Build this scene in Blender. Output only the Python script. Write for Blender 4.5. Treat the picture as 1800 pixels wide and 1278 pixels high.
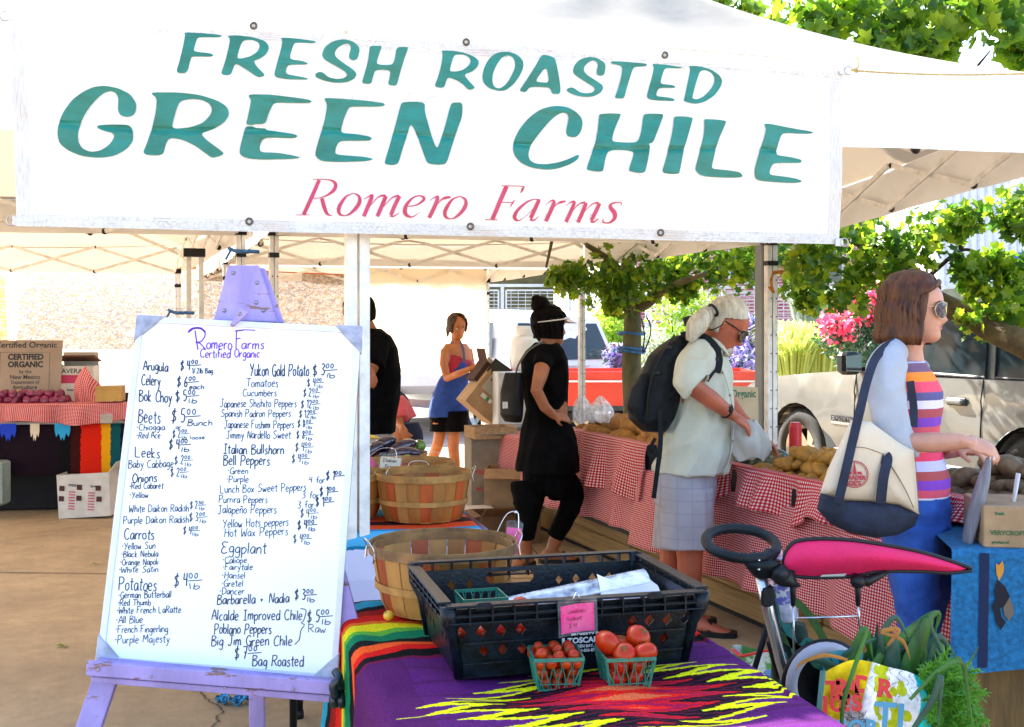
import bpy,bmesh,math,random
import numpy as np
from mathutils import Vector,Matrix,noise
R=math.radians
random.seed(7)
for o in list(bpy.data.objects):bpy.data.objects.remove(o)
SC=bpy.context.scene
COL=SC.collection
# ------------------------------------------------------------ camera, sky, sun, exposure
FPX,EYE,HOR=2000.0,1.47,581.0
cam_data=bpy.data.cameras.new("camera")
cam=bpy.data.objects.new("camera",cam_data);COL.objects.link(cam)
cam.location=(0,0,EYE);cam.rotation_euler=(R(90),0,0)
cam_data.sensor_width=36;cam_data.lens=40
cam_data.shift_y=-58/1800
cam_data.clip_start=.05;cam_data.clip_end=2000
SC.camera=cam
SUN=Vector((-.50,.62,.62)).normalized()
world=bpy.data.worlds.new("World");SC.world=world;world.use_nodes= True
wn=world.node_tree.nodes;wl=world.node_tree.links;wn.clear()
wo=wn.new("ShaderNodeOutputWorld");wb=wn.new("ShaderNodeBackground");sky=wn.new("ShaderNodeTexSky")
sky.sky_type='NISHITA';sky.sun_disc= False
sky.sun_elevation=math.asin(SUN.z);sky.sun_rotation=math.atan2(SUN.x,SUN.y)
sky.air_density=1.0;sky.dust_density=1.6;sky.ozone_density=.8
wb.inputs[1].default_value=.15
wl.new(sky.outputs[0],wb.inputs[0]);wl.new(wb.outputs[0],wo.inputs[0])
sl=bpy.data.lights.new("sun",'SUN');sl.energy=5.0;sl.angle=R(.5);sl.color=(1,.95,.87)
sun=bpy.data.objects.new("sun",sl);COL.objects.link(sun)
sun.rotation_euler=(-SUN).to_track_quat('-Z','Y').to_euler();sun.location=(0,0,20)
vs=SC.view_settings
SC.display_settings.display_device='sRGB'
vs.view_transform='Standard';vs.look='None';vs.exposure=2.4;vs.gamma=1;vs.use_curve_mapping= False
SC.cycles.max_bounces=8;SC.cycles.diffuse_bounces=5;SC.cycles.transparent_max_bounces=12
SC.cycles.use_denoising= True
# ------------------------------------------------------------ helpers
def P(px,py,Y): return Vector(((px-900)/FPX*Y,Y,EYE-(py-HOR)/FPX*Y))
def G(px,py,z=0.0):
 Y=(EYE-z)*FPX/(py-HOR); return P(px,py,Y)
V=Vector
def lin(c): return tuple((x/12.92 if x<=.04045 else ((x+.055)/1.055)**2.4) for x in c)
def hx(s): return lin(tuple(int(s[i:i+2],16)/255 for i in (0,2,4)))
ORIG={}
def thing(name,label,cat,loc=(0,0,0),group= None):
 o=bpy.data.objects.new(name, None);COL.objects.link(o);o.location=loc;o.empty_display_size=.1
 ORIG[o.name]=V(loc);o['label']=label;o['category']=cat
 if group:o['group']=group
 return o
def tag(o,label= None,cat= None,group= None,kind= None):
 if label:o['label']=label
 if cat:o['category']=cat
 if group:o['group']=group
 if kind:o['kind']=kind
 return o
def world_origin(o):
 v=V((0,0,0))
 while o is not None:
  v=v+ORIG.get(o.name,V((0,0,0)));o=o.parent
 return v
def put(o,parent= None,loc= None,rot= None,scale= None):
 """link a mesh object, location given in world metres"""
 COL.objects.link(o)
 w=V(loc) if loc is not None else V((0,0,0))
 if parent is not None:
  o.parent=parent;w0=w-world_origin(parent)
 else:w0=w
 o.location=w0;ORIG[o.name]=w0.copy()
 if rot is not None:o.rotation_euler=rot
 if scale is not None:o.scale=scale if hasattr(scale,'__len__') else (scale,)*3
 return o
class MB:
 def __init__(s):s.v=[];s.f=[];s.m=[];s.uv={}
 def add(s,vs,fs,mi=0,uvs= None):
  n=len(s.v);s.v+=[tuple(p) for p in vs]
  for f in fs:s.f.append(tuple(i+n for i in f));s.m.append(mi)
  if uvs is not None:
   for i,u in enumerate(uvs):s.uv[n+i]=u
  return s
 def box(s,c,sz,rot= None,mi=0,taper=1.0,bev=0):
  hx_,hy_,hz_=[a/2 for a in sz];c=V(c)
  M=rot if isinstance(rot,Matrix) else (Matrix.Rotation(rot,3,'Z') if rot else Matrix.Identity(3))
  if bev:
   b=min(bev,hx_*.9,hy_*.9,hz_*.9);pts=[]
   for z,q in ((-hz_,b),(-hz_+b,0),(hz_-b,0),(hz_,b)):
    t=taper if z>0 else 1
    x,y=(hx_-q)*t,(hy_-q)*t;e=b
    for (a,d) in ((x,-y+e),(x,y-e),(x-e,y),(-x+e,y),(-x,y-e),(-x,-y+e),(-x+e,-y),(x-e,-y)):pts.append(c+M@V((a,d,z)))
   fs=[]
   for k in range(3):
    for i in range(8):fs.append((k*8+i,k*8+(i+1)%8,k*8+8+(i+1)%8,k*8+8+i))
   fs.append(tuple(range(7,-1,-1)));fs.append(tuple(range(24,32)))
   return s.add(pts,fs,mi)
  pts=[]
  for z in (-hz_,hz_):
   t=taper if z>0 else 1
   for (x,y) in ((-1,-1),(1,-1),(1,1),(-1,1)):pts.append(c+M@V((x*hx_*t,y*hy_*t,z)))
  return s.add(pts,[(3,2,1,0),(4,5,6,7),(0,1,5,4),(1,2,6,5),(2,3,7,6),(3,0,4,7)],mi)
 def beam(s,a,b,w,h,mi=0,up=(0,0,1)):
  a,b=V(a),V(b);d=(b-a);L=d.length;d.normalize();u=V(up)
  if abs(d.dot(u))>.98:u=V((0,1,0)) if abs(d.y)<.9 else V((1,0,0))
  x=d.cross(u).normalized();y=x.cross(d)
  M=Matrix((x,d,y)).transposed()
  return s.box((a+b)/2,(w,L,h),M,mi)
 def tube(s,pts,r,n=8,closed= False,mi=0,caps= True,flat=1.0):
  pts=[V(p) for p in pts];k=len(pts);rr=r if hasattr(r,'__len__') else [r]*k
  base=len(s.v);out=[];fs=[]
  prev= None
  for i,p in enumerate(pts):
   if closed:t=pts[(i+1)%k]-pts[i-1]
   else:t=pts[min(i+1,k-1)]-pts[max(i-1,0)]
   if t.length<1e-9:t=V((0,0,1))
   t.normalize()
   if prev is None:
    a=V((0,0,1)) if abs(t.z)<.9 else V((1,0,0))
    x=t.cross(a).normalized()
   else:
    x=prev-t*prev.dot(t)
    x=x.normalized() if x.length>1e-6 else t.orthogonal().normalized()
   prev=x;y=t.cross(x)
   for j in range(n):
    an=2*math.pi*j/n;out.append(p+(x*math.cos(an)+y*math.sin(an)*flat)*rr[i])
  m=k if closed else k-1
  for i in range(m):
   for j in range(n):
    a=i*n+j;b=i*n+(j+1)%n;c=((i+1)%k)*n+(j+1)%n;d=((i+1)%k)*n+j
    fs.append((a,b,c,d))
  if caps and not closed:fs.append(tuple(range(n-1,-1,-1)));fs.append(tuple((k-1)*n+j for j in range(n)))
  return s.add(out,fs,mi)
 def lathe(s,prof,n=24,c=(0,0,0),M= None,mi=0,squash=1.0,caps= True):
  c=V(c);out=[];fs=[];k=len(prof)
  for (r,z) in prof:
   for j in range(n):
    a=2*math.pi*j/n;q=V((r*math.cos(a),r*math.sin(a)*squash,z));out.append(c+(M@q if M else q))
  for i in range(k-1):
   for j in range(n):fs.append((i*n+j,i*n+(j+1)%n,(i+1)*n+(j+1)%n,(i+1)*n+j))
  if caps and prof[0][0]>1e-4:fs.append(tuple(range(n-1,-1,-1)))
  if caps and prof[-1][0]>1e-4:fs.append(tuple((k-1)*n+j for j in range(n)))
  return s.add(out,fs,mi)
 def ball(s,c,r,n=12,k=8,mi=0,M= None):
  rx,ry,rz=r if hasattr(r,'__len__') else (r,r,r);c=V(c);out=[];fs=[]
  for i in range(k+1):
   th=math.pi*i/k
   for j in range(n):
    a=2*math.pi*j/n;q=V((rx*math.sin(th)*math.cos(a),ry*math.sin(th)*math.sin(a),-rz*math.cos(th)))
    out.append(c+(M@q if M else q))
  for i in range(k):
   for j in range(n):fs.append((i*n+j,i*n+(j+1)%n,(i+1)*n+(j+1)%n,(i+1)*n+j))
  return s.add(out,fs,mi)
 def grid(s,fn,nu,nv,mi=0,uvs=(1,1),wrap= False):
  out=[];uv=[]
  for j in range(nv+1):
   for i in range(nu+1):
    u,v=i/nu,j/nv;out.append(fn(u,v));uv.append((u*uvs[0],v*uvs[1]))
  fs=[(j*(nu+1)+i,j*(nu+1)+i+1,(j+1)*(nu+1)+i+1,(j+1)*(nu+1)+i) for j in range(nv) for i in range(nu)]
  return s.add(out,fs,mi,uv)
 def prism(s,poly,depth,M,mi=0):
  """poly: 2-D outline, extruded along local z by depth"""
  n=len(poly);out=[M@V((x,y,0)) for x,y in poly]+[M@V((x,y,depth)) for x,y in poly]
  fs=[tuple(range(n-1,-1,-1)),tuple(range(n,2*n))]+[(i,(i+1)%n,n+(i+1)%n,n+i) for i in range(n)]
  return s.add(out,fs,mi)
 def loft(s,rings,n=20,mi=0,pw=2.0):
  """rings: (centre, forward radius, side radius, forward dir[, up tilt])"""
  out=[];fs=[];k=len(rings)
  for rg in rings:
   c,rf,rs,f=rg[:4];c=V(c);f=V(f).normalized();sd=V((f.y,-f.x,0)).normalized() if len(rg)<5 else V(rg[4]).normalized()
   for j in range(n):
    a=2*math.pi*j/n;ca,sa=math.cos(a),math.sin(a)
    q=(abs(ca)**pw+abs(sa)**pw)**(-1/pw)
    out.append(c+f*(rf*ca*q)+sd*(rs*sa*q))
  for i in range(k-1):
   for j in range(n):fs.append((i*n+j,i*n+(j+1)%n,(i+1)*n+(j+1)%n,(i+1)*n+j))
  fs.append(tuple(range(n-1,-1,-1)));fs.append(tuple((k-1)*n+j for j in range(n)))
  return s.add(out,fs,mi)
 def mesh(s,name,mats,origin=(0,0,0),smooth= False):
  me=bpy.data.meshes.new(name);o=V(origin)
  me.from_pydata([(p[0]-o.x,p[1]-o.y,p[2]-o.z) for p in s.v],[],s.f)
  for m in (mats if isinstance(mats,(list,tuple)) else [mats]):me.materials.append(m)
  if any(s.m):me.polygons.foreach_set('material_index',s.m)
  if smooth:me.polygons.foreach_set('use_smooth',[ True]*len(s.f))
  if s.uv:
   ul=me.uv_layers.new(name='uv');arr=np.zeros((len(me.loops),2));vi=np.zeros(len(me.loops),dtype=np.int32)
   me.loops.foreach_get('vertex_index',vi)
   tab=np.zeros((len(s.v),2))
   for k_,u in s.uv.items():tab[k_]=u
   ul.data.foreach_set('uv',tab[vi].ravel())
  me.update(); return me
 def build(s,name,mats,parent= None,smooth= False,loc= None,**kw):
  """vertices are in world metres; origin = loc or parent's origin"""
  if loc is None:loc=world_origin(parent) if parent is not None else V((0,0,0))
  me=s.mesh(name,mats,loc,smooth)
  o=bpy.data.objects.new(name,me);put(o,parent,loc)
  if 'bevel' in kw:bevel(o,kw['bevel'])
  return o
def auto_smooth(o,ang=40):
 me=o.data
 me.polygons.foreach_set('use_smooth',[ True]*len(me.polygons))
 bm=bmesh.new();bm.from_mesh(me);ca=math.radians(ang)
 for e in bm.edges:
  if len(e.link_faces)==2:
   try:e.smooth=e.calc_face_angle(0)<ca
   except Exception: pass
 bm.to_mesh(me);bm.free(); return o
def bevel(o,w,seg=2):
 m=o.modifiers.new('bevel','BEVEL');m.width=w;m.segments=seg;m.limit_method='ANGLE'; return o
def apply_mods(o):
 dg=bpy.context.evaluated_depsgraph_get();dg.update()
 me=bpy.data.meshes.new_from_object(o.evaluated_get(dg));old=o.data;o.modifiers.clear();o.data=me
 if old.users==0:bpy.data.meshes.remove(old)
 return o
def fuse(mb,name,mat_,parent= None,voxel=.006,smooth=6,loc= None,fold= None):
 """union of overlapping closed shapes into one continuous skin"""
 o=mb.build(name,mat_,parent,loc=loc)
 m=o.modifiers.new('r','REMESH');m.mode='VOXEL';m.voxel_size=voxel;m.use_smooth_shade= True
 if smooth:
  q=o.modifiers.new('s','SMOOTH');q.factor=.5;q.iterations=smooth
 apply_mods(o)
 if fold:folds(o,*fold)
 me=o.data;me.polygons.foreach_set('use_smooth',[ True]*len(me.polygons))
 return o
def folds(o,amp,freq,direction=(0,0,1),seed=0):
 """cloth wrinkles: ridged noise stretched across a direction, pushed along the normals"""
 me=o.data;n=len(me.vertices)
 co=np.zeros(n*3);me.vertices.foreach_get('co',co);co=co.reshape(-1,3)
 no=np.zeros(n*3);me.vertices.foreach_get('normal',no);no=no.reshape(-1,3)
 d=V(direction).normalized();a=d.orthogonal().normalized();b=d.cross(a)
 h=np.zeros(n)
 for i in range(n):
  p=V(co[i]);q=V((p.dot(d)*.35,p.dot(a),p.dot(b)))*freq+V((seed,seed*2.3,0))
  h[i]=(1-abs(noise.noise(q)))**2+.4*noise.noise(q*2.3)
 h-=h.mean()
 co+=no*(h*amp)[:, None]
 me.vertices.foreach_set('co',co.ravel());me.update()
def spline(pts,n=6,closed= False):
 pts=[V(p) for p in pts];k=len(pts);out=[]
 for i in range(k if closed else k-1):
  if closed:a,b,c,d=pts[(i-1)%k],pts[i],pts[(i+1)%k],pts[(i+2)%k]
  else:a,b,c,d=pts[max(i-1,0)],pts[i],pts[i+1],pts[min(i+2,k-1)]
  for j in range(n):
   t=j/n;out.append(.5*((2*b)+(c-a)*t+(2*a-5*b+4*c-d)*t*t+(3*b-a-3*c+d)*t**3))
 if not closed:out.append(pts[-1])
 return out
def spl(vals,n):
 """smooth interpolation of numbers (keeps step with spline())"""
 return [p.x for p in spline([V((v,0,0)) for v in vals],n)]
def copy_obj(o,parent= None,loc= None,rot= None,scale= None):
 c=o.copy()
 return put(c,parent,loc,rot,scale)
# ------------------------------------------------------------ materials
MATS={}
def mat(name,col,rough=.6,var=.12,vs=6.0,bump=.0,bs=80.0,metal=0.0,trans=0.0,tcol= None,spec=.5,coat=0.0,stretch=(1,1,1),col2= None,sharp= False,coord='Object',sheen=0.0):
 if name in MATS: return MATS[name]
 m=bpy.data.materials.new(name);MATS[name]=m;m.use_nodes= True
 nt=m.node_tree;N=nt.nodes;L=nt.links;b=N['Principled BSDF'];out=N['Material Output']
 if isinstance(col,str):col=hx(col)
 if isinstance(col2,str):col2=hx(col2)
 b.inputs['Roughness'].default_value=rough;b.inputs['Metallic'].default_value=metal
 b.inputs['Specular IOR Level'].default_value=spec;b.inputs['Coat Weight'].default_value=coat
 if sheen:b.inputs['Sheen Weight'].default_value=sheen
 tc=N.new('ShaderNodeTexCoord');mp=N.new('ShaderNodeMapping');mp.inputs['Scale'].default_value=stretch
 L.new(tc.outputs[coord],mp.inputs[0])
 nz=N.new('ShaderNodeTexNoise');nz.inputs['Scale'].default_value=vs;nz.inputs['Detail'].default_value=6;nz.inputs['Roughness'].default_value=.62
 L.new(mp.outputs[0],nz.inputs['Vector'])
 rp=N.new('ShaderNodeValToRGB')
 lo=tuple(max(0,c*(1-var*1.6)) for c in col);hi=tuple(min(1,c*(1+var)) for c in col)
 if col2 is not None:lo=tuple(col2);hi=tuple(col)
 rp.color_ramp.elements[0].color=(*lo,1);rp.color_ramp.elements[1].color=(*hi,1)
 rp.color_ramp.elements[0].position=.35 if not sharp else .47;rp.color_ramp.elements[1].position=.65 if not sharp else .53
 L.new(nz.outputs[0],rp.inputs[0]);L.new(rp.outputs[0],b.inputs['Base Color'])
 if bump:
  n2=N.new('ShaderNodeTexNoise');n2.inputs['Scale'].default_value=bs;n2.inputs['Detail'].default_value=5
  L.new(mp.outputs[0],n2.inputs['Vector'])
  bp=N.new('ShaderNodeBump');bp.inputs['Strength'].default_value=min(1,bump);bp.inputs['Distance'].default_value=.01
  L.new(n2.outputs[0],bp.inputs['Height']);L.new(bp.outputs[0],b.inputs['Normal'])
 if trans:
  t=N.new('ShaderNodeBsdfTranslucent');mx=N.new('ShaderNodeMixShader');mx.inputs[0].default_value=trans
  if tcol is None:L.new(rp.outputs[0],t.inputs[0])
  else:t.inputs[0].default_value=(*(hx(tcol) if isinstance(tcol,str) else tcol),1)
  L.new(b.outputs[0],mx.inputs[1]);L.new(t.outputs[0],mx.inputs[2]);L.new(mx.outputs[0],out.inputs[0])
 return m
def glassy(name,col=(1,1,1),alpha=.25,rough=.1,trans=.0):
 if name in MATS: return MATS[name]
 m=bpy.data.materials.new(name);MATS[name]=m;m.use_nodes= True
 N=m.node_tree.nodes;L=m.node_tree.links;b=N['Principled BSDF']
 b.inputs['Base Color'].default_value=(*col,1);b.inputs['Roughness'].default_value=rough
 nz=N.new('ShaderNodeTexNoise');nz.inputs['Scale'].default_value=30;rp=N.new('ShaderNodeMapRange')
 rp.inputs['From Min'].default_value=.35;rp.inputs['From Max'].default_value=.65;rp.inputs['To Min'].default_value=alpha*.5;rp.inputs['To Max'].default_value=min(1,alpha*1.6)
 tc=N.new('ShaderNodeTexCoord');L.new(tc.outputs['Object'],nz.inputs[0]);L.new(nz.outputs[0],rp.inputs[0]);L.new(rp.outputs[0],b.inputs['Alpha'])
 return m
def gingham(name,red='c0142c',period=.018):
 if name in MATS: return MATS[name]
 m=bpy.data.materials.new(name);MATS[name]=m;m.use_nodes= True
 N=m.node_tree.nodes;L=m.node_tree.links;b=N['Principled BSDF'];b.inputs['Roughness'].default_value=.85
 b.inputs['Specular IOR Level'].default_value=.15
 tc=N.new('ShaderNodeTexCoord');sp=N.new('ShaderNodeSeparateXYZ');L.new(tc.outputs['UV'],sp.inputs[0])
 o=[]
 for i in (0,1):
  a=N.new('ShaderNodeMath');a.operation='DIVIDE';a.inputs[1].default_value=period;L.new(sp.outputs[i],a.inputs[0])
  f=N.new('ShaderNodeMath');f.operation='FRACT';L.new(a.outputs[0],f.inputs[0])
  g=N.new('ShaderNodeMath');g.operation='GREATER_THAN';g.inputs[1].default_value=.45;L.new(f.outputs[0],g.inputs[0]);o.append(g)
 s=N.new('ShaderNodeMath');s.operation='ADD';L.new(o[0].outputs[0],s.inputs[0]);L.new(o[1].outputs[0],s.inputs[1])
 h=N.new('ShaderNodeMath');h.operation='MULTIPLY';h.inputs[1].default_value=.5;L.new(s.outputs[0],h.inputs[0])
 rp=N.new('ShaderNodeValToRGB');e=rp.color_ramp.elements
 c=hx(red);e[0].color=(.85,.80,.78,1);e[1].color=(*c,1);e2=e.new(.5);e2.color=(*[.35*.8+.65*x for x in c],1);e2.color=(c[0]*.9+.05,c[1]*.6+.12,c[2]*.6+.13,1)
 L.new(h.outputs[0],rp.inputs[0]);L.new(rp.outputs[0],b.inputs['Base Color'])
 t=N.new('ShaderNodeBsdfTranslucent');mx=N.new('ShaderNodeMixShader');mx.inputs[0].default_value=.2
 L.new(rp.outputs[0],t.inputs[0]);L.new(b.outputs[0],mx.inputs[1]);L.new(t.outputs[0],mx.inputs[2]);L.new(mx.outputs[0],N['Material Output'].inputs[0])
 return m
def bands(name,stops,axis=2,rough=.8,coord='Object',trans=0,fuzz=.02,fs=40.0,lo=0.0,hi=1.0,bump=.2):
 """printed / woven stripes: constant colour ramp along one axis of the thing's own coordinates, from lo to hi"""
 if name in MATS: return MATS[name]
 m=bpy.data.materials.new(name);MATS[name]=m;m.use_nodes= True
 N=m.node_tree.nodes;L=m.node_tree.links;b=N['Principled BSDF'];b.inputs['Roughness'].default_value=rough;b.inputs['Specular IOR Level'].default_value=.15
 tc=N.new('ShaderNodeTexCoord');sp=N.new('ShaderNodeSeparateXYZ');L.new(tc.outputs[coord],sp.inputs[0])
 nz=N.new('ShaderNodeTexNoise');nz.inputs['Scale'].default_value=fs;L.new(tc.outputs[coord],nz.inputs[0])
 mr=N.new('ShaderNodeMapRange');mr.inputs['From Min'].default_value=lo;mr.inputs['From Max'].default_value=hi
 a=N.new('ShaderNodeMath');a.operation='MULTIPLY_ADD';a.inputs[1].default_value=fuzz;L.new(nz.outputs[0],a.inputs[0]);L.new(sp.outputs[axis],a.inputs[2])
 L.new(a.outputs[0],mr.inputs[0]);rp=N.new('ShaderNodeValToRGB');rp.color_ramp.interpolation='CONSTANT';e=rp.color_ramp.elements
 for i,(p,c) in enumerate(stops):
  c=hx(c) if isinstance(c,str) else c
  if i<2:e[i].position=p;e[i].color=(*c,1)
  else:q=e.new(p);q.color=(*c,1)
 L.new(mr.outputs[0],rp.inputs[0]);L.new(rp.outputs[0],b.inputs['Base Color'])
 n2=N.new('ShaderNodeTexNoise');n2.inputs['Scale'].default_value=300;L.new(tc.outputs[coord],n2.inputs[0])
 bp=N.new('ShaderNodeBump');bp.inputs['Strength'].default_value=bump;bp.inputs['Distance'].default_value=.005;L.new(n2.outputs[0],bp.inputs['Height']);L.new(bp.outputs[0],b.inputs['Normal'])
 return m
def attr_mat(name,attr='col',rough=.9,bump=.5,bs=260):
 if name in MATS: return MATS[name]
 m=bpy.data.materials.new(name);MATS[name]=m;m.use_nodes= True
 N=m.node_tree.nodes;L=m.node_tree.links;b=N['Principled BSDF'];b.inputs['Roughness'].default_value=rough;b.inputs['Specular IOR Level'].default_value=.1
 a=N.new('ShaderNodeAttribute');a.attribute_name=attr
 tc=N.new('ShaderNodeTexCoord');n2=N.new('ShaderNodeTexNoise');n2.inputs['Scale'].default_value=bs;n2.inputs['Detail'].default_value=3;L.new(tc.outputs['Object'],n2.inputs[0])
 hs=N.new('ShaderNodeHueSaturation');mr=N.new('ShaderNodeMapRange');mr.inputs['From Min'].default_value=.3;mr.inputs['From Max'].default_value=.7;mr.inputs['To Min'].default_value=.65;mr.inputs['To Max'].default_value=1.25
 L.new(n2.outputs[0],mr.inputs[0]);L.new(mr.outputs[0],hs.inputs['Value']);L.new(a.outputs[0],hs.inputs['Color']);L.new(hs.outputs[0],b.inputs['Base Color'])
 bp=N.new('ShaderNodeBump');bp.inputs['Strength'].default_value=bump;bp.inputs['Distance'].default_value=.006;L.new(n2.outputs[0],bp.inputs['Height']);L.new(bp.outputs[0],b.inputs['Normal'])
 return m
def leaf_mat(name,cols,trans=.5,rough=.45):
 if name in MATS: return MATS[name]
 m=bpy.data.materials.new(name);MATS[name]=m;m.use_nodes= True
 N=m.node_tree.nodes;L=m.node_tree.links;b=N['Principled BSDF'];b.inputs['Roughness'].default_value=rough
 g=N.new('ShaderNodeNewGeometry');tc=N.new('ShaderNodeTexCoord');nz=N.new('ShaderNodeTexNoise');nz.inputs['Scale'].default_value=3
 L.new(tc.outputs['Object'],nz.inputs[0])
 ad=N.new('ShaderNodeMath');ad.operation='MULTIPLY_ADD';ad.inputs[1].default_value=.6;L.new(g.outputs['Random Per Island'],ad.inputs[0])
 s2=N.new('ShaderNodeMath');s2.operation='MULTIPLY';s2.inputs[1].default_value=.5;L.new(nz.outputs[0],s2.inputs[0]);L.new(s2.outputs[0],ad.inputs[2])
 rp=N.new('ShaderNodeValToRGB');e=rp.color_ramp.elements
 for i,c in enumerate(cols):
  p=i/(len(cols)-1)
  if i<2:e[i].position=p;e[i].color=(*c,1)
  else:q=e.new(p);q.color=(*c,1)
 L.new(ad.outputs[0],rp.inputs[0]);L.new(rp.outputs[0],b.inputs['Base Color'])
 t=N.new('ShaderNodeBsdfTranslucent');mx=N.new('ShaderNodeMixShader');mx.inputs[0].default_value=trans
 hs=N.new('ShaderNodeHueSaturation');hs.inputs['Hue'].default_value=.485;hs.inputs['Value'].default_value=2.2;L.new(rp.outputs[0],hs.inputs['Color'])
 L.new(hs.outputs[0],t.inputs[0]);L.new(b.outputs[0],mx.inputs[1]);L.new(t.outputs[0],mx.inputs[2]);L.new(mx.outputs[0],N['Material Output'].inputs[0])
 return m
M_white=mat('white_vinyl',(.8,.8,.8),rough=.5,var=.03,vs=3,bump=.15,bs=12)
M_frame=mat('white_enamel_frame',(.72,.71,.68),rough=.4,var=.12,vs=14,bump=.05,bs=60)
M_black=mat('black_plastic',(.007,.008,.010),rough=.45,var=.2,vs=20,spec=.3)
M_rubber=mat('black_rubber',(.014,.014,.015),rough=.8,var=.2,vs=20)
M_chrome=mat('steel_wire',(.6,.6,.6),rough=.25,metal=1,var=.05)
M_card=mat('brown_cardboard',(.32,.2,.105),rough=.9,var=.12,vs=9,bump=.1,bs=200)
M_cardw=mat('white_cardboard',(.6,.57,.53),rough=.85,var=.08,vs=9)
M_ink=mat('black_ink',(.012,.012,.02),rough=.5,var=.0)
M_red=mat('red_ink',(.6,.02,.03),rough=.5,var=.0)
M_green=mat('green_ink',(.03,.22,.08),rough=.5,var=.0)
M_ging=gingham('red_gingham','d0101c')
M_ging2=gingham('red_gingham_dense','c41420',.015)
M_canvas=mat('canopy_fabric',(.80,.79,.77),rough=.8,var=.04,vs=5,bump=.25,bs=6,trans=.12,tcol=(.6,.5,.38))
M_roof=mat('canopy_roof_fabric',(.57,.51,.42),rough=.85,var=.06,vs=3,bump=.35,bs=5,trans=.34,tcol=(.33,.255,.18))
def text(s,size,M,mats,name,parent,ext=.0006,bold=0.0,align='LEFT',shear=0,sx=1.0,track=1.0):
 """printed words built as thin raised ink with the built-in typeface"""
 cu=bpy.data.curves.new(name,'FONT');cu.body=s;cu.size=size;cu.extrude=ext;cu.offset=bold;cu.align_x=align;cu.shear=shear
 cu.space_character=track;cu.resolution_u=3
 t=bpy.data.objects.new('tmp',cu);COL.objects.link(t)
 dg=bpy.context.evaluated_depsgraph_get();me=bpy.data.meshes.new_from_object(t.evaluated_get(dg));bpy.data.objects.remove(t)
 S=M@Matrix.Diagonal((sx,1,1,1));me.transform(S)
 o0=world_origin(parent) if parent is not None else V((0,0,0));me.transform(Matrix.Translation(-o0))
 me.name=name;me.materials.clear();me.materials.append(mats)
 o=bpy.data.objects.new(name,me);put(o,parent,o0); return o
def frame_m(o,x,y):
 """4x4 from origin, x direction, y direction (text plane)"""
 x=V(x).normalized();y=V(y);y=(y-x*y.dot(x)).normalized();z=x.cross(y)
 M=Matrix((x,y,z)).transposed().to_4x4();M.translation=V(o); return M
# ------------------------------------------------------------ ground
U1=V((.940,.342,0));U2=V((.345,-.939,0)).normalized()
g=MB();g.add([(-150,-20,0),(150,-20,0),(150,400,0),(-150,400,0)],[(0,1,2,3)])
def concrete():
 m=mat('tan_concrete',(.46,.325,.185),rough=.85,var=.14,vs=1.1,bump=.25,bs=140)
 N=m.node_tree.nodes;L=m.node_tree.links;b=N['Principled BSDF'];rp=[n for n in N if n.type=='VALTORGB'][0]
 tc=N.new('ShaderNodeTexCoord');n3=N.new('ShaderNodeTexNoise');n3.inputs['Scale'].default_value=9;n3.inputs['Detail'].default_value=8;n3.inputs['Roughness'].default_value=.75
 L.new(tc.outputs['Object'],n3.inputs[0]);mr=N.new('ShaderNodeMapRange');mr.inputs['From Min'].default_value=.25;mr.inputs['From Max'].default_value=.75;mr.inputs['To Min'].default_value=.72;mr.inputs['To Max'].default_value=1.15
 L.new(n3.outputs[0],mr.inputs[0]);hs=N.new('ShaderNodeHueSaturation');vo=N.new('ShaderNodeTexVoronoi');vo.inputs['Scale'].default_value=55;L.new(tc.outputs['Object'],vo.inputs[0]);v2=N.new('ShaderNodeTexNoise');v2.inputs['Scale'].default_value=3;L.new(tc.outputs['Object'],v2.inputs[0])
 g1=N.new('ShaderNodeMath');g1.operation='MULTIPLY';g1.inputs[1].default_value=.22;L.new(v2.outputs[0],g1.inputs[0]);g2=N.new('ShaderNodeMath');g2.operation='LESS_THAN';L.new(vo.outputs['Distance'],g2.inputs[0]);L.new(g1.outputs[0],g2.inputs[1])
 g3=N.new('ShaderNodeMath');g3.operation='MULTIPLY_ADD';g3.inputs[1].default_value=-.22;L.new(g2.outputs[0],g3.inputs[0]);L.new(mr.outputs[0],g3.inputs[2]);L.new(g3.outputs[0],hs.inputs['Value']);L.new(rp.outputs[0],hs.inputs['Color']);L.new(hs.outputs[0],b.inputs['Base Color'])
 return m
ground=g.build('ground',concrete());tag(ground,kind='structure')
M_groove=mat('joint_filler',(.12,.085,.055),rough=.95,var=.2,vs=30)
jm=MB()
a0=G(0,1007);b0=G(180,1009);d=(b0-a0).normalized()
def strip(mb,pts,w,z=.004,up=.0):
 pts=[V((p[0],p[1],z)) for p in pts]
 for i in range(len(pts)-1):
  t=(pts[i+1]-pts[i]).normalized();s=V((-t.y,t.x,0))*w/2
  mb.add([pts[i]-s,pts[i+1]-s,pts[i+1]+s,pts[i]+s],[(0,1,2,3)])
strip(jm,[a0-d*6,a0+d*14],.012)
strip(jm,[a0+V((0,4,0))-d*6,a0+V((0,4,0))+d*14],.012)
c0=a0+V((-1.3,0,0));strip(jm,[c0+V((-1.1,3,0)),c0,c0+V((1,-2.7,0))],.012)
strip(jm,[G(905,935),G(1000,1030),G(1030,1200)],.01)
j=jm.build('pavement_joint',M_groove);tag(j,kind='structure')
cr=MB();cp=[(342,1218),(352,1212),(360,1225),(368,1236),(385,1241),(393,1253),(380,1262),(384,1270),(370,1280),(362,1296)]
pts=[]
for k in range(len(cp)-1):
 a,b=G(*cp[k]),G(*cp[k+1])
 for q in range(3):pts.append(a.lerp(b,q/3)+V((random.uniform(-.006,.006),random.uniform(-.006,.006),0)))
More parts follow.
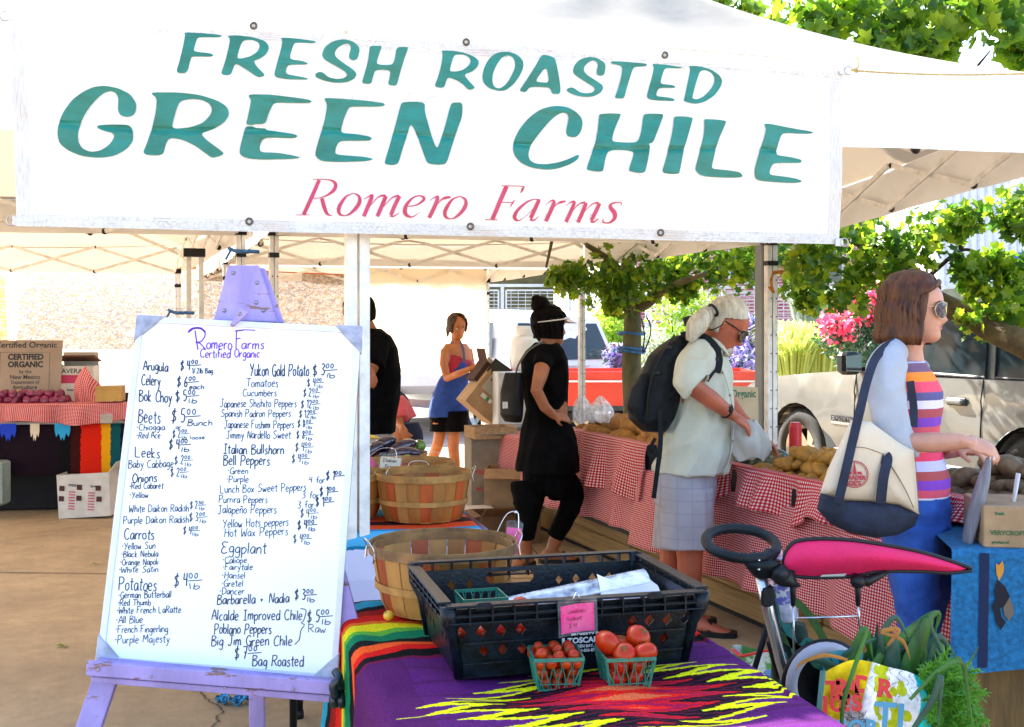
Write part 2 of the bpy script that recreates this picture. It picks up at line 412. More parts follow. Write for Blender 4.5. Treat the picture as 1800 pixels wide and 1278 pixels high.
for i in range(len(pts)-1):strip(cr,[pts[i],pts[i+1]],.004+.006*random.random(),.005)
tag(cr.build('pavement_crack',M_groove),kind='structure')
def leaf_outline(lobes=5,r=1.0,jag=.45):
 pts=[]
 for i in range(lobes*2+1):
  a=R(-155)+R(310)*i/(lobes*2);q=1.0 if i%2==0 else jag
  w=1-.25*abs(i-lobes)/lobes
  pts.append((math.sin(a)*r*q*w,math.cos(a)*r*q*w))
 pts.append((0,-.35*r)); return pts
M_leafy=mat('fallen_leaf',(.35,.4,.04),rough=.6,var=.3,vs=20,trans=.3)
for (x,y,s,lb) in ((110,1138,.04,'curled yellow-green leaf on the pavement left of the easel leg'),(168,992,.03,'tiny green leaf on the pavement beside the whiteboard')):
 m=MB();c=G(x,y);o2=leaf_outline(5,s,.5)
 vs_=[c+V((px*1.3,py*.8,.006+.5*s*abs(px)/s*.8)) for px,py in o2]+[c+V((0,0,.004))]
 n=len(o2);m.add(vs_,[(i,(i+1)%n,n) for i in range(n)])
 tag(m.build('fallen_leaf',M_leafy),lb,'leaf')
m=MB();rr_=random.Random(4)
for _ in range(60):
 c=G(rr_.uniform(-200,1500),930+340*rr_.random()**2);s=rr_.uniform(.004,.012);a=rr_.uniform(0,6.28);d1=V((math.cos(a),math.sin(a),0))*s;d2=V((-math.sin(a),math.cos(a),0))*s*.5
 m.add([c-d1+V((0,0,.004)),c+d2+V((0,0,.006)),c+d1+V((0,0,.008)),c-d2+V((0,0,.004))],[(0,1,2,3)])
tag(m.build('leaf_litter',mat('dry_litter',(.16,.12,.03),rough=.9,var=.6,vs=3)),'tiny scraps of dry leaf scattered over the pavement','litter',kind='stuff')
m=MB();c=G(402,1238)
def rag(u,v):
 a=u*.13-.05;b_=(v-.5)*.05*(1+u)
 return c+V((a,b_+.012*math.sin(u*9),.02+.012*math.sin(u*14+v*5)+.01*math.cos(v*12)))
m.grid(rag,24,10);tag(m.build('blue_rag',mat('blue_rag',(.04,.25,.5),var=.5,vs=60,rough=.9,sharp= True),smooth= True),'crumpled blue rag lying on the pavement under the easel','rag')
# ------------------------------------------------------------ canopy tents
M_bolt=mat('dark_bolt',(.03,.03,.035),rough=.5,metal=.6)
def sagpt(a,b,t,s):p=a.lerp(b,t);p.z-=s*4*t*(1-t); return p
def tent(label,FL,FR,BR,BL,peak,legs,val=.3,front_bot= None,feet= None,group='white canopy tents over the stalls',scissors= True,inner= True,zb= None):
 """corners are eave-top points (Vector); legs: which corners carry a post"""
 cs=[V(FL),V(FR),V(BR),V(BL)];peak=V(peak)
 ctr=sum(cs,V((0,0,0)))/4;t=thing('canopy_tent',label,'tent',(ctr.x,ctr.y,0),group)
 zbs=zb or [c.z-val for c in cs]
 for k in range(4):
  a,b=cs[k],cs[(k+1)%4]
  mb=MB()
  def fn(u,v,a=a,b=b):
   e=sagpt(a,b,u,.03);p=peak.lerp(e,v);p.z-=.42*v*(1-v)*(1 if True else 0)
   p.z+=.02*math.sin(u*15+v*3)*v*(1-v)*1.6*4*u*(1-u)+.025*math.sin(v*9+k)*u*(1-u)*4
   return p
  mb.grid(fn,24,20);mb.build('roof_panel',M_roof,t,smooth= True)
  mb=MB();za,zb_=zbs[k],zbs[(k+1)%4]
  nrm=(b-a).cross(V((0,0,1))).normalized()
  def fv(u,v,a=a,b=b):
   e=sagpt(a,b,u,.03);lo=za+(zb_-za)*u
   p=V((e.x,e.y,e.z+(lo-e.z)*v));p+=nrm*(.012*math.sin(u*11+k)*v+.006*math.sin(u*37)*v+.01*min(1,v*6)-.003);p.z+=.008*(v==0); return p
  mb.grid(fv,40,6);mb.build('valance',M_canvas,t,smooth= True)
 for k in range(4):
  c=cs[k];inw=(ctr-c);inw.z=0;inw.normalize();p=V((c.x,c.y,0))+inw*.05
  if k in legs:
   mb=MB();zt=zbs[k]+.06;w=legs[k]
   ax=U1
   for s_ in (-1,1):
    q=p+ax*s_*w*.5
    mb.box((q.x,q.y,(zt)/2),(w*.82,.05,zt),math.atan2(ax.y,ax.x))
   for s_ in (-1,1):
    q=p+ax*s_*w*.5
    for zz in np.arange(.3,zt-.1,.14):
     mb.box((q.x-.0,q.y,zz),(w*.8,.012,.004),math.atan2(ax.y,ax.x)) if False else None
   l=mb.build('leg',M_frame,t);bevel(l,.004)
   hb=MB()
   for s_ in ((-1,1) if w<.047 else ()):
    q=p+ax*s_*w*.5-V((-ax.y,ax.x,0))*.0255
    for zz in np.arange(.12,zt-.08,.12):
     hb.lathe([(0,-.0015),(.0045,-.0015),(.0045,.0015),(0,.0015)],6,(q.x+w*.18,q.y,zz),Matrix.Rotation(R(90),3,'X'))
   if hb.v:hb.build('adjustment_hole',M_bolt,t)['kind']='stuff'
   fb=MB();fb.box((p.x,p.y,.012),(.13,.09,.02),math.atan2(ax.y,ax.x));fb.build('foot_plate',M_frame,t)
  if k in legs:
   mb=MB();mb.box((p.x,p.y,zbs[k]+.02),(legs[k]*2+.01,.07,.045),math.atan2(U1.y,U1.x));o=mb.build('corner_joint',M_black,t);bevel(o,.006);mb=MB();mb.box((p.x,p.y,zbs[k]-.12),(legs[k]*2,.06,.03),math.atan2(U1.y,U1.x));mb.build('slider_joint',M_black,t)
 if scissors:
  for k in range(4):
   a,b=cs[k].copy(),cs[(k+1)%4].copy()
   d=(b-a);d.z=0;inw=(ctr-(a+b)/2);inw.z=0;inw.normalize()
   a+=inw*.05+d.normalized()*.05;b+=inw*.05-d.normalized()*.05
   az,bz=zbs[k]+.03,zbs[(k+1)%4]+.03
   h=.34;n=4
   for i in range(n):
    p0=a.lerp(b,i/n);p1=a.lerp(b,(i+1)/n)
    z0=az+(bz-az)*i/n;z1=az+(bz-az)*(i+1)/n
    lo0,hi0=V((p0.x,p0.y,z0-.02)),V((p0.x,p0.y,z0+h*.62));lo1,hi1=V((p1.x,p1.y,z1-.02)),V((p1.x,p1.y,z1+h*.62))
    if i%2:lo0,hi0,lo1,hi1=lo0,hi0,lo1,hi1
    mb=MB();mb.beam(lo0,hi1,.014,.026);mb.build('truss_bar',M_frame,t)
    mb=MB();mb.beam(hi0+inw*.018,lo1+inw*.018,.014,.026);mb.build('truss_bar',M_frame,t)
   mb=MB();m=.5
   for i in range(1,n):
    q=a.lerp(b,i/n);z=az+(bz-az)*i/n;mb.ball((q.x,q.y,z-.02),.02,8,5);mb.ball((q.x,q.y,z+h*.62),.016,8,5)
   mb.build('truss_joint',M_bolt,t,smooth= True)['kind']='stuff'
  if inner:
   for k in range(4):
    c=cs[k];mid=V((ctr.x,ctr.y,peak.z-.5));a=V((c.x,c.y,zbs[k]+.18)).lerp(mid,.02)
    mb=MB();mb.beam(a,mid,.016,.03);mb.build('rafter_bar',M_frame,t)
   mb=MB();mb.lathe([(0,peak.z-.62),(.05,peak.z-.62),(.05,peak.z-.42),(.018,peak.z-.4),(.018,peak.z-.04),(0,peak.z-.03)],12,(ctr.x,ctr.y,0));mb.build('peak_pole',M_frame,t,smooth= True)
 return t
tentA=tent('large white canopy tent directly behind the chile banner',(-.60,4.16,2.62),(2.45,4.75,2.52),(1.725,7.5,2.28),(-1.5,6.98,2.3),(.55,5.85,3.36),{0:.048,1:.04,2:.04,3:.03},zb=[2.2,2.2,2.03,2.05])
tentB=tent('white canopy tent left of the banner post',(-3.7,3.55,2.6),(-.61,4.15,2.6),(-1.62,6.95,2.3),(-4.8,6.42,2.3),(-2.75,5.25,3.35),{0:.04,2:.03,3:.03},zb=[2.16,2.16,2.05,2.05])
tentC=tent('white canopy tent over the woman in black',(-1.5,6.99,2.3),(1.72,7.51,2.3),(.66,10.4,2.28),(-2.5,9.8,2.28),(-.45,8.75,3.2),{2:.03,3:.03},zb=[2.05,2.05,2.04,2.04])
tentD=tent('white canopy tent above the left produce stall',(-5.2,6.35,2.28),(-1.6,6.96,2.28),(-3.2,11.0,2.3),(-6.2,10.4,2.3),(-4.3,9.0,3.2),{2:.03,3:.03},zb=[2.05,2.05,2.02,2.02])
tentE=tent('farthest white canopy tent beside the cream side curtain',(-2.55,9.95,2.25),(.58,10.55,2.25),(-.25,12.6,2.25),(-3.35,12.1,2.25),(-1.4,11.3,3.0),{2:.03,3:.03},zb=[2.03,2.03,2.0,2.0])
tent('unseen white canopy tent added left of the banner to shade the pavement',(-7.0,2.9,2.6),(-3.7,3.53,2.6),(-4.75,6.4,2.3),(-7.9,5.8,2.3),(-5.9,4.7,3.35),{2:.03,3:.03},zb=[2.16,2.16,2.05,2.05])  # out of view; added so its roof shades the pavement on the left
tent('unseen white canopy tent added beyond the far left stall to block sun',(-8.6,5.75,2.28),(-5.2,6.36,2.28),(-6.3,10.4,2.3),(-9.6,9.8,2.3),(-7.4,8.3,3.2),{3:.03},zb=[2.05,2.05,2.02,2.02])  # off-frame canopy put in to keep the low sun off the ground
for (dx,dy) in ((0,0),(.085,.02)):
 mb=MB();mb.box((-2.33+dx,8.2+dy,1.02),(.035,.045,2.04),R(20));bevel(mb.build('leg',M_frame,tentD),.004)
mb=MB();mb.box((-2.29,8.2,2.03),(.15,.08,.06),R(20));mb.build('corner_joint',M_black,tentD)
M_cream=mat('cream_curtain',(.78,.72,.6),rough=.85,var=.03,trans=.5,tcol=(.8,.68,.5),bump=.2,bs=4)
m=MB();A,B=P(646,655,12.35),P(857,650,12.5)
def cw(u,v):
 p=A.lerp(B,u);z=.98+(2.32-.98)*v; return V((p.x+.01*math.sin(v*6),p.y+.03*math.sin(u*9)*(1-v)+.015*math.sin(u*23+v*4),z+.03*(4*(u-.5)**2)*(1-v)))
m.grid(cw,40,20);t=thing('side_curtain','cream fabric side curtain hanging behind the woman in the apron','curtain',(A.x,A.y,0))
m.build('curtain_sheet',M_cream,t,smooth= True)
m=MB();m.tube([V((A.x-.05,A.y,2.33)),V((B.x+.05,B.y,2.33))],.015);m.build('curtain_rail',M_frame,t)
def camo():
 m=mat('camo_net',(.74,.72,.7),rough=.9,var=.05,trans=.14,tcol=(.9,.82,.66))
 N=m.node_tree.nodes;L=m.node_tree.links;b=N['Principled BSDF'];tr=[n for n in N if n.type=='BSDF_TRANSLUCENT'][0]
 tc=N.new('ShaderNodeTexCoord');mp=N.new('ShaderNodeMapping');mp.inputs['Scale'].default_value=(1,1,1.7);mp.inputs['Rotation'].default_value=(0,R(28),0);L.new(tc.outputs['Object'],mp.inputs[0])
 outs=[]
 for sc,th,w in ((24,.53,0),(33,.56,3.3)):
  n=N.new('ShaderNodeTexNoise');n.inputs['Scale'].default_value=sc;n.inputs['Detail'].default_value=1.5;n.inputs['Distortion'].default_value=1.2
  v2=N.new('ShaderNodeVectorMath');v2.operation='ADD';v2.inputs[1].default_value=(w,w,w);L.new(mp.outputs[0],v2.inputs[0]);L.new(v2.outputs[0],n.inputs[0])
  g=N.new('ShaderNodeMath');g.operation='GREATER_THAN';g.inputs[1].default_value=th;L.new(n.outputs[0],g.inputs[0]);outs.append(g)
 c1=N.new('ShaderNodeMix');c1.data_type='RGBA';c1.inputs[6].default_value=(.50,.46,.43,1);c1.inputs[7].default_value=(.24,.24,.27,1);L.new(outs[0].outputs[0],c1.inputs[0])
 c2=N.new('ShaderNodeMix');c2.data_type='RGBA';c2.inputs[7].default_value=(.42,.30,.18,1);L.new(outs[1].outputs[0],c2.inputs[0]);L.new(c1.outputs[2],c2.inputs[6])
 L.new(c2.outputs[2],b.inputs['Base Color']);L.new(c2.outputs[2],tr.inputs[0]); return m
M_camo=camo()
m=MB();A2,B2=P(28,600,11.9),P(606,600,12.3)
def nw(u,v):
 p=A2.lerp(B2,u);z=1.27+(2.2-.13*u-1.27)*v;k=math.exp(-((u-.25-.18*(1-v))/.03)**2)+.6*math.exp(-((u-.14-.2*(1-v))/.02)**2)
 return V((p.x,p.y-.06*k*(v*.6+.4)+.04*math.sin(u*14+v*2)+.02*math.sin(u*33),z))
m.grid(nw,120,24);t=thing('camouflage_net','pale camouflage-patterned net hung behind the left stall','netting',(A2.x,A2.y,0));m.build('net_sheet',M_camo,t,smooth= True)
m=MB();m.tube([V((A2.x-.1,A2.y-.02,2.2)),V((B2.x+.05,B2.y-.02,2.07))],.008,6);m.build('hanging_cord',mat('orange_cord',(.5,.12,.03)),t)
m=MB();Pq=[P(-40,600,11.4),P(14,600,11.75)]
def nw2(u,v):
 p=Pq[0].lerp(Pq[1],u); return V((p.x,p.y+.05*math.sin(u*8+v*3),.9+1.25*v-.15*u*v))
m.grid(nw2,16,16);t2=thing('camouflage_net','tan leaf-cut camouflage net at the far left edge','netting',(Pq[0].x,Pq[0].y,0))
m.build('net_sheet',mat('tan_net',(.55,.3,.12),col2=(.6,.5,.3),vs=14,sharp= True,trans=.2,stretch=(1,1,3)),t2,smooth= True)
m=MB();A3,B3=P(-60,600,11.6),P(335,600,11.8)
def ww(u,v):
 p=A3.lerp(B3,u); return V((p.x,p.y-.05+.02*math.sin(u*9),2.17-.12*u+(.28)*v))
m.grid(ww,30,4);t3=thing('white_banner_strip','long white fabric strip above the camouflage net','tarp',(A3.x,A3.y,0));m.build('tarp_sheet',M_canvas,t3,smooth= True)
m=MB();q=P(470,600,15.5);m.box((q.x,q.y+.9,.95),(4.6,1.8,.75),R(12),bev=.12);m.box((q.x,q.y+.9,1.43),(3.0,1.5,.5),R(12),taper=.85,bev=.1)
M_vanw=mat('white_car_paint',(.75,.76,.78),rough=.25,var=.02,coat=.6)
t=thing('parked_car','low white car parked beyond the camouflage net','car',(q.x,q.y+.9,0),'vehicles parked behind the market')
o=m.build('body',M_vanw,t);auto_smooth(o,30)
m=MB()
for sx_ in (-1.45,1.45):
 c=V((q.x,q.y+.9,.34))+Matrix.Rotation(R(12),3,'Z')@V((sx_,-.86,0));w=MB();w.lathe([(0,-.1),(.33,-.1),(.34,0),(.33,.1),(0,.1)],24,c,Matrix.Rotation(R(12),3,'Z')@Matrix.Rotation(R(90),3,'X'));w.build('wheel',M_rubber,t,smooth= False)
m=MB();c=V((q.x,q.y+.9,1.45))+Matrix.Rotation(R(12),3,'Z')@V((0,-.74,0));m.box(c,(2.5,.04,.28),R(12));m.build('window',mat('car_glass',(.02,.03,.035),rough=.06,var=.1),t)
# ------------------------------------------------------------ the banner
BTL,BTR,BBR,BBL=P(18,20,3.87),P(1484,122,4.45),P(1477,429,4.45),P(30,398,3.87)
def bquad(u,v): return (BTL*(1-u)+BTR*u)*(1-v)+(BBL*(1-u)+BBR*u)*v
bn=(BTR-BTL).cross(BBL-BTL).normalized()
if bn.y>0:bn=-bn
def bulge(u,v):
 h=.010*math.sin(u*9.5+v*2)+.006*math.sin(u*23+v*5)+.006*math.sin(v*7+u*4)
 for (c,w,a) in ((.285,.01,.006),(.52,.008,-.006),(.76,.01,.005)):h+=a*math.exp(-((u-c)/w)**2)
 for (c,w,a) in ((.5,.012,-.006),(.3,.02,.004),(.72,.02,.004)):h+=a*math.exp(-((v-c-.02*math.sin(u*12))/w)**2)
 return h
def bpt(u,v,off=0.0): return bquad(u,v)+bn*(bulge(u,v)+off)
def px2uv(px,py):
 """where the line of sight of a traced outline point meets the flat banner, in banner coordinates"""
 o=V((0,0,EYE));d=P(px,py,1)-o;u,v=.5,.5
 nrm=(BTR-BTL).cross(BBL-BTL);t=(BTL-o).dot(nrm)/d.dot(nrm);q=o+d*t
 for _ in range(8):
  p=bquad(u,v);du=(bquad(u+.001,v)-p)/.001;dv=(bquad(u,v+.001)-p)/.001;r=q-p
  a,b_,c=du.dot(du),du.dot(dv),dv.dot(dv);e,f=r.dot(du),r.dot(dv);D=a*c-b_*b_
  u+=(e*c-f*b_)/D;v+=(a*f-b_*e)/D
 return u,v
banner=thing('banner','long white vinyl banner reading FRESH ROASTED GREEN CHILE in teal letters','banner',bquad(.5,1))
def vinyl():
 m=mat('banner_vinyl',(.84,.84,.83),rough=.38,var=.02,vs=4,bump=.12,bs=18,trans=.3,tcol=(.9,.86,.8))
 N=m.node_tree.nodes;L=m.node_tree.links;b=N['Principled BSDF'];rp=[n for n in N if n.type=='VALTORGB'][0]
 uv=N.new('ShaderNodeTexCoord')
 mp=N.new('ShaderNodeMapping');mp.inputs['Scale'].default_value=(120,9,1);L.new(uv.outputs['UV'],mp.inputs[0])
 vo=N.new('ShaderNodeTexVoronoi');vo.feature='DISTANCE_TO_EDGE';vo.inputs['Scale'].default_value=1.0;L.new(mp.outputs[0],vo.inputs[0])
 lt=N.new('ShaderNodeMath');lt.operation='LESS_THAN';lt.inputs[1].default_value=.03;L.new(vo.outputs[0],lt.inputs[0])
 nz=N.new('ShaderNodeTexNoise');nz.inputs['Scale'].default_value=5;nz.inputs['Detail'].default_value=6;L.new(uv.outputs['UV'],nz.inputs[0])
 g=N.new('ShaderNodeMapRange');g.inputs['From Min'].default_value=.5;g.inputs['From Max'].default_value=.75;L.new(nz.outputs[0],g.inputs[0])
 mu=N.new('ShaderNodeMath');mu.operation='MULTIPLY';L.new(lt.outputs[0],mu.inputs[0]);L.new(g.outputs[0],mu.inputs[1])
 mx=N.new('ShaderNodeMix');mx.data_type='RGBA';mx.inputs[7].default_value=(.5,.42,.4,1);L.new(mu.outputs[0],mx.inputs[0]);L.new(rp.outputs[0],mx.inputs[6])
 L.new(mx.outputs[2],b.inputs['Base Color']); return m
M_vinyl=vinyl()
def hemcol():
 m=mat('banner_hem_vinyl',(.68,.67,.66),rough=.45,var=.05,vs=9,trans=.15)
 N=m.node_tree.nodes;L=m.node_tree.links;b=N['Principled BSDF'];rp=[n for n in N if n.type=='VALTORGB'][0]
 uv=N.new('ShaderNodeTexCoord');mp=N.new('ShaderNodeMapping');mp.inputs['Scale'].default_value=(130,2.5,1);L.new(uv.outputs['UV'],mp.inputs[0])
 vo=N.new('ShaderNodeTexVoronoi');vo.feature='DISTANCE_TO_EDGE';vo.inputs['Scale'].default_value=1;vo.inputs['Randomness'].default_value=.9;L.new(mp.outputs[0],vo.inputs[0])
 lt=N.new('ShaderNodeMapRange');lt.inputs['From Min'].default_value=.09;lt.inputs['From Max'].default_value=.02;L.new(vo.outputs[0],lt.inputs[0])
 nz=N.new('ShaderNodeTexNoise');nz.inputs['Scale'].default_value=14;nz.inputs['Detail'].default_value=4;L.new(uv.outputs['UV'],nz.inputs[0])
 g=N.new('ShaderNodeMapRange');g.inputs['From Min'].default_value=.42;g.inputs['From Max'].default_value=.6;g.inputs['To Max'].default_value=.8;L.new(nz.outputs[0],g.inputs[0])
 mu=N.new('ShaderNodeMath');mu.operation='MULTIPLY';L.new(lt.outputs[0],mu.inputs[0]);L.new(g.outputs[0],mu.inputs[1])
 mx=N.new('ShaderNodeMix');mx.data_type='RGBA';mx.inputs[7].default_value=(.36,.28,.25,1);L.new(mu.outputs[0],mx.inputs[0]);L.new(rp.outputs[0],mx.inputs[6])
 sp=N.new('ShaderNodeSeparateXYZ');L.new(uv.outputs['UV'],sp.inputs[0]);prev=mx
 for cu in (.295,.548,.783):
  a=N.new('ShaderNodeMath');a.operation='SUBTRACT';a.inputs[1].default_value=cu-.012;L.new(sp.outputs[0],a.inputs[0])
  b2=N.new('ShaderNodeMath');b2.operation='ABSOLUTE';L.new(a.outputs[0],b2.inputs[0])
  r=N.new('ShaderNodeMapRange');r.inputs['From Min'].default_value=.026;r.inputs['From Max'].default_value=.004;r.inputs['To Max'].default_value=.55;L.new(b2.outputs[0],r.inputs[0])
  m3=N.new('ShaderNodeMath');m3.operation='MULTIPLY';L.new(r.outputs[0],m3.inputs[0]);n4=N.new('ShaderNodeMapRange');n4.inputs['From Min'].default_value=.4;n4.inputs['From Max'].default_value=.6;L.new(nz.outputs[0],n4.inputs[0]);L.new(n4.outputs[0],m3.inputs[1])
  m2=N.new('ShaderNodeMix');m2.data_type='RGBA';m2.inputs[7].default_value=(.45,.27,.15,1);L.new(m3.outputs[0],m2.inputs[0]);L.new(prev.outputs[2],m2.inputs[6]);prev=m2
 L.new(prev.outputs[2],b.inputs['Base Color']); return m
M_hem=hemcol()
m=MB();m.grid( lambda u,v:bpt(u,v),220,60);m.build('banner_sheet',M_vinyl,banner,smooth= True)
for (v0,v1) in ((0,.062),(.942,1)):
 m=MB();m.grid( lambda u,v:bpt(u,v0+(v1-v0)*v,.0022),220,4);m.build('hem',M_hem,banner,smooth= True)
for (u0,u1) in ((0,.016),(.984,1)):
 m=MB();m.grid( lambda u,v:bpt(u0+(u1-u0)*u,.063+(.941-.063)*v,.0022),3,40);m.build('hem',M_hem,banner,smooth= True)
M_teal=mat('teal_letter_vinyl',(.002,.185,.155),rough=.4,var=.22,vs=7,bump=.25,bs=30,stretch=(1,1,2.4),coat=.12,col2=(.003,.125,.085))
M_teal.node_tree.nodes['Principled BSDF'].inputs['Specular IOR Level'].default_value=.4
M_pink=mat('pink_letter_vinyl',(.42,.002,.035),rough=.45,var=.1,vs=16,col2=(.50,.02,.09),coat=.1)
def chaikin(p,it=2):
 for _ in range(it):
  q=[]
  for i in range(len(p)):
   a,b_=p[i],p[(i+1)%len(p)]
   q.append((a[0]*.8+b_[0]*.2,a[1]*.8+b_[1]*.2));q.append((a[0]*.2+b_[0]*.8,a[1]*.2+b_[1]*.8))
  p=q
 return p
def banner_glyph(name,loops,org,s,material,it=2):
 """outline loops (first outer, others holes) -> thin vinyl lettering following the banner's folds"""
 bm=bmesh.new();edges=[]
 for lp in loops:
  pts=chaikin(lp,it);vs_=[bm.verts.new((*px2uv(org[0]+x/s,org[1]+y/s),0)) for x,y in pts]
  edges+=[bm.edges.new((vs_[i],vs_[(i+1)%len(vs_)])) for i in range(len(vs_))]
 bmesh.ops.triangle_fill(bm,use_beauty= True,use_dissolve= False,edges=edges,normal=(0,0,1))
 bmesh.ops.subdivide_edges(bm,edges=[e for e in bm.edges if (e.verts[0].co-e.verts[1].co).length>.02],cuts=1,use_grid_fill= False)
 bmesh.ops.triangulate(bm,faces=bm.faces)
 o0=world_origin(banner)
 for v_ in bm.verts:v_.co=bpt(v_.co.x,v_.co.y,.0045)-o0
 me=bpy.data.meshes.new(name);bm.to_mesh(me);bm.free();me.materials.append(material)
 o=bpy.data.objects.new(name,me);put(o,banner,o0); return o
def S(t): return [tuple(float(a) for a in q.split(',')) for q in t.split()]
A_,B_,C_,D_=((90,140),4.5),((410,150),4.2857),((890,170),5.625),((1130,190),5.625)
E_,F_,G_=((300,50),4.186),((750,70),5.4545),((980,90),5.806)
GL=[(A_,["430,55 540,75 630,120 675,190 672,250 650,285 600,298 550,285 528,245 535,150 515,110 480,95 430,105 370,150 290,240 235,340 212,430 215,490 245,545 310,572 380,565 450,525 490,475 500,440 480,420 420,405 375,388 360,370 375,360 480,355 610,358 640,385 650,440 645,490 600,550 500,605 390,620 250,608 140,565 70,510 50,440 60,350 100,260 170,165 260,100 340,65"]),(A_,["800,105 1000,105 1180,125 1320,170 1395,220 1410,280 1370,340 1290,390 1180,425 1230,480 1370,580 1350,600 1275,622 1230,590 1150,530 1050,480 960,462 925,475 905,520 885,603 720,595 760,500 800,380 830,250 838,150 798,118","1020,170 1120,155 1200,165 1255,195 1275,240 1255,290 1200,345 1100,380 955,390 965,330 990,240"]),(B_,["110,72 230,72 400,85 570,105 595,120 570,133 330,132 300,145 265,215 242,290 160,292 150,300 95,296 110,240 130,140 135,115"]),(B_,["95,306 152,310 165,320 240,322 250,335 350,348 460,362 488,378 465,395 260,393 222,405 200,450 200,490 220,503 350,507 460,525 510,540 460,550 250,560 100,550 50,520 48,480 75,370"]),(B_,["690,92 800,95 1000,108 1130,125 1148,138 1120,153 890,153 870,165 835,245 812,330 825,352 930,360 1030,378 1048,395 1030,412 830,410 795,422 772,470 770,515 880,525 1000,535 1065,553 1000,568 800,573 665,567 620,530 620,490 650,390 690,260 710,140 690,105"]),(B_,["1270,122 1330,117 1400,118 1447,130 1445,190 1480,320 1520,450 1535,470 1550,450 1600,300 1640,140 1660,127 1730,127 1727,230 1690,330 1640,480 1605,595 1540,600 1460,590 1430,500 1390,380 1350,290 1335,292 1310,380 1270,500 1245,590 1200,600 1145,592 1142,575 1180,450 1220,310 1255,180"]),(C_,["520,90 610,105 690,150 745,205 757,260 740,340 700,395 650,403 605,388 590,350 605,280 620,200 600,165 560,155 500,180 420,250 320,370 240,480 215,570 230,630 290,665 400,670 520,650 620,615 700,575 718,585 700,625 620,675 500,715 390,725 250,705 150,660 90,600 63,530 75,430 130,320 220,210 330,130 430,98"]),(C_,["925,172 1020,165 1125,170 1130,185 1090,270 1055,360 1040,430 1060,450 1180,458 1270,458 1300,430 1330,340 1350,195 1360,175 1450,172 1535,180 1540,200 1490,330 1440,460 1395,470 1412,500 1400,560 1375,680 1355,755 1300,762 1200,745 1200,715 1240,600 1248,545 1150,530 1050,530 1000,545 975,600 950,720 940,745 870,745 790,728 790,700 830,590 880,450 905,320 918,190"]),(D_,["305,88 400,88 480,100 480,120 430,290 390,420 350,630 340,655 260,660 165,648 200,540 250,350 285,220 297,110"]),(D_,["600,115 700,118 810,130 812,150 740,310 700,450 670,590 690,605 850,618 960,635 985,665 980,685 850,690 570,680 505,620 510,580 550,430 590,270 597,180 593,130"]),(D_,["1200,155 1260,155 1500,200 1690,230 1690,245 1620,252 1400,243 1370,270 1345,340 1325,430 1330,465 1450,480 1560,505 1578,525 1560,542 1310,540 1275,570 1255,630 1265,660 1400,675 1520,695 1580,718 1560,735 1450,740 1150,718 1110,690 1105,600 1150,440 1195,310 1220,210 1205,175"]),(E_,["105,35 250,42 370,55 378,65 355,73 210,72 195,85 170,165 185,178 300,190 318,205 300,215 165,212 150,225 125,335 40,333 70,240 100,110 108,55"]),(E_,["420,60 500,58 620,75 700,105 728,150 705,200 650,235 610,245 635,290 692,345 685,358 645,368 560,310 490,268 470,275 445,350 368,347 400,260 430,140 438,80","540,95 600,92 645,110 658,140 640,180 590,212 530,228 490,228 500,180 520,120"]),(E_,["810,78 900,80 1050,98 1072,110 1050,116 920,112 905,125 880,200 880,235 960,243 1012,260 1000,272 870,272 850,300 848,340 920,352 1015,370 1000,380 850,378 775,368 762,345 785,260 815,150 822,100"]),(E_,["1270,83 1340,98 1385,135 1390,170 1375,225 1345,238 1315,225 1312,195 1328,145 1310,115 1270,120 1225,150 1205,185 1215,215 1270,255 1350,305 1370,335 1350,370 1300,393 1220,400 1130,385 1065,360 1065,335 1090,322 1120,325 1160,360 1220,372 1275,365 1300,345 1290,320 1220,280 1130,235 1112,200 1130,145 1190,100"]),(E_,["1465,130 1550,128 1552,140 1530,200 1515,255 1540,265 1630,265 1650,230 1662,135 1745,133 1748,145 1710,250 1670,400 1660,415 1600,410 1615,350 1618,305 1560,300 1505,305 1490,350 1478,405 1405,400 1425,340 1450,250 1462,160"]),(F_,["140,98 240,100 370,120 460,155 505,200 495,250 440,300 360,328 400,380 468,450 455,465 405,477 330,400 215,352 195,375 170,458 75,443 110,360 145,230 158,125","275,138 350,135 405,155 428,195 410,240 350,285 290,300 222,298 235,240 255,170"]),(F_,["720,115 800,118 880,155 925,210 925,270 890,350 830,430 760,485 690,490 600,465 545,410 533,350 550,270 590,190 650,135","770,148 820,165 845,210 845,270 810,350 760,430 700,468 650,455 628,400 635,320 670,240 720,170"]),(F_,["1110,148 1160,155 1220,175 1240,230 1260,320 1282,450 1280,522 1200,518 1190,475 1170,458 1060,452 985,455 950,505 885,490 940,410 1030,270 1090,165","1145,250 1175,410 1110,412 1035,400"]),(G_,["320,60 400,75 470,115 490,150 478,240 440,255 405,245 395,215 408,150 400,115 370,97 320,110 270,160 262,200 300,245 400,305 460,345 468,380 440,425 370,460 290,468 180,450 95,410 95,385 140,367 175,380 230,420 300,430 360,420 385,390 370,365 280,310 175,245 152,210 165,150 220,90"]),(G_,["540,105 640,108 900,128 910,142 895,157 790,162 765,185 735,280 700,400 680,485 590,478 590,462 620,380 650,260 660,170 640,150 545,130"]),(G_,["960,130 1060,140 1250,165 1268,173 1240,180 1100,178 1080,195 1055,270 1045,325 1060,340 1170,350 1200,368 1185,380 1040,378 1015,400 1000,460 1060,470 1170,485 1193,505 1170,515 1040,508 940,497 908,465 930,380 960,270 980,170"]),(G_,["1330,155 1430,158 1550,190 1640,250 1672,310 1650,380 1590,460 1490,525 1390,545 1280,515 1285,490 1310,380 1340,230 1345,180","1445,210 1490,198 1550,220 1590,270 1588,330 1550,400 1480,470 1420,497 1365,490 1380,420 1410,310"]),]
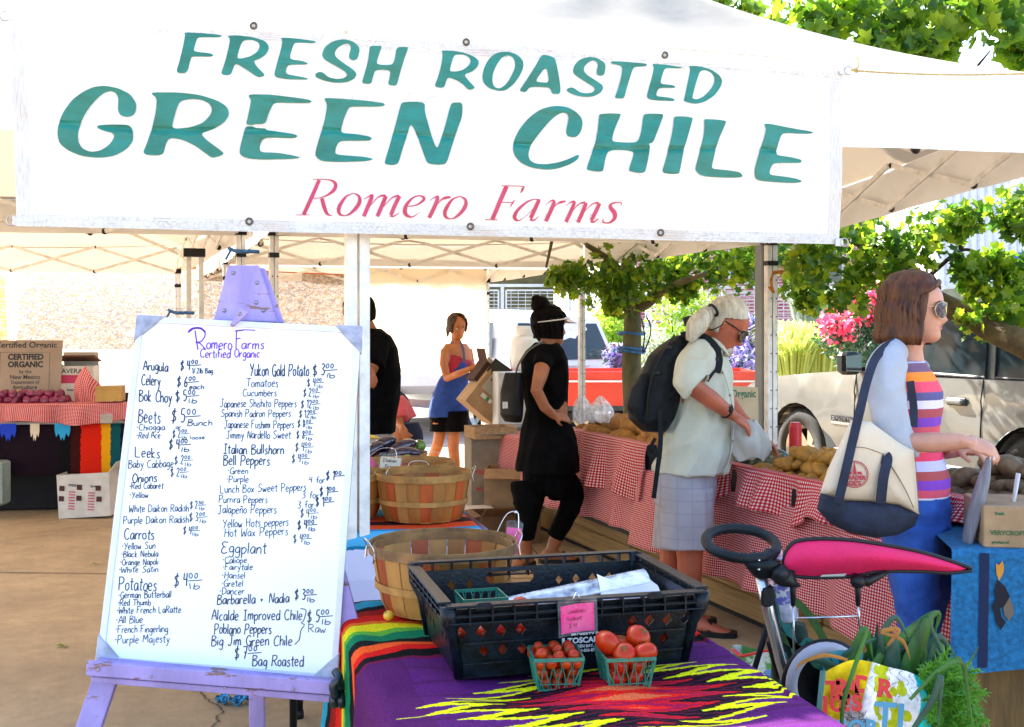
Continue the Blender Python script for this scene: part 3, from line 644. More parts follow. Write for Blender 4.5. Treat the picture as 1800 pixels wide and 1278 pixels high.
for (fr,loops) in GL:banner_glyph('letter',[S(l) for l in loops],fr[0],fr[1],M_teal)
def banner_stroke(mb,pts,org,s):
 P3=spline([V(p) for p in pts],5) if len(pts)>2 else [V(p) for p in pts]
 vs_=[]
 for i,p in enumerate(P3):
  t=(P3[min(i+1,len(P3)-1)]-P3[max(i-1,0)]);t.z=0;t.normalize();n=V((-t.y,t.x,0));w=max(p.z,3.5)*.5
  for q in (-1,1):
   x,y=p.x+n.x*q*w,p.y+n.y*q*w;vs_.append(bpt(*px2uv(org[0]+x/s,org[1]+y/s),.0045))
 mb.add(vs_,[(2*i,2*i+1,2*i+3,2*i+2) for i in range(len(P3)-1)])
RO,FA=((510,300),5.4545),((840,310),6.4286)
oo="610,215,8 660,245,24 665,300,36 630,360,34 570,415,20 520,432,10 475,415,26 465,370,36 490,310,34 540,245,18 610,215,8"
oo2=' '.join('%g,%g,%s'%(float(q.split(',')[0])+1016,float(q.split(',')[1])+32,q.split(',')[2]) for q in oo.split())
NAME=[(RO,["280,85,34 205,255,38 130,420,36","218,78,7 300,78,7","300,79,8 380,85,12 428,110,28 436,150,34 408,195,30 350,235,16 280,258,8 220,262,6","305,262,34 325,340,38 350,405,30 380,427,12 406,430,5","55,423,7 190,423,7"]),(RO,[oo]),(RO,["705,275,5 760,245,14 785,240,30 760,310,38 705,440,36","755,350,5 850,250,12 915,242,26","918,245,36 878,340,38 835,440,36","890,350,5 980,260,12 1045,242,24","1048,245,36 1000,340,38 965,425,34","960,430,24 990,440,14 1045,405,4"]),(RO,["1115,345,7 1200,335,12 1260,300,22 1282,265,26 1240,243,12 1180,260,16 1120,320,30 1098,380,40 1110,425,34 1160,447,14 1200,430,8 1240,400,4"]),(RO,["1335,290,5 1390,255,12 1412,258,30 1390,330,38 1330,455,36","1390,345,5 1450,280,14 1490,262,28 1535,256,18"]),(RO,[oo2]),(FA,["320,115,50 240,300,48 160,490,46","262,110,9 390,112,9 520,118,9","518,120,6 500,150,26 478,195,5","255,296,9 390,299,10","414,264,5 388,305,18 358,355,5","78,492,9 215,492,9"]),(FA,["700,266,8 620,265,12 540,300,22 450,380,34 412,450,42 425,492,30 470,498,10 540,450,7 620,370,5","685,268,40 640,370,44 592,475,42","585,485,30 625,500,18 680,455,4"]),(FA,["755,330,5 820,280,14 852,288,34 830,360,44 760,512,42","820,385,5 890,315,14 930,297,28 980,286,18"]),(FA,["985,340,5 1040,297,14 1078,300,34 1040,400,42 985,520,40","1040,420,5 1130,320,12 1200,300,28","1210,305,40 1170,410,44 1120,525,42","1175,420,5 1280,320,12 1350,305,26","1360,310,40 1320,400,44 1270,500,40","1262,512,28 1300,520,20 1350,480,4"]),(FA,["1610,308,12 1600,340,5","1608,305,9 1550,300,14 1490,322,26 1485,360,42 1530,420,50 1530,480,40 1480,526,20 1430,531,14 1395,518,18","1393,520,14 1412,480,5"])]
for fr,sts in NAME:
 m=MB()
 for st in sts:banner_stroke(m,S(st),fr[0],fr[1])
 m.build('letter',M_pink,banner)
M_eye=mat('grey_brass',(.12,.1,.085),rough=.45,metal=.7,var=.25,vs=80)
def ring_at(p,r,rr,nrm,mb):
 x=nrm.orthogonal().normalized();y=nrm.cross(x)
 mb.tube([p+(x*math.cos(a)+y*math.sin(a))*r for a in np.linspace(0,2*math.pi,17)[:-1]],rr,6,closed= True)
for (x,y) in ((446,47),(820,73),(1167,98),(438,389),(827,398),(1161,409)):
 u,v=px2uv(x,y);p=bpt(u,v,.004);mb=MB();ring_at(p,.0105,.0042,bn,mb)
 mb.build('eyelet',M_eye,banner,smooth= True)
 mb=MB();x_=bn.orthogonal().normalized();y_=bn.cross(x_);mb.add([p+(x_*math.cos(a)+y_*math.sin(a))*.008-bn*.001 for a in np.linspace(0,2*math.pi,13)[:-1]],[tuple(range(12))]);mb.build('eyelet_hole',mat('eyelet_core',(.5,.46,.4),rough=.6),banner)
M_silver=mat('worn_steel',(.45,.43,.42),rough=.35,metal=.9,var=.2,vs=60)
for (x,y,sx_) in ((8,28,-1),(20,388,-1),(1491,124,1),(1484,426,1)):
 p=P(x,y,3.87 if x<100 else 4.45);mb=MB();ring_at(p,.016,.0028,bn,mb);mb.build('corner_ring',M_silver,banner,smooth= True)
 mb=MB();mb.box(p-V((sx_*.02,0,0)),(.03,.008,.03),R(11));mb.build('ring_tab',M_hem,banner)
mb=MB();p=P(1500,124,4.45);q=P(1830,128,4.62)
pts=[p.lerp(q,t)+V((0,0,-.012*4*t*(1-t))) for t in np.linspace(0,1,30)]
mb.tube(pts,.0035,6);mb.tube([p+V((-.01,0,0)),P(1509,118,4.45),P(1508,104,4.44),P(1506,98,4.44)],.003,6)
mb.ball(p+V((.012,0,0)),.009,8,6);rope=mb.build('tie_rope',mat('yellow_rope',(.5,.36,.12),rough=.9,var=.4,vs=200),smooth= True);tag(rope,'yellow tie rope running right from the top corner ring of the banner','rope')
# ------------------------------------------------------------ purple easel
M_purp=mat('lilac_paint',(.32,.255,.56),rough=.62,var=.14,vs=10,bump=.12,bs=50,stretch=(1,1,.4))
def lilac():
 N=M_purp.node_tree.nodes;L=M_purp.node_tree.links;b=N['Principled BSDF'];rp=[n for n in N if n.type=='VALTORGB'][0]
 tc=N.new('ShaderNodeTexCoord');mp=N.new('ShaderNodeMapping');mp.inputs['Scale'].default_value=(9,9,40);L.new(tc.outputs['Object'],mp.inputs[0])
 nz=N.new('ShaderNodeTexNoise');nz.inputs['Scale'].default_value=1.0;nz.inputs['Detail'].default_value=7;nz.inputs['Roughness'].default_value=.7;L.new(mp.outputs[0],nz.inputs[0])
 g=N.new('ShaderNodeMapRange');g.inputs['From Min'].default_value=.60;g.inputs['From Max'].default_value=.62;L.new(nz.outputs[0],g.inputs[0])
 mx=N.new('ShaderNodeMix');mx.data_type='RGBA';mx.inputs[7].default_value=(.2,.11,.1,1);L.new(g.outputs[0],mx.inputs[0]);L.new(rp.outputs[0],mx.inputs[6]);L.new(mx.outputs[2],b.inputs['Base Color'])
lilac()
M_bolt2=mat('galvanised_bolt',(.3,.28,.32),rough=.4,metal=.8,var=.2,vs=60)
easel=thing('easel','lilac painted wooden easel holding the price whiteboard','easel',G(380,1278+260,0))
YB,YT=2.86,3.08
def slab(name,pts,Yfun,depth,material=M_purp,parent=easel,bev=.003):
 """flat board: front outline in picture points with their distance, thickness away from the camera"""
 f=[P(x,y,Yfun(x,y)) for x,y in pts];n=len(f);nr=(f[1]-f[0]).cross(f[2]-f[0]).normalized()
 if nr.y<0:nr=-nr
 mb=MB();mb.add(f+[p+nr*depth for p in f],[tuple(range(n)),tuple(range(2*n-1,n-1,-1))]+[(i,(i+1)%n,n+(i+1)%n,n+i) for i in range(n)])
 o=mb.build(name,material,parent);bmm=bmesh.new();bmm.from_mesh(o.data);bmesh.ops.recalc_face_normals(bmm,faces=bmm.faces);bmm.to_mesh(o.data);bmm.free()
 if bev:bevel(o,bev,2)
 return o
Yb= lambda x,y:YB+(YT-YB)*(1180-y)/(1180-560)+.03*(x-400)/400
slab('head_plate',[(401,466),(455,466),(487,566),(375,563)], lambda x,y:Yb(x,y)+.045,.02)
slab('rear_cap',[(440,466),(466,472),(499,568),(476,566)], lambda x,y:Yb(x,y)+.066,.02)
slab('catch',[(421,540),(437,549),(408,574),(404,571)], lambda x,y:Yb(x,y)-.012,.012,bev=.0015)
for (x,y) in ((452,497),(394,546),(463,546),(410,480),(450,532)):
 p=P(x,y,Yb(x,y)+.044);mb=MB();mb.lathe([(0,-.004),(.004,-.003),(.006,0),(0,0)],10,p,Matrix.Rotation(R(-90),3,'X'));mb.build('bolt',M_bolt2,easel,smooth= True)
p=P(421,552,Yb(421,552)-.012);mb=MB();mb.lathe([(0,-.003),(.005,-.002),(.006,0),(0,0)],10,p,Matrix.Rotation(R(-90),3,'X'));mb.build('bolt',M_bolt2,easel,smooth= True)
def leg(name,a,Ya,b,Yb2,w,d):
 A,B=P(a[0],a[1],Ya),P(b[0],b[1],Yb2);dr=(B-A);t=-A.z/dr.z;B=A+dr*t
 mb=MB();x=V((1,.03,0));dn=(B-A).normalized();x=(x-dn*x.dot(dn)).normalized();y=dn.cross(x)
 M=Matrix((x,dn,y)).transposed();mb.box((A+B)/2,(w,(B-A).length,d),M);o=mb.build(name,M_purp,easel);bevel(o,.003)
leg('front_leg',(402,562),3.16,(170,1240),2.86,.062,.02)
leg('front_leg',(468,562),3.16,(648,1240),2.90,.062,.02)
leg('back_leg',(437,520),3.2,(452,1240),3.42,.045,.025)
slab('tray_front',[(152,1163),(597,1199),(632,1204),(634,1226),(150,1188)], lambda x,y:2.78+.06*(x-150)/480,.02)
slab('tray_rail',[(158,1189),(634,1227),(633,1240),(160,1200)], lambda x,y:2.795+.06*(x-150)/480,.035)
a,b_=P(160,1165,2.80),P(628,1202,2.86);mb=MB();mb.beam(a+V((0,.055,-.01)),b_+V((0,.055,-.01)),.1,.016);bevel(mb.build('tray_shelf',M_purp,easel),.002)
for (x,y) in ((265,1190),(395,1210),(515,1212),(172,1178)):
 p=P(x,y,2.775+.06*(x-150)/480);mb=MB();mb.lathe([(0,-.002),(.003,-.0015),(.004,0),(0,0)],8,p,Matrix.Rotation(R(-90),3,'X'));mb.build('bolt',M_bolt2,easel)
# ------------------------------------------------------------ whiteboard
WTL,WTR,WBR,WBL=P(243,556,YT-.0),P(636,576,YT+.04),P(592,1199,YB+.03),P(170,1165,YB)
_n=(WTR-WTL).cross(WBL-WTL);_o=V((0,0,EYE));_d=WBR-_o;WBR=_o+_d*((WTL-_o).dot(_n)/_d.dot(_n))
def wq(u,v): return (WTL*(1-u)+WTR*u)*(1-v)+(WBL*(1-u)+WBR*u)*v
wn_=(WTR-WTL).cross(WBL-WTL).normalized()
if wn_.y>0:wn_=-wn_
board=thing('whiteboard','white dry-erase board with the handwritten price list, on the lilac easel','whiteboard',wq(.5,1))
M_wb=mat('whiteboard_enamel',(.74,.77,.86),rough=.12,var=.015,vs=2,coat=.5)
M_alu=mat('white_aluminium_trim',(.6,.62,.72),rough=.3,var=.05,vs=20)
mb=MB();fr=[wq(0,0),wq(1,0),wq(1,1),wq(0,1)]
mb.add([p for p in fr]+[p-wn_*.012 for p in fr],[(0,1,2,3),(7,6,5,4),(0,4,5,1),(1,5,6,2),(2,6,7,3),(3,7,4,0)]);mb.build('writing_panel',M_wb,board)
fw=.028
for (a,b_,c,d) in (((0,0),(1,0),(1,fw*.66),(0,fw*.66)),((0,1-fw*.66),(1,1-fw*.66),(1,1),(0,1)),((0,fw*.66),(fw,fw*.66),(fw,1-fw*.66),(0,1-fw*.66)),((1-fw,fw*.66),(1,fw*.66),(1,1-fw*.66),(1-fw,1-fw*.66))):
 q=[wq(*t) for t in (a,b_,c,d)];mb=MB();mb.add([p+wn_*.006 for p in q]+[p-wn_*.014 for p in q],[(0,1,2,3),(7,6,5,4),(0,4,5,1),(1,5,6,2),(2,6,7,3),(3,7,4,0)])
 o=mb.build('edge_trim',M_alu,board);bmm=bmesh.new();bmm.from_mesh(o.data);bmesh.ops.recalc_face_normals(bmm,faces=bmm.faces);bmm.to_mesh(o.data);bmm.free();bevel(o,.002)
M_cap=mat('grey_corner_cap',(.30,.32,.42),rough=.3,var=.2,vs=30,coat=.3)
for (u,v) in ((0,0),(1,0),(1,1),(0,1)):
 su,sv=(1 if u==0 else -1),(1 if v==0 else -1);e=.006
 q=[wq(u-su*e,v-sv*e*.6),wq(u+su*.165,v-sv*e*.6),wq(u+su*.03,v+sv*.07),wq(u-su*e,v+sv*.1)]
 q=[wq(u-su*e,v-sv*e*.6),wq(u+su*.125,v-sv*e*.6),wq(u-su*e,v+sv*.08)]
 mb=MB();mb.add([p+wn_*.009 for p in q]+[p-wn_*.017 for p in q],[(0,1,2),(5,4,3),(0,3,4,1),(1,4,5,2),(2,5,3,0)])
 o=mb.build('corner_cap',M_cap,board);bmm=bmesh.new();bmm.from_mesh(o.data);bmesh.ops.recalc_face_normals(bmm,faces=bmm.faces);bmm.to_mesh(o.data);bmm.free();bevel(o,.004,3)
# ---- handwriting: single-stroke letters drawn as marker ribbons
HW={'A':"0,0 2.2,10 4.6,0|.9,3.6 3.9,3.8",'B':"0,0 0,10|0,10 3,9.4 3.3,7.4 .4,5.6 3.6,4.6 3.8,1.6 2,0 -.2,.1",'C':"4,8.6 2.6,10 .6,8 0,4.5 .8,1 2.6,0 4.2,1.4",'D':"0,0 .2,10|-.4,9.8 2.6,9.6 4.2,6.5 3.6,2 .6,0 -.4,.2",'E':"4,9.6 1.2,10 0,8 1.4,6 2.8,5.6|1.4,5.8 0,3.6 .4,.8 2,0 4.2,1",'F':"0,0 .2,9.6|-.4,9.8 4.4,10.2|.1,5.4 2.8,5.8",'G':"4,8.4 2.6,10 .6,8 0,4 1.4,.2 3.4,.6 4.2,4 2.4,4.2|4.2,4 4.2,-.6",'H':"0,0 0,10|3.8,0 3.8,10|0,5.2 3.8,5.6",'I':"1.6,0 1.6,10|0,9.8 3.2,10|0,0 3.2,.1",'J':"2.8,10 2.6,2 1.4,-.2 -.2,1.2|.8,10 4.4,10",'K':"0,0 .2,10|3.6,9.6 .4,4.6 3.8,0",'L':"0,10 0,.2|0,.2 3.8,0",'M':"0,0 .6,9.6 2.6,3.6 4.6,10 5.2,0",'N':"0,0 .3,10 3.7,0 4,10",'O':"2.2,10 .2,7.4 .2,2.6 2.2,0 4.2,2.8 4,7.6 2.2,10",'P':"0,-.4 .2,10|-.2,9.8 3,9.8 4,7.6 2.6,5 .3,4.4",'R':"0,0 .2,10|-.4,9.6 2.8,10 4,7.8 2.4,5.4 .2,5|1.4,5.2 4.4,0",'S':"3.8,8.8 2,10 .4,8 1.6,5.6 3.6,3.6 3,.8 1,0 -.3,1.2",'T':"2,0 2.2,9.6|-.6,9.4 4.8,10",'W':"0,10 .8,0 2.6,6.6 4.2,0 5.6,10",'Y':"0,10 2,5.2|4.4,10 1,-.6",'a':"3,5.2 1.4,6 0,3.4 .6,.4 2,.8 3,4.4|3,5.8 3.3,0",'b':"0,10 .1,.3|.1,3.6 1.8,5.6 3.2,3.2 2,.2 .1,.4",'c':"2.8,5 1.4,5.8 0,3.2 .8,.3 2.8,.8",'d':"3,5 1.4,5.8 0,3.2 .8,.1 2.6,1.2 3.1,4.6|3.2,10 3.2,0",'e':"0,3 2.8,3.8 2.2,5.8 .8,5.6 0,3 .8,.2 2.9,.9",'f':"3,9 1.9,10 1.1,8 1,0|-.2,5.2 2.4,5.6",'g':"3,5.2 1.4,6 0,3.4 .8,1 2.6,2 3,5.6|3,5.8 2.8,-2 1.4,-3.4 .2,-2.2",'h':"0,10 .1,0|.1,3.6 1.6,5.8 2.8,4.4 2.9,0",'i':"0,5.4 .1,0|.1,7.8 .3,8.2",'j':".8,5.4 .7,-2 -.6,-3|.8,7.8 .9,8.1",'k':"0,10 .1,0|2.6,6 .2,2.8 2.8,0",'l':"0,10 .2,0",'m':"0,5.6 .1,0|.1,3.8 1.3,5.8 2.1,4.4 2.2,0|2.2,3.8 3.4,5.8 4.3,4.4 4.4,0",'n':"0,5.6 .1,0|.1,3.6 1.6,5.8 2.8,4.4 2.9,0",'o':"1.6,5.8 .1,4 .3,1 1.7,0 3,1.6 2.8,4.6 1.6,5.8",'p':"0,5.8 .1,-3.6|.1,4 1.8,5.8 3.2,3.6 2,.6 .1,.8",'r':"0,5.6 .1,0|.1,3.6 1.2,5.6 2.4,5.2",'s':"2.4,5.2 1.2,5.8 .3,4.4 2.2,2 1.4,.1 -.1,.7",'t':"1.2,9 1.2,.8 2.4,.2|-.2,6 2.8,6.4",'u':"0,5.6 .2,1 1.4,.1 2.8,1.6|2.8,5.6 3,0",'v':"0,5.6 1.4,0 2.8,5.8",'w':"0,5.6 .8,.2 2,4 3,.2 4,5.8",'x':"0,5.4 2.8,0|2.8,5.6 0,0",'y':"0,5.6 1.5,1.2|3,5.8 1,-3 0,-3.6",'z':"0,5.4 2.8,5.6 0,.2 3,.2",'•':".4,5.2 .8,5.6 1.2,5.2 .8,4.8 .4,5.2",'+':"0,3.4 2.8,3.4|1.4,5 1.4,1.6",'ñ':"0,5.6 .1,0|.1,3.6 1.6,5.8 2.8,4.4 2.9,0|.2,7.6 1.2,8.4 2,7.6 3,8.2",'$':"3.4,8.4 1.6,9.2 .2,7.4 1.8,5 3.4,3.4 2.6,1 0,1.2|1.9,11.5 1.5,-1.5",'1':"0,8 1.2,10 1.2,0",'2':"0,8 1.4,10 3.2,8.2 1.6,3.6 0,.2 3.8,.2",'3':".2,9 1.8,10 3.2,8 1.4,5.6 3.4,3.4 2.4,.2 0,.6",'4':".6,10 0,5|0,5 3.2,5.2|3,10 2.8,0",'5':"3.4,10 .6,9.8 .4,5.8 2.6,5.6 3.2,2.6 1.6,0 -.1,.8",'6':"2.6,10 .6,6.6 .2,2 1.6,0 3.2,1.8 2.4,4.6 .4,3.4",'7':"0,9.6 3.6,9.8|3.6,9.8 1.2,0|.8,5 3.2,5.4",'8':"2,10 .4,8 3,3.6 2.2,.2 .4,1.6 2.8,7.6 2,10",'0':"1.5,10 .1,6.5 .3,1.6 1.5,0 2.9,2.4 2.8,7.6 1.5,10",'/':"0,-1 2.4,10",'}':"0,11 1.6,9 1,6 2.6,5 1,4 1.6,1 0,-1",'.':".3,.2 .5,.5"}
GW={'M':5.8,'W':6,'m':5,'w':4.6,'i':.7,'l':.8,'j':1.6,'t':2.5,'r':2.4,'f':2.6,'s':2.6,' ':2.6,'•':1.9,'1':1.8,'.':1,'I':3.4}
GS={k:[[tuple(float(a) for a in q.split(',')) for q in st.split()] for st in v.split('|')] for k,v in HW.items()}
def hw_width(s): return sum((GW.get(c,3.3 if c.islower() else 4.4)+1.0) for c in s)-1.0
wplane=(WTR-WTL).cross(WBL-WTL)
def onboard(x,y,off=.0012):
 o_=V((0,0,EYE));d=P(x,y,1)-o_;t=(WTL-o_).dot(wplane)/d.dot(wplane); return o_+d*t+wn_*off
M_marker=mat('black_marker',(.012,.01,.03),rough=.35,var=.0)
M_marker2=mat('purple_marker',(.16,.015,.45),rough=.35,var=.0)
rw=random.Random(3)
def ribbon(mb,pts,w,fn):
 """pts in picture points, w full width in picture points"""
 k=len(pts)
 if k<2: return
 P2=[V((p[0],p[1],0)) for p in pts]
 if k>2:P2=spline(P2,4)
 out=[]
 for i,p in enumerate(P2):
  t=P2[min(i+1,len(P2)-1)]-P2[max(i-1,0)]
  if t.length<1e-6:t=V((1,0,0))
  t.normalize();n=V((-t.y,t.x,0))
  for q in (-1,1):out.append(fn(p.x+n.x*q*w/2,p.y+n.y*q*w/2))
 mb.add(out,[(2*i,2*i+2,2*i+3,2*i+1) for i in range(len(P2)-1)])
def write(mb,s,x0,yb,x1,cap,w=1.9,slope=0.0,fn=onboard,jit=.25):
 W=hw_width(s);sx_=(x1-x0)/W;k=cap/10;x=x0
 for c in s:
  gw=GW.get(c,3.3 if c.islower() else 4.4)
  if c in GS:
   dy=rw.uniform(-.5,.5)*k;dr=rw.uniform(-.05,.05)
   for st in GS[c]:
    pts=[]
    for (a,b) in st:
     a2=a+rw.uniform(-jit,jit)*.5+b*.05+dr*b;b2=b+rw.uniform(-jit,jit)*.5
     X=x+a2*sx_;pts.append((X,yb-b2*k+dy+slope*(X-x0)))
    ribbon(mb,pts,w,fn)
  x+=(gw+1.0)*sx_
def price(mb,x,y,n,cents='00',s=14,unit='lb',gap=0):
 w=2.1 if s>15 else 1.6
 wd=s*.42;write(mb,'$',x,y,x+wd*.95,s*.9,w);x2=x+wd+s*.30+gap
 for c in n:write(mb,c,x2,y,x2+(wd*.5 if c=='1' else wd*.85),s,w);x2+=(wd*.75 if c=='1' else wd*1.05)
 write(mb,cents,x2,y-s*.62,x2+s*.72,s*.4,w*.8);ribbon(mb,[(x2-s*.1,y-s*.42),(x2+s*1.0,y-s*.5)],w*.8,onboard)
 if unit:write(mb,unit,x2+s*.05,y+s*.22,x2+s*.05+len(unit)*s*.36,s*.45,w*.8)
rows=[('Arugula',252,651,295,17),('Celery',249,677,282,19),('Bok Choy',245,705,302,20),('Beets',243,743,282,23),('•Chioggia',240,757,290,11),('•Red Ace',240,771,282,11),('Leeks',238,803,281,18),('Baby Cabbage',226,823,305,14),('Onions',233,848,276,16),('•Red Cabaret',228,860,287,11),('•Yellow',228,876,261,11),('White Daikon Radish',227,901,332,13),('Purple Daikon Radish',217,921,332,13),('Carrots',219,949,271,19),('•Yellow Sun',214,966,273,12),('•Black Nebula',213,980,278,11),('•Orange Napoli',211,994,278,11),('•White Satin',209,1007,278,11),('Potatoes',209,1036,275,23),('•German Butterball',208,1052,301,12),('•Red Thumb',207,1065,265,11),('•White French LaRatte',205,1079,318,12),('•All Blue',204,1096,251,13),('•French Fingerling',203,1113,295,13),('•Purple Majesty',202,1131,298,14),('Yukon Gold Potato',440,661,543,21),('Tomatoes',433,680,489,15),('Cucumbers',427,697,486,13),('Japanese Shishito Peppers',387,716,521,14),('Spanish Padron Peppers',389,733,511,13),('Japanese Fushimi Peppers',394,753,517,14),('Jimmy Nardello Sweet',398,771,511,14),('Italian Bullshorn',393,798,499,17),('Bell Peppers',393,818,474,18),('•Green',400,833,436,11),('•Purple',398,848,437,12),('4 for',543,849,571,11),('Lunch Box Sweet Peppers',387,867,538,14),('3 for',531,876,560,12),('Purrira Peppers',385,884,470,13),('3 for',523,893,552,12),('Jalapeño Peppers',383,903,486,15),('Yellow Hots peppers',392,928,507,15),('Hot Wax Peppers',395,944,506,15),('Eggplant',389,973,468,20),('•Caliope',391,990,434,11),('•Fairytale',391,1002,444,11),('•Hansel',390,1017,431,12),('•Gretel',389,1031,427,12),('•Dancer',386,1045,429,12),('Barbarella + Nadia',382,1063,508,17),('Alcalde Improved Chile',372,1090,531,18),('Poblano Peppers',377,1114,477,18),('Raw',542,1112,573,14),('Big Jim Green Chile',372,1135,513,18),('Bag Roasted',444,1171,533,19)]
for r in rows:
 mb=MB();slope=.05 if r[0] in ('Beets','Bok Choy','Potatoes','Arugula','Celery','Leeks') else (-.02 if r[1]<350 else .0)
 if r[0] in ('Yellow Hots peppers','Hot Wax Peppers','Barbarella + Nadia','Lunch Box Sweet Peppers'):slope=-.03
 write(mb,r[0],r[1],r[2],r[3],r[4],1.9 if r[4]>15 else 1.4,slope);mb.build('handwriting',M_marker,board)
prices=[(317,650,'4','00',17,''),(311,680,'6','00',18,'each'),(309,705,'5','00',19,'lb'),(301,743,'5','00',24,'Bunch'),(303,769,'2','00',14,'lb loose'),(297,790,'4','00',18,'lb'),(307,816,'2','00',15,'lb'),(300,837,'2','00',15,'lb'),(334,894,'2','50',13,'lb'),(333,916,'3','00',15,'lb'),(322,939,'4','00',14,'lb'),(306,1031,'4','00',23,'lb'),(550,660,'3','00',20,'lb'),(540,679,'4','00',14,'lb'),(533,697,'2','00',14,'lb'),(529,717,'12','00',14,'lb'),(526,734,'12','00',13,'lb'),(523,751,'8','00',13,'lb'),(521,771,'8','00',14,'lb'),(519,793,'4','00',15,'lb'),(513,813,'4','00',15,'lb'),(573,844,'1','00',16,''),(562,872,'1','00',16,''),(555,890,'1','00',16,''),(528,909,'4','00',15,'lb'),(523,930,'4','00',16,'lb'),(516,954,'4','00',15,'lb'),(518,1054,'3','00',18,'lb'),(540,1093,'5','00',21,'lb'),(412,1158,'7','00',22,'')]
for q in prices:
 mb=MB();price(mb,*q);mb.build('price_writing',M_marker,board)
mb=MB();write(mb,'1/2lb Bag',338,656,374,9,1.5,.02);write(mb,'or',309,754,318,7,1.5);mb.build('handwriting',M_marker,board)
mb=MB();ribbon(mb,[(528,1070),(538,1073),(534,1090),(530,1095),(536,1098)],1.7,onboard);ribbon(mb,[(535,1100),(529,1108),(526,1124),(518,1133)],1.7,onboard);mb.build('brace_mark',M_marker,board)
mb=MB();ribbon(mb,[(331,585),(342,577),(355,579),(361,588),(354,600),(344,602),(352,604),(362,615)],2.4,onboard);ribbon(mb,[(343,581),(345,596),(348,615)],2.4,onboard);ribbon(mb,[(331,584),(338,578),(352,577),(361,584)],3.6,onboard)
write(mb,'omero',363,614,408,19,2.1);write(mb,'F',415,614,428,32,2.2);write(mb,'arms',425,614,464,17,2.1);ribbon(mb,[(413,582),(430,580),(449,581)],1.8,onboard);mb.build('handwriting',M_marker2,board)
mb=MB();write(mb,'Certified Organic',352,629,457,15,1.9,.0);mb.build('handwriting',M_marker2,board)
M_clamp=mat('clamp_rubber',(.006,.016,.024),rough=.35,var=.3,vs=30)
cl=thing('clamp','dark spring clamp gripping the right end of the easel tray','clamp',P(592,1205,2.83))
mb=MB();mb.tube(spline([P(588,1178,2.80),P(596,1192,2.78),P(586,1206,2.775),P(590,1224,2.78)],5),[.006]+[.011]*14+[.012]);mb.build('jaw',M_clamp,cl,smooth= True)
mb=MB();mb.tube(spline([P(600,1190,2.86),P(608,1198,2.85),P(604,1212,2.84),P(606,1230,2.82)],5),[.009]*15+[.012]);mb.build('jaw',M_clamp,cl,smooth= True)
mb=MB();mb.ball(P(596,1204,2.81),(.02,.03,.015),14,8);mb.box(P(596,1220,2.81),(.036,.03,.022),.1,bev=.006);mb.build('pivot',M_clamp,cl,smooth= True)
for dx in (0,12):
 mb=MB();mb.tube(spline([P(588+dx,1222,2.80),P(586+dx*1.2,1232,2.79),P(590+dx*.9,1240,2.8)],4),[.012]*8+[.007]);mb.build('handle',M_clamp,cl,smooth= True)
mb=MB();q=P(607,1240,2.98);mb.box((q.x,q.y,(q.z+.06)/2),(.028,.028,q.z+.06),bev=.002);mb.box((q.x,q.y,.01),(.09,.09,.018));tag(mb.build('banner_stand',M_frame),'short white metal pole standing under the easel clamp','pole')
mb=MB();q=G(525,1262,0);mb.tube([V((q.x,q.y,0)),V((q.x+.005,q.y+.02,.45))],[.016,.014],12);mb.lathe([(0,0),(.02,0),(.019,.03),(0,.035)],12,(q.x,q.y,0));tag(mb.build('stool_leg',M_black,smooth= True),'black rubber-tipped metal support standing behind the easel tray','support')
# ------------------------------------------------------------ front table with the striped blanket
TZ=.72
TU=V((.970,.242,0));TV=V((.242,-.970,0));TO=V((-.451,3.13,TZ))
TW,TL=.80,1.75
def tp(a,b,z=0.0): return TO+TU*a+TV*b+V((0,0,z))
table=thing('folding_table','folding table under the striped serape blanket in the foreground','table',(tp(TW/2,TL/2).x,tp(TW/2,TL/2).y,0))
mb=MB();c=tp(TW/2,TL/2,-.028);mb.box(c,(TW-.03,TL-.03,.03),math.atan2(TU.y,TU.x));bevel(mb.build('tabletop',mat('grey_tabletop',(.4,.4,.38)),table),.004)
for a in (.06,TW-.06):
 for b in (.08,TL-.08):
  p=tp(a,b);mb=MB();mb.tube([V((p.x,p.y,.0)),V((p.x,p.y,TZ-.045))],.014,10);mb.build('leg',M_black,table,smooth= True)
M_serape=attr_mat('serape_wool')
def stops(t,L_):
 for (a,c) in L_:
  if t<a: return c
 return L_[-1][1]
def serape_colour(a,b):
 w=.004*math.sin(a*41+b*9)+.003*math.sin(a*97)
 bb=b+w
 if bb<.60:
  L_=[(.03,'5a1038'),(.05,'12040c'),(.115,'1d8fb0'),(.14,'0b1018'),(.175,'8a1010'),(.235,'c81a10'),(.262,'d8641a'),(.315,'dcc814'),(.345,'5aa032'),(.40,'0a7048'),(.45,'08100e'),(.505,'e8541a'),(.545,'d0140e'),(.585,'0a0608'),(.61,'6a0c3a')]
  return stops(bb,L_)
 a0,b0=.47,.95
 row=(b-b0)/.047;comb=abs(((row*1.0)%1.0)-.5)*2
 d=abs(a-a0-.0)/.5+abs(b-b0)/.34+.30*(comb-.5)+.012*math.sin(a*170+b*90)
 L_=[(.10,'d8623a'),(.22,'d81c10'),(.33,'94103a'),(.42,'c01020'),(.52,'080a14'),(.58,'4a0e2a'),(.66,'060812'),(.80,'dede10')]
 base='521a5e' if (int(b*60)%5) else '48164f'
 if d<.80: return stops(d,L_)
 if a<.06 or b>1.4: return '4c1450'
 return base
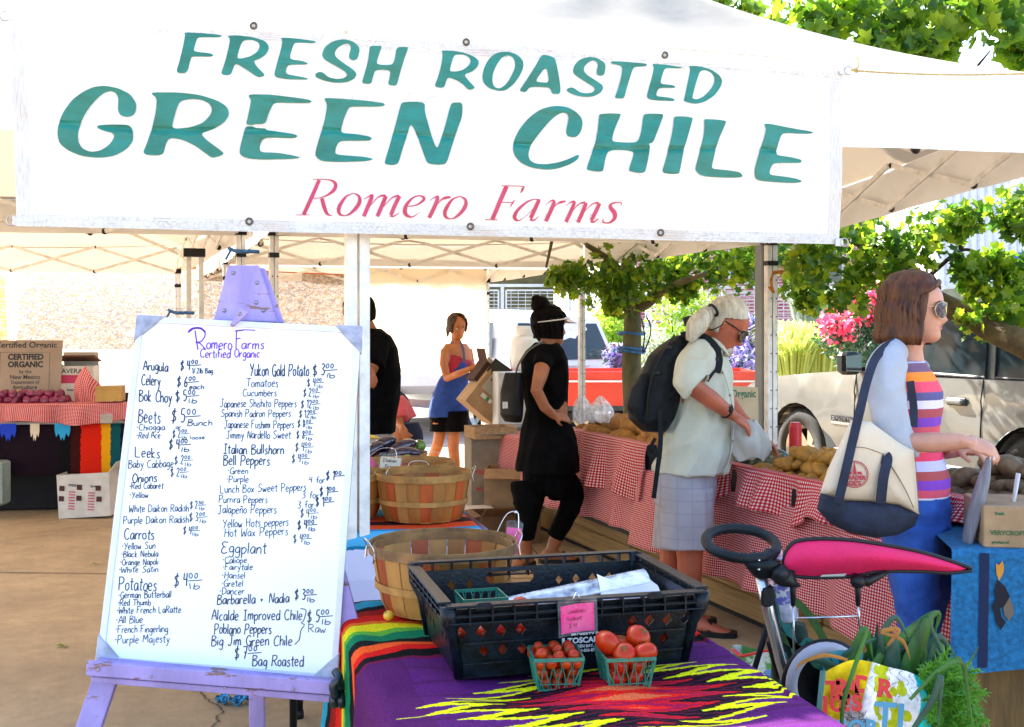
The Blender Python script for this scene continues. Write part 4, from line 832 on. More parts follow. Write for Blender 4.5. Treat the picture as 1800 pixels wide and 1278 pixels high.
def serape_fn(u,v):
 """u runs from the hanging left hem over the table to the right hem; v towards the camera"""
 s=-.62+u*(.62+TW+.30);b=v*(TL+.02);r=.035
 lump=.006*math.sin(b*13+s*5)+.004*math.sin(s*19)+.004*math.sin(b*31-s*17)
 if s<-r:
  out=.012+.02*math.sin(b*9+1)*min(1,-s*3)+.010*math.sin(b*23)*min(1,-s*3)+.03*(-s)
  z=s+r;a=-r-out+r*.2
  p=tp(a,b,0)+V((0,0,z-r*.6))
 elif s<r*1.0:
  th=(s+r)/(2*r)*math.pi/2;p=tp(-r+r*math.sin(th)*1.0-.006,b,0)+V((0,0,-r*.6+(r*.6)*(1-math.cos(th))+.004));p=tp(-r-.004+(2*r)*(1-math.cos(th))*.5+.004,b,-r*.6+r*.6*math.sin(th)+.004)
 elif s<TW:p=tp(s,b,.004+lump)
 else:
  q=s-TW;p=tp(TW+min(q,.012)+.02*math.sin(b*8)*q,b,.004-max(0,q-.01))
 if b<.02:p=p+V((0,0,-.003))
 return p
mb=MB();NU,NV=560,560
mb.grid(serape_fn,NU,NV)
ser=mb.build('serape_blanket',M_serape,smooth= True);tag(ser,'serape blanket striped orange, green and purple with a yellow zigzag diamond, on the front table','blanket')
cache={}
cols=np.zeros((len(mb.v),4));cols[:,3]=1
i=0
for jv in range(NV+1):
 for iu in range(NU+1):
  s=-.62+iu/NU*(.62+TW+.30);b=jv/NV*(TL+.02);c=serape_colour(s,b)
  if c not in cache:cache[c]=hx(c)
  cols[i,:3]=cache[c];i+=1
at=ser.data.color_attributes.new('col','FLOAT_COLOR','POINT');at.data.foreach_set('color',cols.ravel())
# ------------------------------------------------------------ black produce crate
M_crate=mat('black_crate_plastic',(.003,.007,.012),rough=.36,var=.5,vs=30,bump=.15,bs=120,spec=.22)
CA=R(14.5);CX=V((math.cos(CA),math.sin(CA),0));CY=V((-math.sin(CA),math.cos(CA),0));CC=V((.092,2.665,TZ+.010))
CW,CD,CH=.56,.40,.165
def cp_(x,y,z): return CC+CX*x+CY*y+V((0,0,z))
crate=thing('produce_crate','black vented plastic crate with a neon pink price card, on the striped blanket','crate',CC)
def holed_wall(name,L,H,x0,y0,ax,ay,holes,t=.004,flare=.018):
 """a wall with diamond openings: planar fill with holes, given thickness"""
 bm=bmesh.new();edges=[]
 def loop(pts):
  vs_=[bm.verts.new((x,z,0)) for x,z in pts]; return [bm.edges.new((vs_[i],vs_[(i+1)%len(vs_)])) for i in range(len(vs_))]
 edges+=loop([(-L/2,0),(L/2,0),(L/2,H),(-L/2,H)])
 for (hx0,hz0,w,h,k) in holes:
  if k=='d':edges+=loop([(hx0,hz0-h),(hx0+w*.35,hz0-h*.65),(hx0+w,hz0),(hx0+w*.35,hz0+h*.65),(hx0,hz0+h),(hx0-w*.35,hz0+h*.65),(hx0-w,hz0),(hx0-w*.35,hz0-h*.65)])
  else:edges+=loop([(hx0-w,hz0-h*.4),(hx0-w*.85,hz0-h),(hx0+w*.85,hz0-h),(hx0+w,hz0-h*.4),(hx0+w,hz0+h*.4),(hx0+w*.85,hz0+h),(hx0-w*.85,hz0+h),(hx0-w,hz0+h*.4)])
 bmesh.ops.triangle_fill(bm,use_beauty= True,edges=edges,normal=(0,0,1))
 me=bpy.data.meshes.new(name);o0=world_origin(crate)
 for v_ in bm.verts:
  k=1+flare*(v_.co.y/H)*2/L*2;q=V((x0,y0,0))+V(ax)*v_.co.x*k+V(ay)*flare*(v_.co.y/H);v_.co=cp_(q.x,q.y,v_.co.y)-o0
 bm.to_mesh(me);bm.free();me.materials.append(M_crate);o=bpy.data.objects.new(name,me);put(o,crate,o0)
 s=o.modifiers.new('s','SOLIDIFY');s.thickness=t;s.offset=0; return o
dh=[]
for x in (-.235,-.195,-.155,-.115,.155,.195,.235,.118):dh.append((x,.098,.011,.014,'d'))
for x in (-.195,-.155,-.115,.155,.195,.118):dh.append((x,.055,.011,.014,'d'))
holed_wall('front_wall',CW-.04,CH-.015,0,-CD/2+.02,(1,0,0),(0,-1,0),dh)
dh2=[(x,.112,.009,.012,'d') for x in (.07,.11,.15,.19,-.22,-.18,-.14)]+[(-.045,.125,.055,.014,'s')]
holed_wall('rear_wall',CW-.04,CH-.015,0,CD/2-.02,(1,0,0),(0,1,0),dh2)
sh_=[(x,.06+z,.010,.013,'d') for x in (-.13,-.09,-.05,.05,.09,.13) for z in (0,.035)]
holed_wall('side_wall',CD-.04,CH-.015,-CW/2+.02,0,(0,1,0),(-1,0,0),sh_)
holed_wall('side_wall',CD-.04,CH-.015,CW/2-.02,0,(0,1,0),(1,0,0),sh_)
mb=MB();mb.box(cp_(0,0,.0),(CW-.045,CD-.045,.008),CA);mb.build('crate_floor',M_crate,crate)
def rim(name,a,b,out,z0=CH-.036,z1=CH):
 """hollow outer rim: top ledge, skirt and thin ribs"""
 a,b,out=V(a),V(b),V(out);d=(b-a).normalized()
 mb=MB()
 def q(p,z): return cp_(p.x,p.y,z)
 A0,B0=a,b;A1,B1=a+out*.026,b+out*.026
 mid= lambda p,r:p
 L_=(b-a).length
 for (p0,p1,w,h,z) in ((a+out*.013,b+out*.013,.028,.005,z1),(a+out*.012,b+out*.012,.022,.0035,z0+.018),(a+out*.012,b+out*.012,.020,.0035,z0+.004)):
  mb.beam(q(p0,z),q(p1,z),w,h)
 o=mb.build(name,M_crate,crate);bevel(o,.0012)
 n=max(3,int(L_/.048))
 for i in range(n+1):
  rb=MB();p=a.lerp(b,i/n)+out*.012;rb.box(q(p,(z0+z1)/2),(.003 if abs(d.x)>.5 else .022,.022 if abs(d.x)>.5 else .003,z1-z0),CA);rb.build('rim_rib',M_crate,crate)
w2,d2=CW/2,CD/2
rim('rim',(-w2-.012,-d2,0),(w2+.012,-d2,0),(0,-1,0),CH-.045,CH-.004)
rim('rim',(-w2-.012,d2,0),(w2+.012,d2,0),(0,1,0),CH-.04,CH+.004)
rim('rim',(-w2,-d2,0),(-w2,d2,0),(-1,0,0))
rim('rim',(w2,-d2,0),(w2,d2,0),(1,0,0))
for sx_ in (-1,1):
 for sy in (-1,1):
  mb=MB();pr=[]
  for z,k in ((0,0),(.09,.5),(CH-.04,.9),(CH+(.004 if sy>0 else -.004),1.0)):
   pr.append(cp_(sx_*(w2-.022+.03*k),sy*(d2-.022+.03*k),z))
  mb.tube(pr,[.011,.012,.017,.019],10);mb.build('corner_post',M_crate,crate,smooth= True)
for x in (-.215,.17):
 mb=MB();mb.box(cp_(x,-d2-.024,CH-.005),(.035,.012,.016),CA,bev=.003);mb.build('latch',M_crate,crate)
for zz in (.03,.075,.118):
 mb=MB();k=zz/CH*.018;mb.beam(cp_(-w2+.03-k*.3,-d2+.014-k,zz),cp_(w2-.03+k*.3,-d2+.014-k,zz),.005,.004);mb.build('moulded_rib',M_crate,crate)
Mx=frame_m(cp_(-.002,-d2+.0095-.010,.064),CX,V((0,0,1))-CY*.11)
M_prw=mat('white_print',(.72,.75,.8),rough=.4,var=.0)
text('PROPERTY OF',.011,frame_m(cp_(.022,-d2+.004,.074),CX,(0,0,1)),M_prw,'printed_words',crate,.0003,.0002,'CENTER')
text('TOSCANA',.0165,frame_m(cp_(.022,-d2+.005,.060),CX,(0,0,1)),M_prw,'printed_words',crate,.0003,.0005,'CENTER',sx=1.1)
mb=MB();mb.box(cp_(-.03,-d2+.006,.0655),(.006,.001,.014),CA);mb.build('logo_mark',M_prw,crate)
text('GREEN BAY, WI',.009,frame_m(cp_(.022,-d2+.006,.049),CX,(0,0,1)),M_prw,'printed_words',crate,.0003,.0002,'CENTER')
text('1-800-826-8722',.009,frame_m(cp_(.022,-d2+.007,.039),CX,(0,0,1)),M_prw,'printed_words',crate,.0003,.0002,'CENTER')
M_neon=mat('neon_pink_card',(.72,.004,.20),rough=.55,var=.03)
M_clear=glassy('clear_sleeve',(.7,.7,.75),.06,.08)
pc=thing('price_card','neon pink handwritten price card in a clear sleeve on the crate front','price card',cp_(.0,-d2-.03,.12))
c0=cp_(-.012,-d2-.034,.125);tl=R(4)
ux=(CX*math.cos(tl)+V((0,0,1))*math.sin(tl));uz=(V((0,0,1))*math.cos(tl)-CX*math.sin(tl)-CY*.12).normalized();nn=ux.cross(uz).normalized()
def sheet(mb,c,w,h,bend=0,th=.0008):
 def fn(u,v): return c+ux*(u-.5)*w+uz*(v-.5)*h+nn*bend*(u-.5)**2
 mb.grid(fn,10,6);mb.grid( lambda u,v:fn(1-u,v)-nn*th,10,6)
mb=MB();sheet(mb,c0,.074,.062,.02);mb.build('card',M_neon,pc)
mb=MB();sheet(mb,c0+uz*.004+nn*.002,.088,.082,.02);mb.build('sleeve',M_clear,pc)
mb=MB();mb.tube([c0+uz*.045-ux*.006,c0+uz*.056,c0+uz*.045+ux*.006],.0016,6);mb.build('clip',M_chrome,pc)
M_pen=mat('red_pen',(.35,.0,.08),rough=.5,var=0)
def cardfn(x,y): return c0+ux*(x-50)/1000+uz*(50-y)/1000+nn*(.0022+.02*((x-50)/74)**2*.001)
mb=MB();write(mb,'Tomatoes',22,38,70,9,1.5,fn=cardfn);write(mb,'Basket',24,54,60,9,1.5,fn=cardfn);write(mb,'$4',30,70,50,10,1.5,fn=cardfn);mb.build('handwriting',M_pen,pc)
mb=MB()
def clam(u,v):
 p=cp_(-.10+.33*u,-.02+.09*v-.03*u,.095+.055*u+.02*math.sin(v*math.pi));p.z+=.004*math.sin(u*90)*math.sin(v*50); return p
mb.grid(clam,60,16);t=thing('clamshell_lid','clear dimpled plastic clamshell lid lying inside the black crate','packaging',cp_(.05,0,.1));mb.build('lid_sheet',glassy('clamshell_plastic',(.75,.8,.9),.45,.12),t,smooth= True)
mb=MB();mb.tube([clam(u,0) for u in np.linspace(0,1,20)],.003,6);mb.tube([clam(u,1) for u in np.linspace(0,1,20)],.003,6);mb.build('lid_rim',glassy('clamshell_plastic',),t,smooth= True)
mb=MB()
def pap(u,v):
 x=.105+.15*u;k=1-.65*u*u; return cp_(x+.01*v,-.06+.07*v,.105+.055*v*k+.012*math.sin(u*6+v*3))
mb.grid(pap,16,10);o=mb.build('paper_sheet',mat('white_paper',(.78,.76,.85),rough=.8,var=.03),smooth= True);tag(o,'crumpled white paper sheet inside the black crate','paper')
M_tom=mat('tomato_skin',(.42,.006,.001),rough=.3,var=.35,vs=14,spec=.25,col2=(.36,.035,.003))
M_cher=mat('cherry_tomato_skin',(.40,.045,.002),rough=.3,var=.2,vs=22,spec=.25,col2=(.30,.012,.002))
M_calyx=mat('tomato_calyx',(.05,.12,.02),rough=.6,var=.3)
def tomato_mesh(name,r,ribs,m_,amp=.05,flat=.82,seed=0):
 mb=MB();n,k=(20,12) if r>.02 else (12,8);out=[];fs=[]
 for i in range(k+1):
  th=math.pi*i/k
  for j in range(n):
   a=2*math.pi*j/n;rr=r*math.sin(th)*(1+amp*math.cos(ribs*a+seed)*math.sin(th));z=-r*flat*math.cos(th)-(.12*r*math.exp(-((th-math.pi)/.35)**2));out.append((rr*math.cos(a),rr*math.sin(a),z))
 for i in range(k):
  for j in range(n):fs.append((i*n+j,i*n+(j+1)%n,(i+1)*n+(j+1)%n,(i+1)*n+j))
 mb.add(out,fs)
 for q in range(5):
  a=q*2*math.pi/5;z=r*flat*.93;mb.add([(0,0,z),(math.cos(a-.3)*r*.2,math.sin(a-.3)*r*.2,z+.001),(math.cos(a)*r*.5,math.sin(a)*r*.5,z-.0),(math.cos(a+.3)*r*.2,math.sin(a+.3)*r*.2,z+.001)],[(0,1,2,3)],1)
 return mb.mesh(name,[m_,M_calyx],smooth= True)
me_big=[tomato_mesh('tomato',.030,5,M_tom,.05,.8,1),tomato_mesh('tomato',.027,6,M_tom,.03,.85,2)]
me_ch=[tomato_mesh('cherry_tomato',.0125,4,M_cher,.01,.95),tomato_mesh('cherry_tomato',.0135,4,M_cher,.02,.9)]
rt=random.Random(11)
def drop(me,name,p,rot= None,s=1,**kw):
 o=bpy.data.objects.new(name,me);put(o, None,p,rot or (rt.uniform(-1,1),rt.uniform(-1,1),rt.uniform(0,6)),s);tag(o,**kw); return o
k=0
for x in (-.24,-.2,-.16,-.12,-.08,-.04,.11,.15,.19,.23):
 for z in (.035,.082):
  if abs(x)<.06 and z>.06: continue
  drop(me_big[k%2],'tomato',cp_(x*.97,-d2+.046+.006*(k%3),z),s=.92,label='red tomato behind the diamond vents of the black crate',cat='tomato',group='tomatoes inside the black crate');k+=1
for (x,y,z) in ((-.10,-.10,.125),(.05,-.12,.118),(.03,-.155,.12),(.065,-.165,.118),(.115,-.16,.115)):
 drop(me_big[k%2],'tomato',cp_(x,y,z),s=.85,label='red tomato lying on top inside the black crate',cat='tomato',group='tomatoes on top in the black crate');k+=1
M_pint=mat('green_pint_plastic',(.015,.17,.115),rough=.3,var=.15,vs=30,coat=.3)
def pint(cx,cy,ang,label,z=TZ+.006,h=.066,w=.052,tilt=0):
 t=thing('pint_basket',label,'basket',(cx,cy,z));ca,sa=math.cos(ang),math.sin(ang)
 def q(x,y,zz):k=1-.22*(1-zz/h);x,y=x*k,y*k; return V((cx+ca*x-sa*y,cy+sa*x+ca*y,z+zz))
 cor=[(-w,-w),(w,-w),(w,w),(-w,w)]
 mb=MB()
 for i in range(4):
  a,b=cor[i],cor[(i+1)%4]
  mb.beam(q(*a,h),q(*b,h),.0035,.007);mb.beam(q(*a,h*.02),q(*b,h*.02),.003,.003)
  mb.beam(q(*a,0),q(*a,h),.0035,.0035)
 mb.build('rim',M_pint,t)
 for i in range(4):
  a,b=cor[i],cor[(i+1)%4];mb=MB()
  for j in range(10):
   t0=j/10+.03;pts=[]
   for s_ in range(7):
    v=s_/6;u=t0+.045*math.sin(v*math.pi*2+(j%2)*math.pi)*.8;pts.append(q(a[0]+(b[0]-a[0])*u,a[1]+(b[1]-a[1])*u,h*v))
   mb.tube(pts,.0011,4,caps= False)
  mb.tube([q(a[0]+(b[0]-a[0])*u,a[1]+(b[1]-a[1])*u,h*.2) for u in (0,1)],.0011,4)
  mb.build('mesh_side',M_pint,t)
 mb=MB();mb.add([q(x,y,.001) for x,y in cor],[(0,1,2,3)]);mb.build('basket_bottom',M_pint,t)
 return q
pq=[P(978,1222,2.34),P(1103,1222,2.34)]
for idx,(cx,cy) in enumerate(((.0915,2.392),(.2375,2.395))):
 an=R(6)+idx*R(3);q=pint(cx,cy,an,('green mesh pint basket of small orange cherry tomatoes, front of the crate','green mesh pint basket of larger red tomatoes, front of the crate')[idx])
 if idx==0:
  for lay,(zz,n,ww) in enumerate(((.014,3,.027),(.034,3,.031),(.054,4,.040),(.070,3,.030))):
   for i in range(n):
    for j in range(n):
     x=(-ww+2*ww*i/(n-1))+rt.uniform(-.003,.003);y=(-ww+2*ww*j/(n-1))+rt.uniform(-.003,.003)
     if zz<.05 and 0<i<n-1 and 0<j<n-1: continue
     drop(me_ch[(i+j)%2],'cherry_tomato',q(x*1.05,y*1.05,zz+rt.uniform(-.003,.004)),s=rt.uniform(.88,1.05),label='small orange cherry tomato in the left pint basket',cat='tomato',group='cherry tomatoes in the left pint basket')
 else:
  for (x,y,zz,s_) in ((-.022,-.02,.02,.75),(.02,-.022,.02,.75),(-.02,.02,.02,.75),(.022,.02,.02,.75),(-.02,-.028,.048,.8),(.022,-.024,.05,.82),(-.024,.02,.052,.85),(.024,.02,.052,.85)):
   drop(me_big[k%2],'tomato',q(x,y,zz),s=s_*.9,label='red tomato inside the right pint basket below the rim',cat='tomato',group='tomatoes in the right pint basket');k+=1
  for (x,y,zz,s_,lb) in ((-.034,.0,.088,1.0,'large pale-shouldered red tomato heaped at the left of the right pint basket'),(.03,.012,.094,1.05,'biggest bright red tomato on top of the right pint basket'),(-.004,.02,.078,.8,'dark red tomato between the two biggest on the right pint basket'),(-.008,-.03,.072,.95,'red tomato at the front rim of the right pint basket'),(.036,-.026,.072,.95,'red tomato with green star calyx at the front right of the right pint basket')):
   drop(me_big[k%2],'tomato',q(x,y,zz),s=s_*.95,label=lb,cat='tomato');k+=1
pint(cp_(-.16,.04,0).x,cp_(-.16,.04,0).y,CA,'empty green pint basket inside the black crate at the left',z=cp_(0,0,.055).z)
me_y=tomato_mesh('yellow_tomato',.014,4,mat('yellow_skin',(.75,.42,.03),rough=.25,var=.1),.01,.95)
p=G(683,1091,TZ+.006);drop(me_y,'yellow_tomato',V((p.x,p.y,TZ+.019)),label='single small yellow tomato beside the front bushel basket',cat='tomato')
# ------------------------------------------------------------ bushel baskets
M_sl=[mat('basket_slat_a',(.33,.125,.018),rough=.6,var=.2,vs=12,stretch=(1,1,.25),bump=.12,bs=90),mat('basket_slat_b',(.38,.065,.006),rough=.6,var=.25,vs=10,stretch=(1,1,.25),bump=.12,bs=90),mat('basket_slat_c',(.42,.20,.045),rough=.65,var=.15,vs=12,stretch=(1,1,.25),bump=.12,bs=90)]
M_hoop=mat('basket_hoop',(.22,.105,.03),rough=.65,var=.3,vs=14,bump=.12,bs=90)
M_hoop2=mat('basket_hoop_light',(.36,.17,.035),rough=.65,var=.25,vs=14)
def bushel(px,py,Y,diam,h,label,group='bushel baskets of produce',z=TZ,n=22,handles=(0.35,3.5),hoopm=M_hoop2,seed=0):
 c=P(px,py,Y);c.z=z+.008;t=thing('bushel_basket',label,'basket',c,group);r=diam/2;rb=r*.80;rr=random.Random(seed)
 prof= lambda v:rb+(r-rb)*(v**.6)
 for i in range(n):
  a0=2*math.pi*i/n;da=2*math.pi/n*.97;mb=MB();off=.0018*(i%2)
  ks=[0,.15,.4,.7,1]
  for side,d in ((0,0),(1,-.0022)):
   pts=[]
   for v in ks:
    for q in range(4):
     a=a0+da*(q/3-.5);R_=prof(v)+d-off;pts.append(c+V((math.cos(a)*R_,math.sin(a)*R_,v*h)))
   fs=[(k_*4+q,k_*4+q+1,(k_+1)*4+q+1,(k_+1)*4+q) for k_ in range(4) for q in range(3)]
   mb.add(pts,fs if side==0 else [f[::-1] for f in fs])
  m_=M_sl[1] if (i*7+seed)%3==0 else (M_sl[0] if rr.random()<.5 else M_sl[2]);mb.build('slat',m_,t,smooth= True)
 for (v0,w,d,m_) in ((.98,.026,.004,hoopm),(.94,.022,-.006,hoopm),(.42,.018,.003,M_hoop2)):
  mb=MB();prf=[(prof(v0)+d+.000,v0*h-w/2),(prof(v0)+d+.0035,v0*h-w/2),(prof(v0)+d+.0035,v0*h+w/2),(prof(v0)+d,v0*h+w/2),(prof(v0)+d,v0*h-w/2)]
  mb.lathe(prf,48,c,caps= False);mb.build('hoop',m_,t,smooth= False)
 mb=MB();mb.lathe([(0,.004),(rb,.004),(rb,.0),(0,0)],32,c);mb.build('basket_bottom',M_sl[2],t)
 for a in handles:
  mb=MB();e=V((-math.sin(a),math.cos(a),0));o_=V((math.cos(a),math.sin(a),0));b_=c+o_*(r+.006)+V((0,0,h*.93))
  pts=[b_-e*.045+V((0,0,-.015)),b_-e*.045+V((0,0,.01)),b_-e*.03+o_*.012+V((0,0,.035)),b_+e*.03+o_*.012+V((0,0,.035)),b_+e*.045+V((0,0,.01)),b_+e*.045+V((0,0,-.015))]
  mb.tube(spline(pts,3),.0016,6);mb.build('handle',M_chrome,t,smooth= True)
  for s_ in (-1,1):
   mb=MB();mb.tube([b_+e*.045*s_+V((0,0,.008))-o_*.014,b_+e*.045*s_+V((0,0,.012)),b_+e*.045*s_+o_*.004+V((0,0,-.02))],.0022,5);mb.build('staple',M_chrome,t)
 return t,c,r,h
b1=bushel(779,962,3.06,.385,.168,'nearest empty bushel basket, grey hooped, behind the black crate',handles=(R(200),R(8)),hoopm=M_hoop,seed=2)
b2=bushel(744,838,4.52,.375,.175,'tall orange-slatted bushel basket at the front of the light blue table',handles=(R(5),R(100)),seed=4)
b3=bushel(716,820,4.96,.40,.165,'bushel basket with a handwritten tag, second row on the blue table',handles=(R(60),R(190)),seed=6)
b4=bushel(598,842,4.55,.36,.17,'bushel basket half hidden behind the white banner post',handles=(R(0),),seed=9)
b5=bushel(672,806,5.45,.42,.15,'bushel basket heaped with eggplants and green squash',handles=(R(120),),seed=1)
def tagcard(name,px,py,Y,w,h,tilt,material,label,words=(),wire= True,face=0.0):
 c=P(px,py,Y);t=thing(name,label,'price tag',c);fx=V((math.cos(face),math.sin(face),0));x=fx*math.cos(tilt)+V((0,0,1))*math.sin(tilt);z=(V((0,0,1))*math.cos(tilt)-fx*math.sin(tilt)+V((0,.12,0))).normalized();n_=x.cross(z).normalized()
 mb=MB();mb.prism([(-w/2,-h/2),(w/2,-h/2),(w/2,h/2),(-w/2,h/2)],.0012,frame_m(c,x,z));mb.build('card',material,t)
 mb=MB();mb.prism([(-w*.57,-h*.56),(w*.57,-h*.56),(w*.57,h*.72),(w*.35,h*.8),(-w*.35,h*.8),(-w*.57,h*.72)],.0006,frame_m(c+n_*.003,x,z));mb.build('sleeve',M_clear,t)
 if wire:
  mb=MB();mb.tube(spline([c+x*w*.3+z*h*.3,c+x*w*.2+z*h*.95,c+z*h*1.15,c-x*w*.6+z*h*1.0,c-x*w*1.1+z*h*.3,c-x*w*1.25-z*h*.25],4),.0015,6);mb.ball(c+z*h*1.12,.005,8,6);mb.build('wire',M_chrome,t,smooth= True)
 if words:
  mb=MB();fn= lambda X,Y_:c+x*(X-50)/1000+z*(50-Y_)/1000+n_*.0038
  for (s,x0,yb,x1,cap) in words:write(mb,s,x0,yb,x1,cap,2.0,fn=fn)
  mb.build('handwriting',M_marker,t)
 return t
tagcard('price_tag',902,950,3.2,.042,.07,R(-6),M_neon,'pink price tag clipped to the right wire handle of the nearest bushel basket')
tagcard('price_tag',686,816,4.74,.085,.058,R(-6),mat('cream_card',(.62,.55,.4),rough=.6),'cream handwritten tag on the second-row bushel basket',(('Italian',18,42,74,14),('Frying',30,66,68,14)))
tagcard('price_tag',653,815,4.76,.03,.09,R(38),M_neon,'thin slanted pink tag at the left rim of the orange basket',wire= False,face=R(55))
M_egg=mat('eggplant_skin',(.018,.008,.028),rough=.14,var=.3,vs=9,coat=.5)
M_squash=mat('green_squash_skin',(.09,.2,.02),rough=.35,var=.6,vs=30)
def veg(name,px,py,Y,L_,r,d,m_,label,cat,group= None,stem= True):
 c=P(px,py,Y);d=V(d).normalized();t=thing(name,label,cat,c,group);mb=MB()
 ts=np.linspace(0,1,11);mb.tube([c+d*L_*(q-.5)+V((0,0,.02*math.sin(q*3)*L_*3)) for q in ts],[max(.004,r*(math.sin(math.pi*min(1,q*.86+.12))**.55)*(1-.35*(1-q))) for q in ts],14);mb.build('fruit',m_,t,smooth= True)
 if stem:
  mb=MB();mb.tube([c-d*L_*.49,c-d*L_*.58+V((0,0,.006))],[.009,.005],8);mb.ball(c-d*L_*.47,r*.45,10,6);mb.build('stem',M_calyx,t,smooth= True)
for (x,y,Y,L_,r,d,lb) in ((664,790,5.4,.2,.04,(.8,.2,.45),'glossy dark eggplant leaning up at the left of the pile'),(700,793,5.4,.19,.042,(.9,.1,.4),'glossy dark eggplant second from the left in the pile'),(708,800,5.32,.17,.036,(1,-.3,.1),'small dark eggplant at the front of the pile'),(648,800,5.35,.18,.038,(.7,.2,.5),'dark eggplant partly hidden by the banner post'),(725,803,5.45,.15,.035,(.9,.5,.1),'dark eggplant under the green squash')):
 veg('eggplant',x,y,Y,L_,r,d,M_egg,lb,'eggplant','eggplants in the rear basket')
veg('round_squash',737,786,5.5,.07,.038,(.3,.4,.8),M_squash,'round mottled green squash on the pile','squash')
veg('round_squash',718,803,5.3,.06,.022,(1,.2,.3),mat('light_green_skin',(.25,.4,.04),rough=.4),'small light green squash below the round one','squash')
veg('yellow_pepper',650,770,5.45,.10,.013,(1,.2,-.1),mat('yellow_pepper_skin',(.7,.4,.06),rough=.3),'long yellow pepper on top of the eggplants','pepper')
# ------------------------------------------------------------ second table with light blue blanket
T2=P(848,930,4.30);T2.z=TZ
t=thing('folding_table','second table under the light blue and white blanket','table',(T2.x-.8,T2.y+.6,0))
ax,ay=TU,V((-.242,.970,0))
mb=MB();c=T2-ax*.5+ay*.6+V((0,0,-.03));mb.box(c,(.96,1.16,.03),math.atan2(ax.y,ax.x));mb.build('tabletop',mat('grey_tabletop','aaaaaa'),t)
for (a,b) in ((.06,.06),(.70,.06),(.06,1.1),(.70,1.1)):
 p=T2-ax*a+ay*b;mb=MB();mb.tube([V((p.x,p.y,0)),V((p.x,p.y,TZ-.045))],.014,10);mb.build('leg',M_black,t,smooth= True)
def blue_fn(u,v):
 a=.012-u*1.0;s=v*1.6-.42
 if s<0:
  p=T2+ax*a-ay*(.018+.02*math.sin(a*17)*min(1,-s*3)+.05*-s)+V((0,0,s-.006))
 else:p=T2+ax*a+ay*s+V((0,0,.004+.003*math.sin(a*11+s*7)))
 if u<.004:p.z-=.03
 return p
mb=MB();mb.grid(blue_fn,60,80);o=mb.build('light_blanket',bands('light_blanket_wool',[(0,'b9bedd'),(.165,'c4c8e4'),(.235,'0f6f96'),(.245,'4aa0c8'),(.275,'2a86b4'),(.30,'d8481c'),(.36,'2a1218'),(.42,'d8481c'),(.5,'1f8ab4'),(.6,'e0d8c8'),(.66,'202838'),(.72,'c4c8e4')],axis=1,coord='UV',fuzz=.01),smooth= True)
tag(o,'light blue and white striped blanket covering the second table','blanket')
mb=MB()
def rflap(u,v):
 s=u*1.1;d=v*.34; return T2+ay*s+ax*(.02+.015*math.sin(s*15)*v)+V((0,0,-.0-d))
mb.grid(rflap,30,10);oo_=mb.build('light_blanket_side',bands('light_blanket_wool',[]),o,smooth= True)
# ------------------------------------------------------------ right-hand stand along the street
LN=V((.939,.345,0))
def st(t,off=0.0,z=0.0):
 p=V((.17,8.4,0))+U2*t+LN*off; return V((p.x,p.y,z))
ANG=math.atan2(U2.y,U2.x)
M_timber=mat('tan_timber',(.33,.20,.07),rough=.75,var=.22,vs=5,stretch=(.6,.6,14),bump=.3,bs=16,col2=(.2,.12,.045))
M_dark=mat('dark_void',(.01,.009,.008),rough=.9,var=.2)
wall=thing('low_wall','low tan timber wall with a dark nameplate under the gingham stand','wall',st(3,.2))
for (z0,z1,o_) in ((.035,.15,0),(.152,.285,.004),(.287,.41,0)):
 for (a,b) in ((-1.2,1.55),(1.56,3.5),(3.51,4.9)):
  mb=MB();c=st((a+b)/2,.2+o_,(z0+z1)/2);mb.box(c,(b-a-.004,.38,z1-z0),ANG,bev=.006);mb.build('timber',M_timber,wall)
mb=MB();mb.box(st(1.85,.22,.018),(6.1,.36,.034),ANG);mb.build('base_strip',M_dark,wall)
mb=MB();mb.box(st(1.33,-.004,.285),(.95,.016,.12),ANG,bev=.003);mb.build('nameplate',mat('dark_plaque',(.03,.032,.03),rough=.5,var=.3,vs=30),wall)
text('Farmers Market',.085,frame_m(st(.92,-.0135,.255),U2,(0,0,1)),mat('plaque_letters',(.012,.012,.012),rough=.5),'lettering',wall,.001,.001)
tab=thing('stall_table','long stall table under the red gingham cloth','table',st(2.5,.4))
TT=.66
mb=MB();mb.box(st(2.1,.33,TT-.02),(5.4,.78,.03),ANG);mb.build('tabletop',mat('grey_tabletop','aaaaaa'),tab)
for t_ in (0,2,4,4.7):
 for o_ in (.42,.68):
  mb=MB();p=st(t_,o_);mb.tube([V((p.x,p.y,0)),V((p.x,p.y,TT-.03))],.015,8);mb.build('leg',M_black,tab)
def skirt(label,t0,t1,ztop,zbot,pleat,amp,seed,m_= None,off=-.07,flare=.10,top=.25,name='gingham_cloth',st_=st,nu= None,cat='tablecloth'):
 L_=t1-t0;mb=MB();nu=nu or int(L_*70);hh=ztop-min(zbot(0),zbot(1))
 ph=[random.Random(seed+i).uniform(0,6) for i in range(4)]
 def fn(u,v):
  t=t0+L_*u
  if v<.25: return st_(t,off+top*(1-v/.25),ztop+.004)
  w=(v-.25)/.75;zb=zbot(u);z=ztop-(ztop-zb)*w
  d=1.35*amp*w**.6*(math.sin(t*pleat+ph[0]+.6*math.sin(t*3))+.5*math.sin(t*pleat*1.9+ph[1])+.3*math.sin(t*pleat*3.3+ph[2]))
  return st_(t+.008*math.sin(t*pleat+ph[3])*w,off-flare*w*.5-d,z)
 mb.grid(fn,nu,30,uvs=(L_*1.25,hh+top));o=mb.build(name,m_ or M_ging,smooth= True);s_=o.modifiers.new('s','SOLIDIFY');s_.thickness=.0015
 tag(o,label,cat); return o
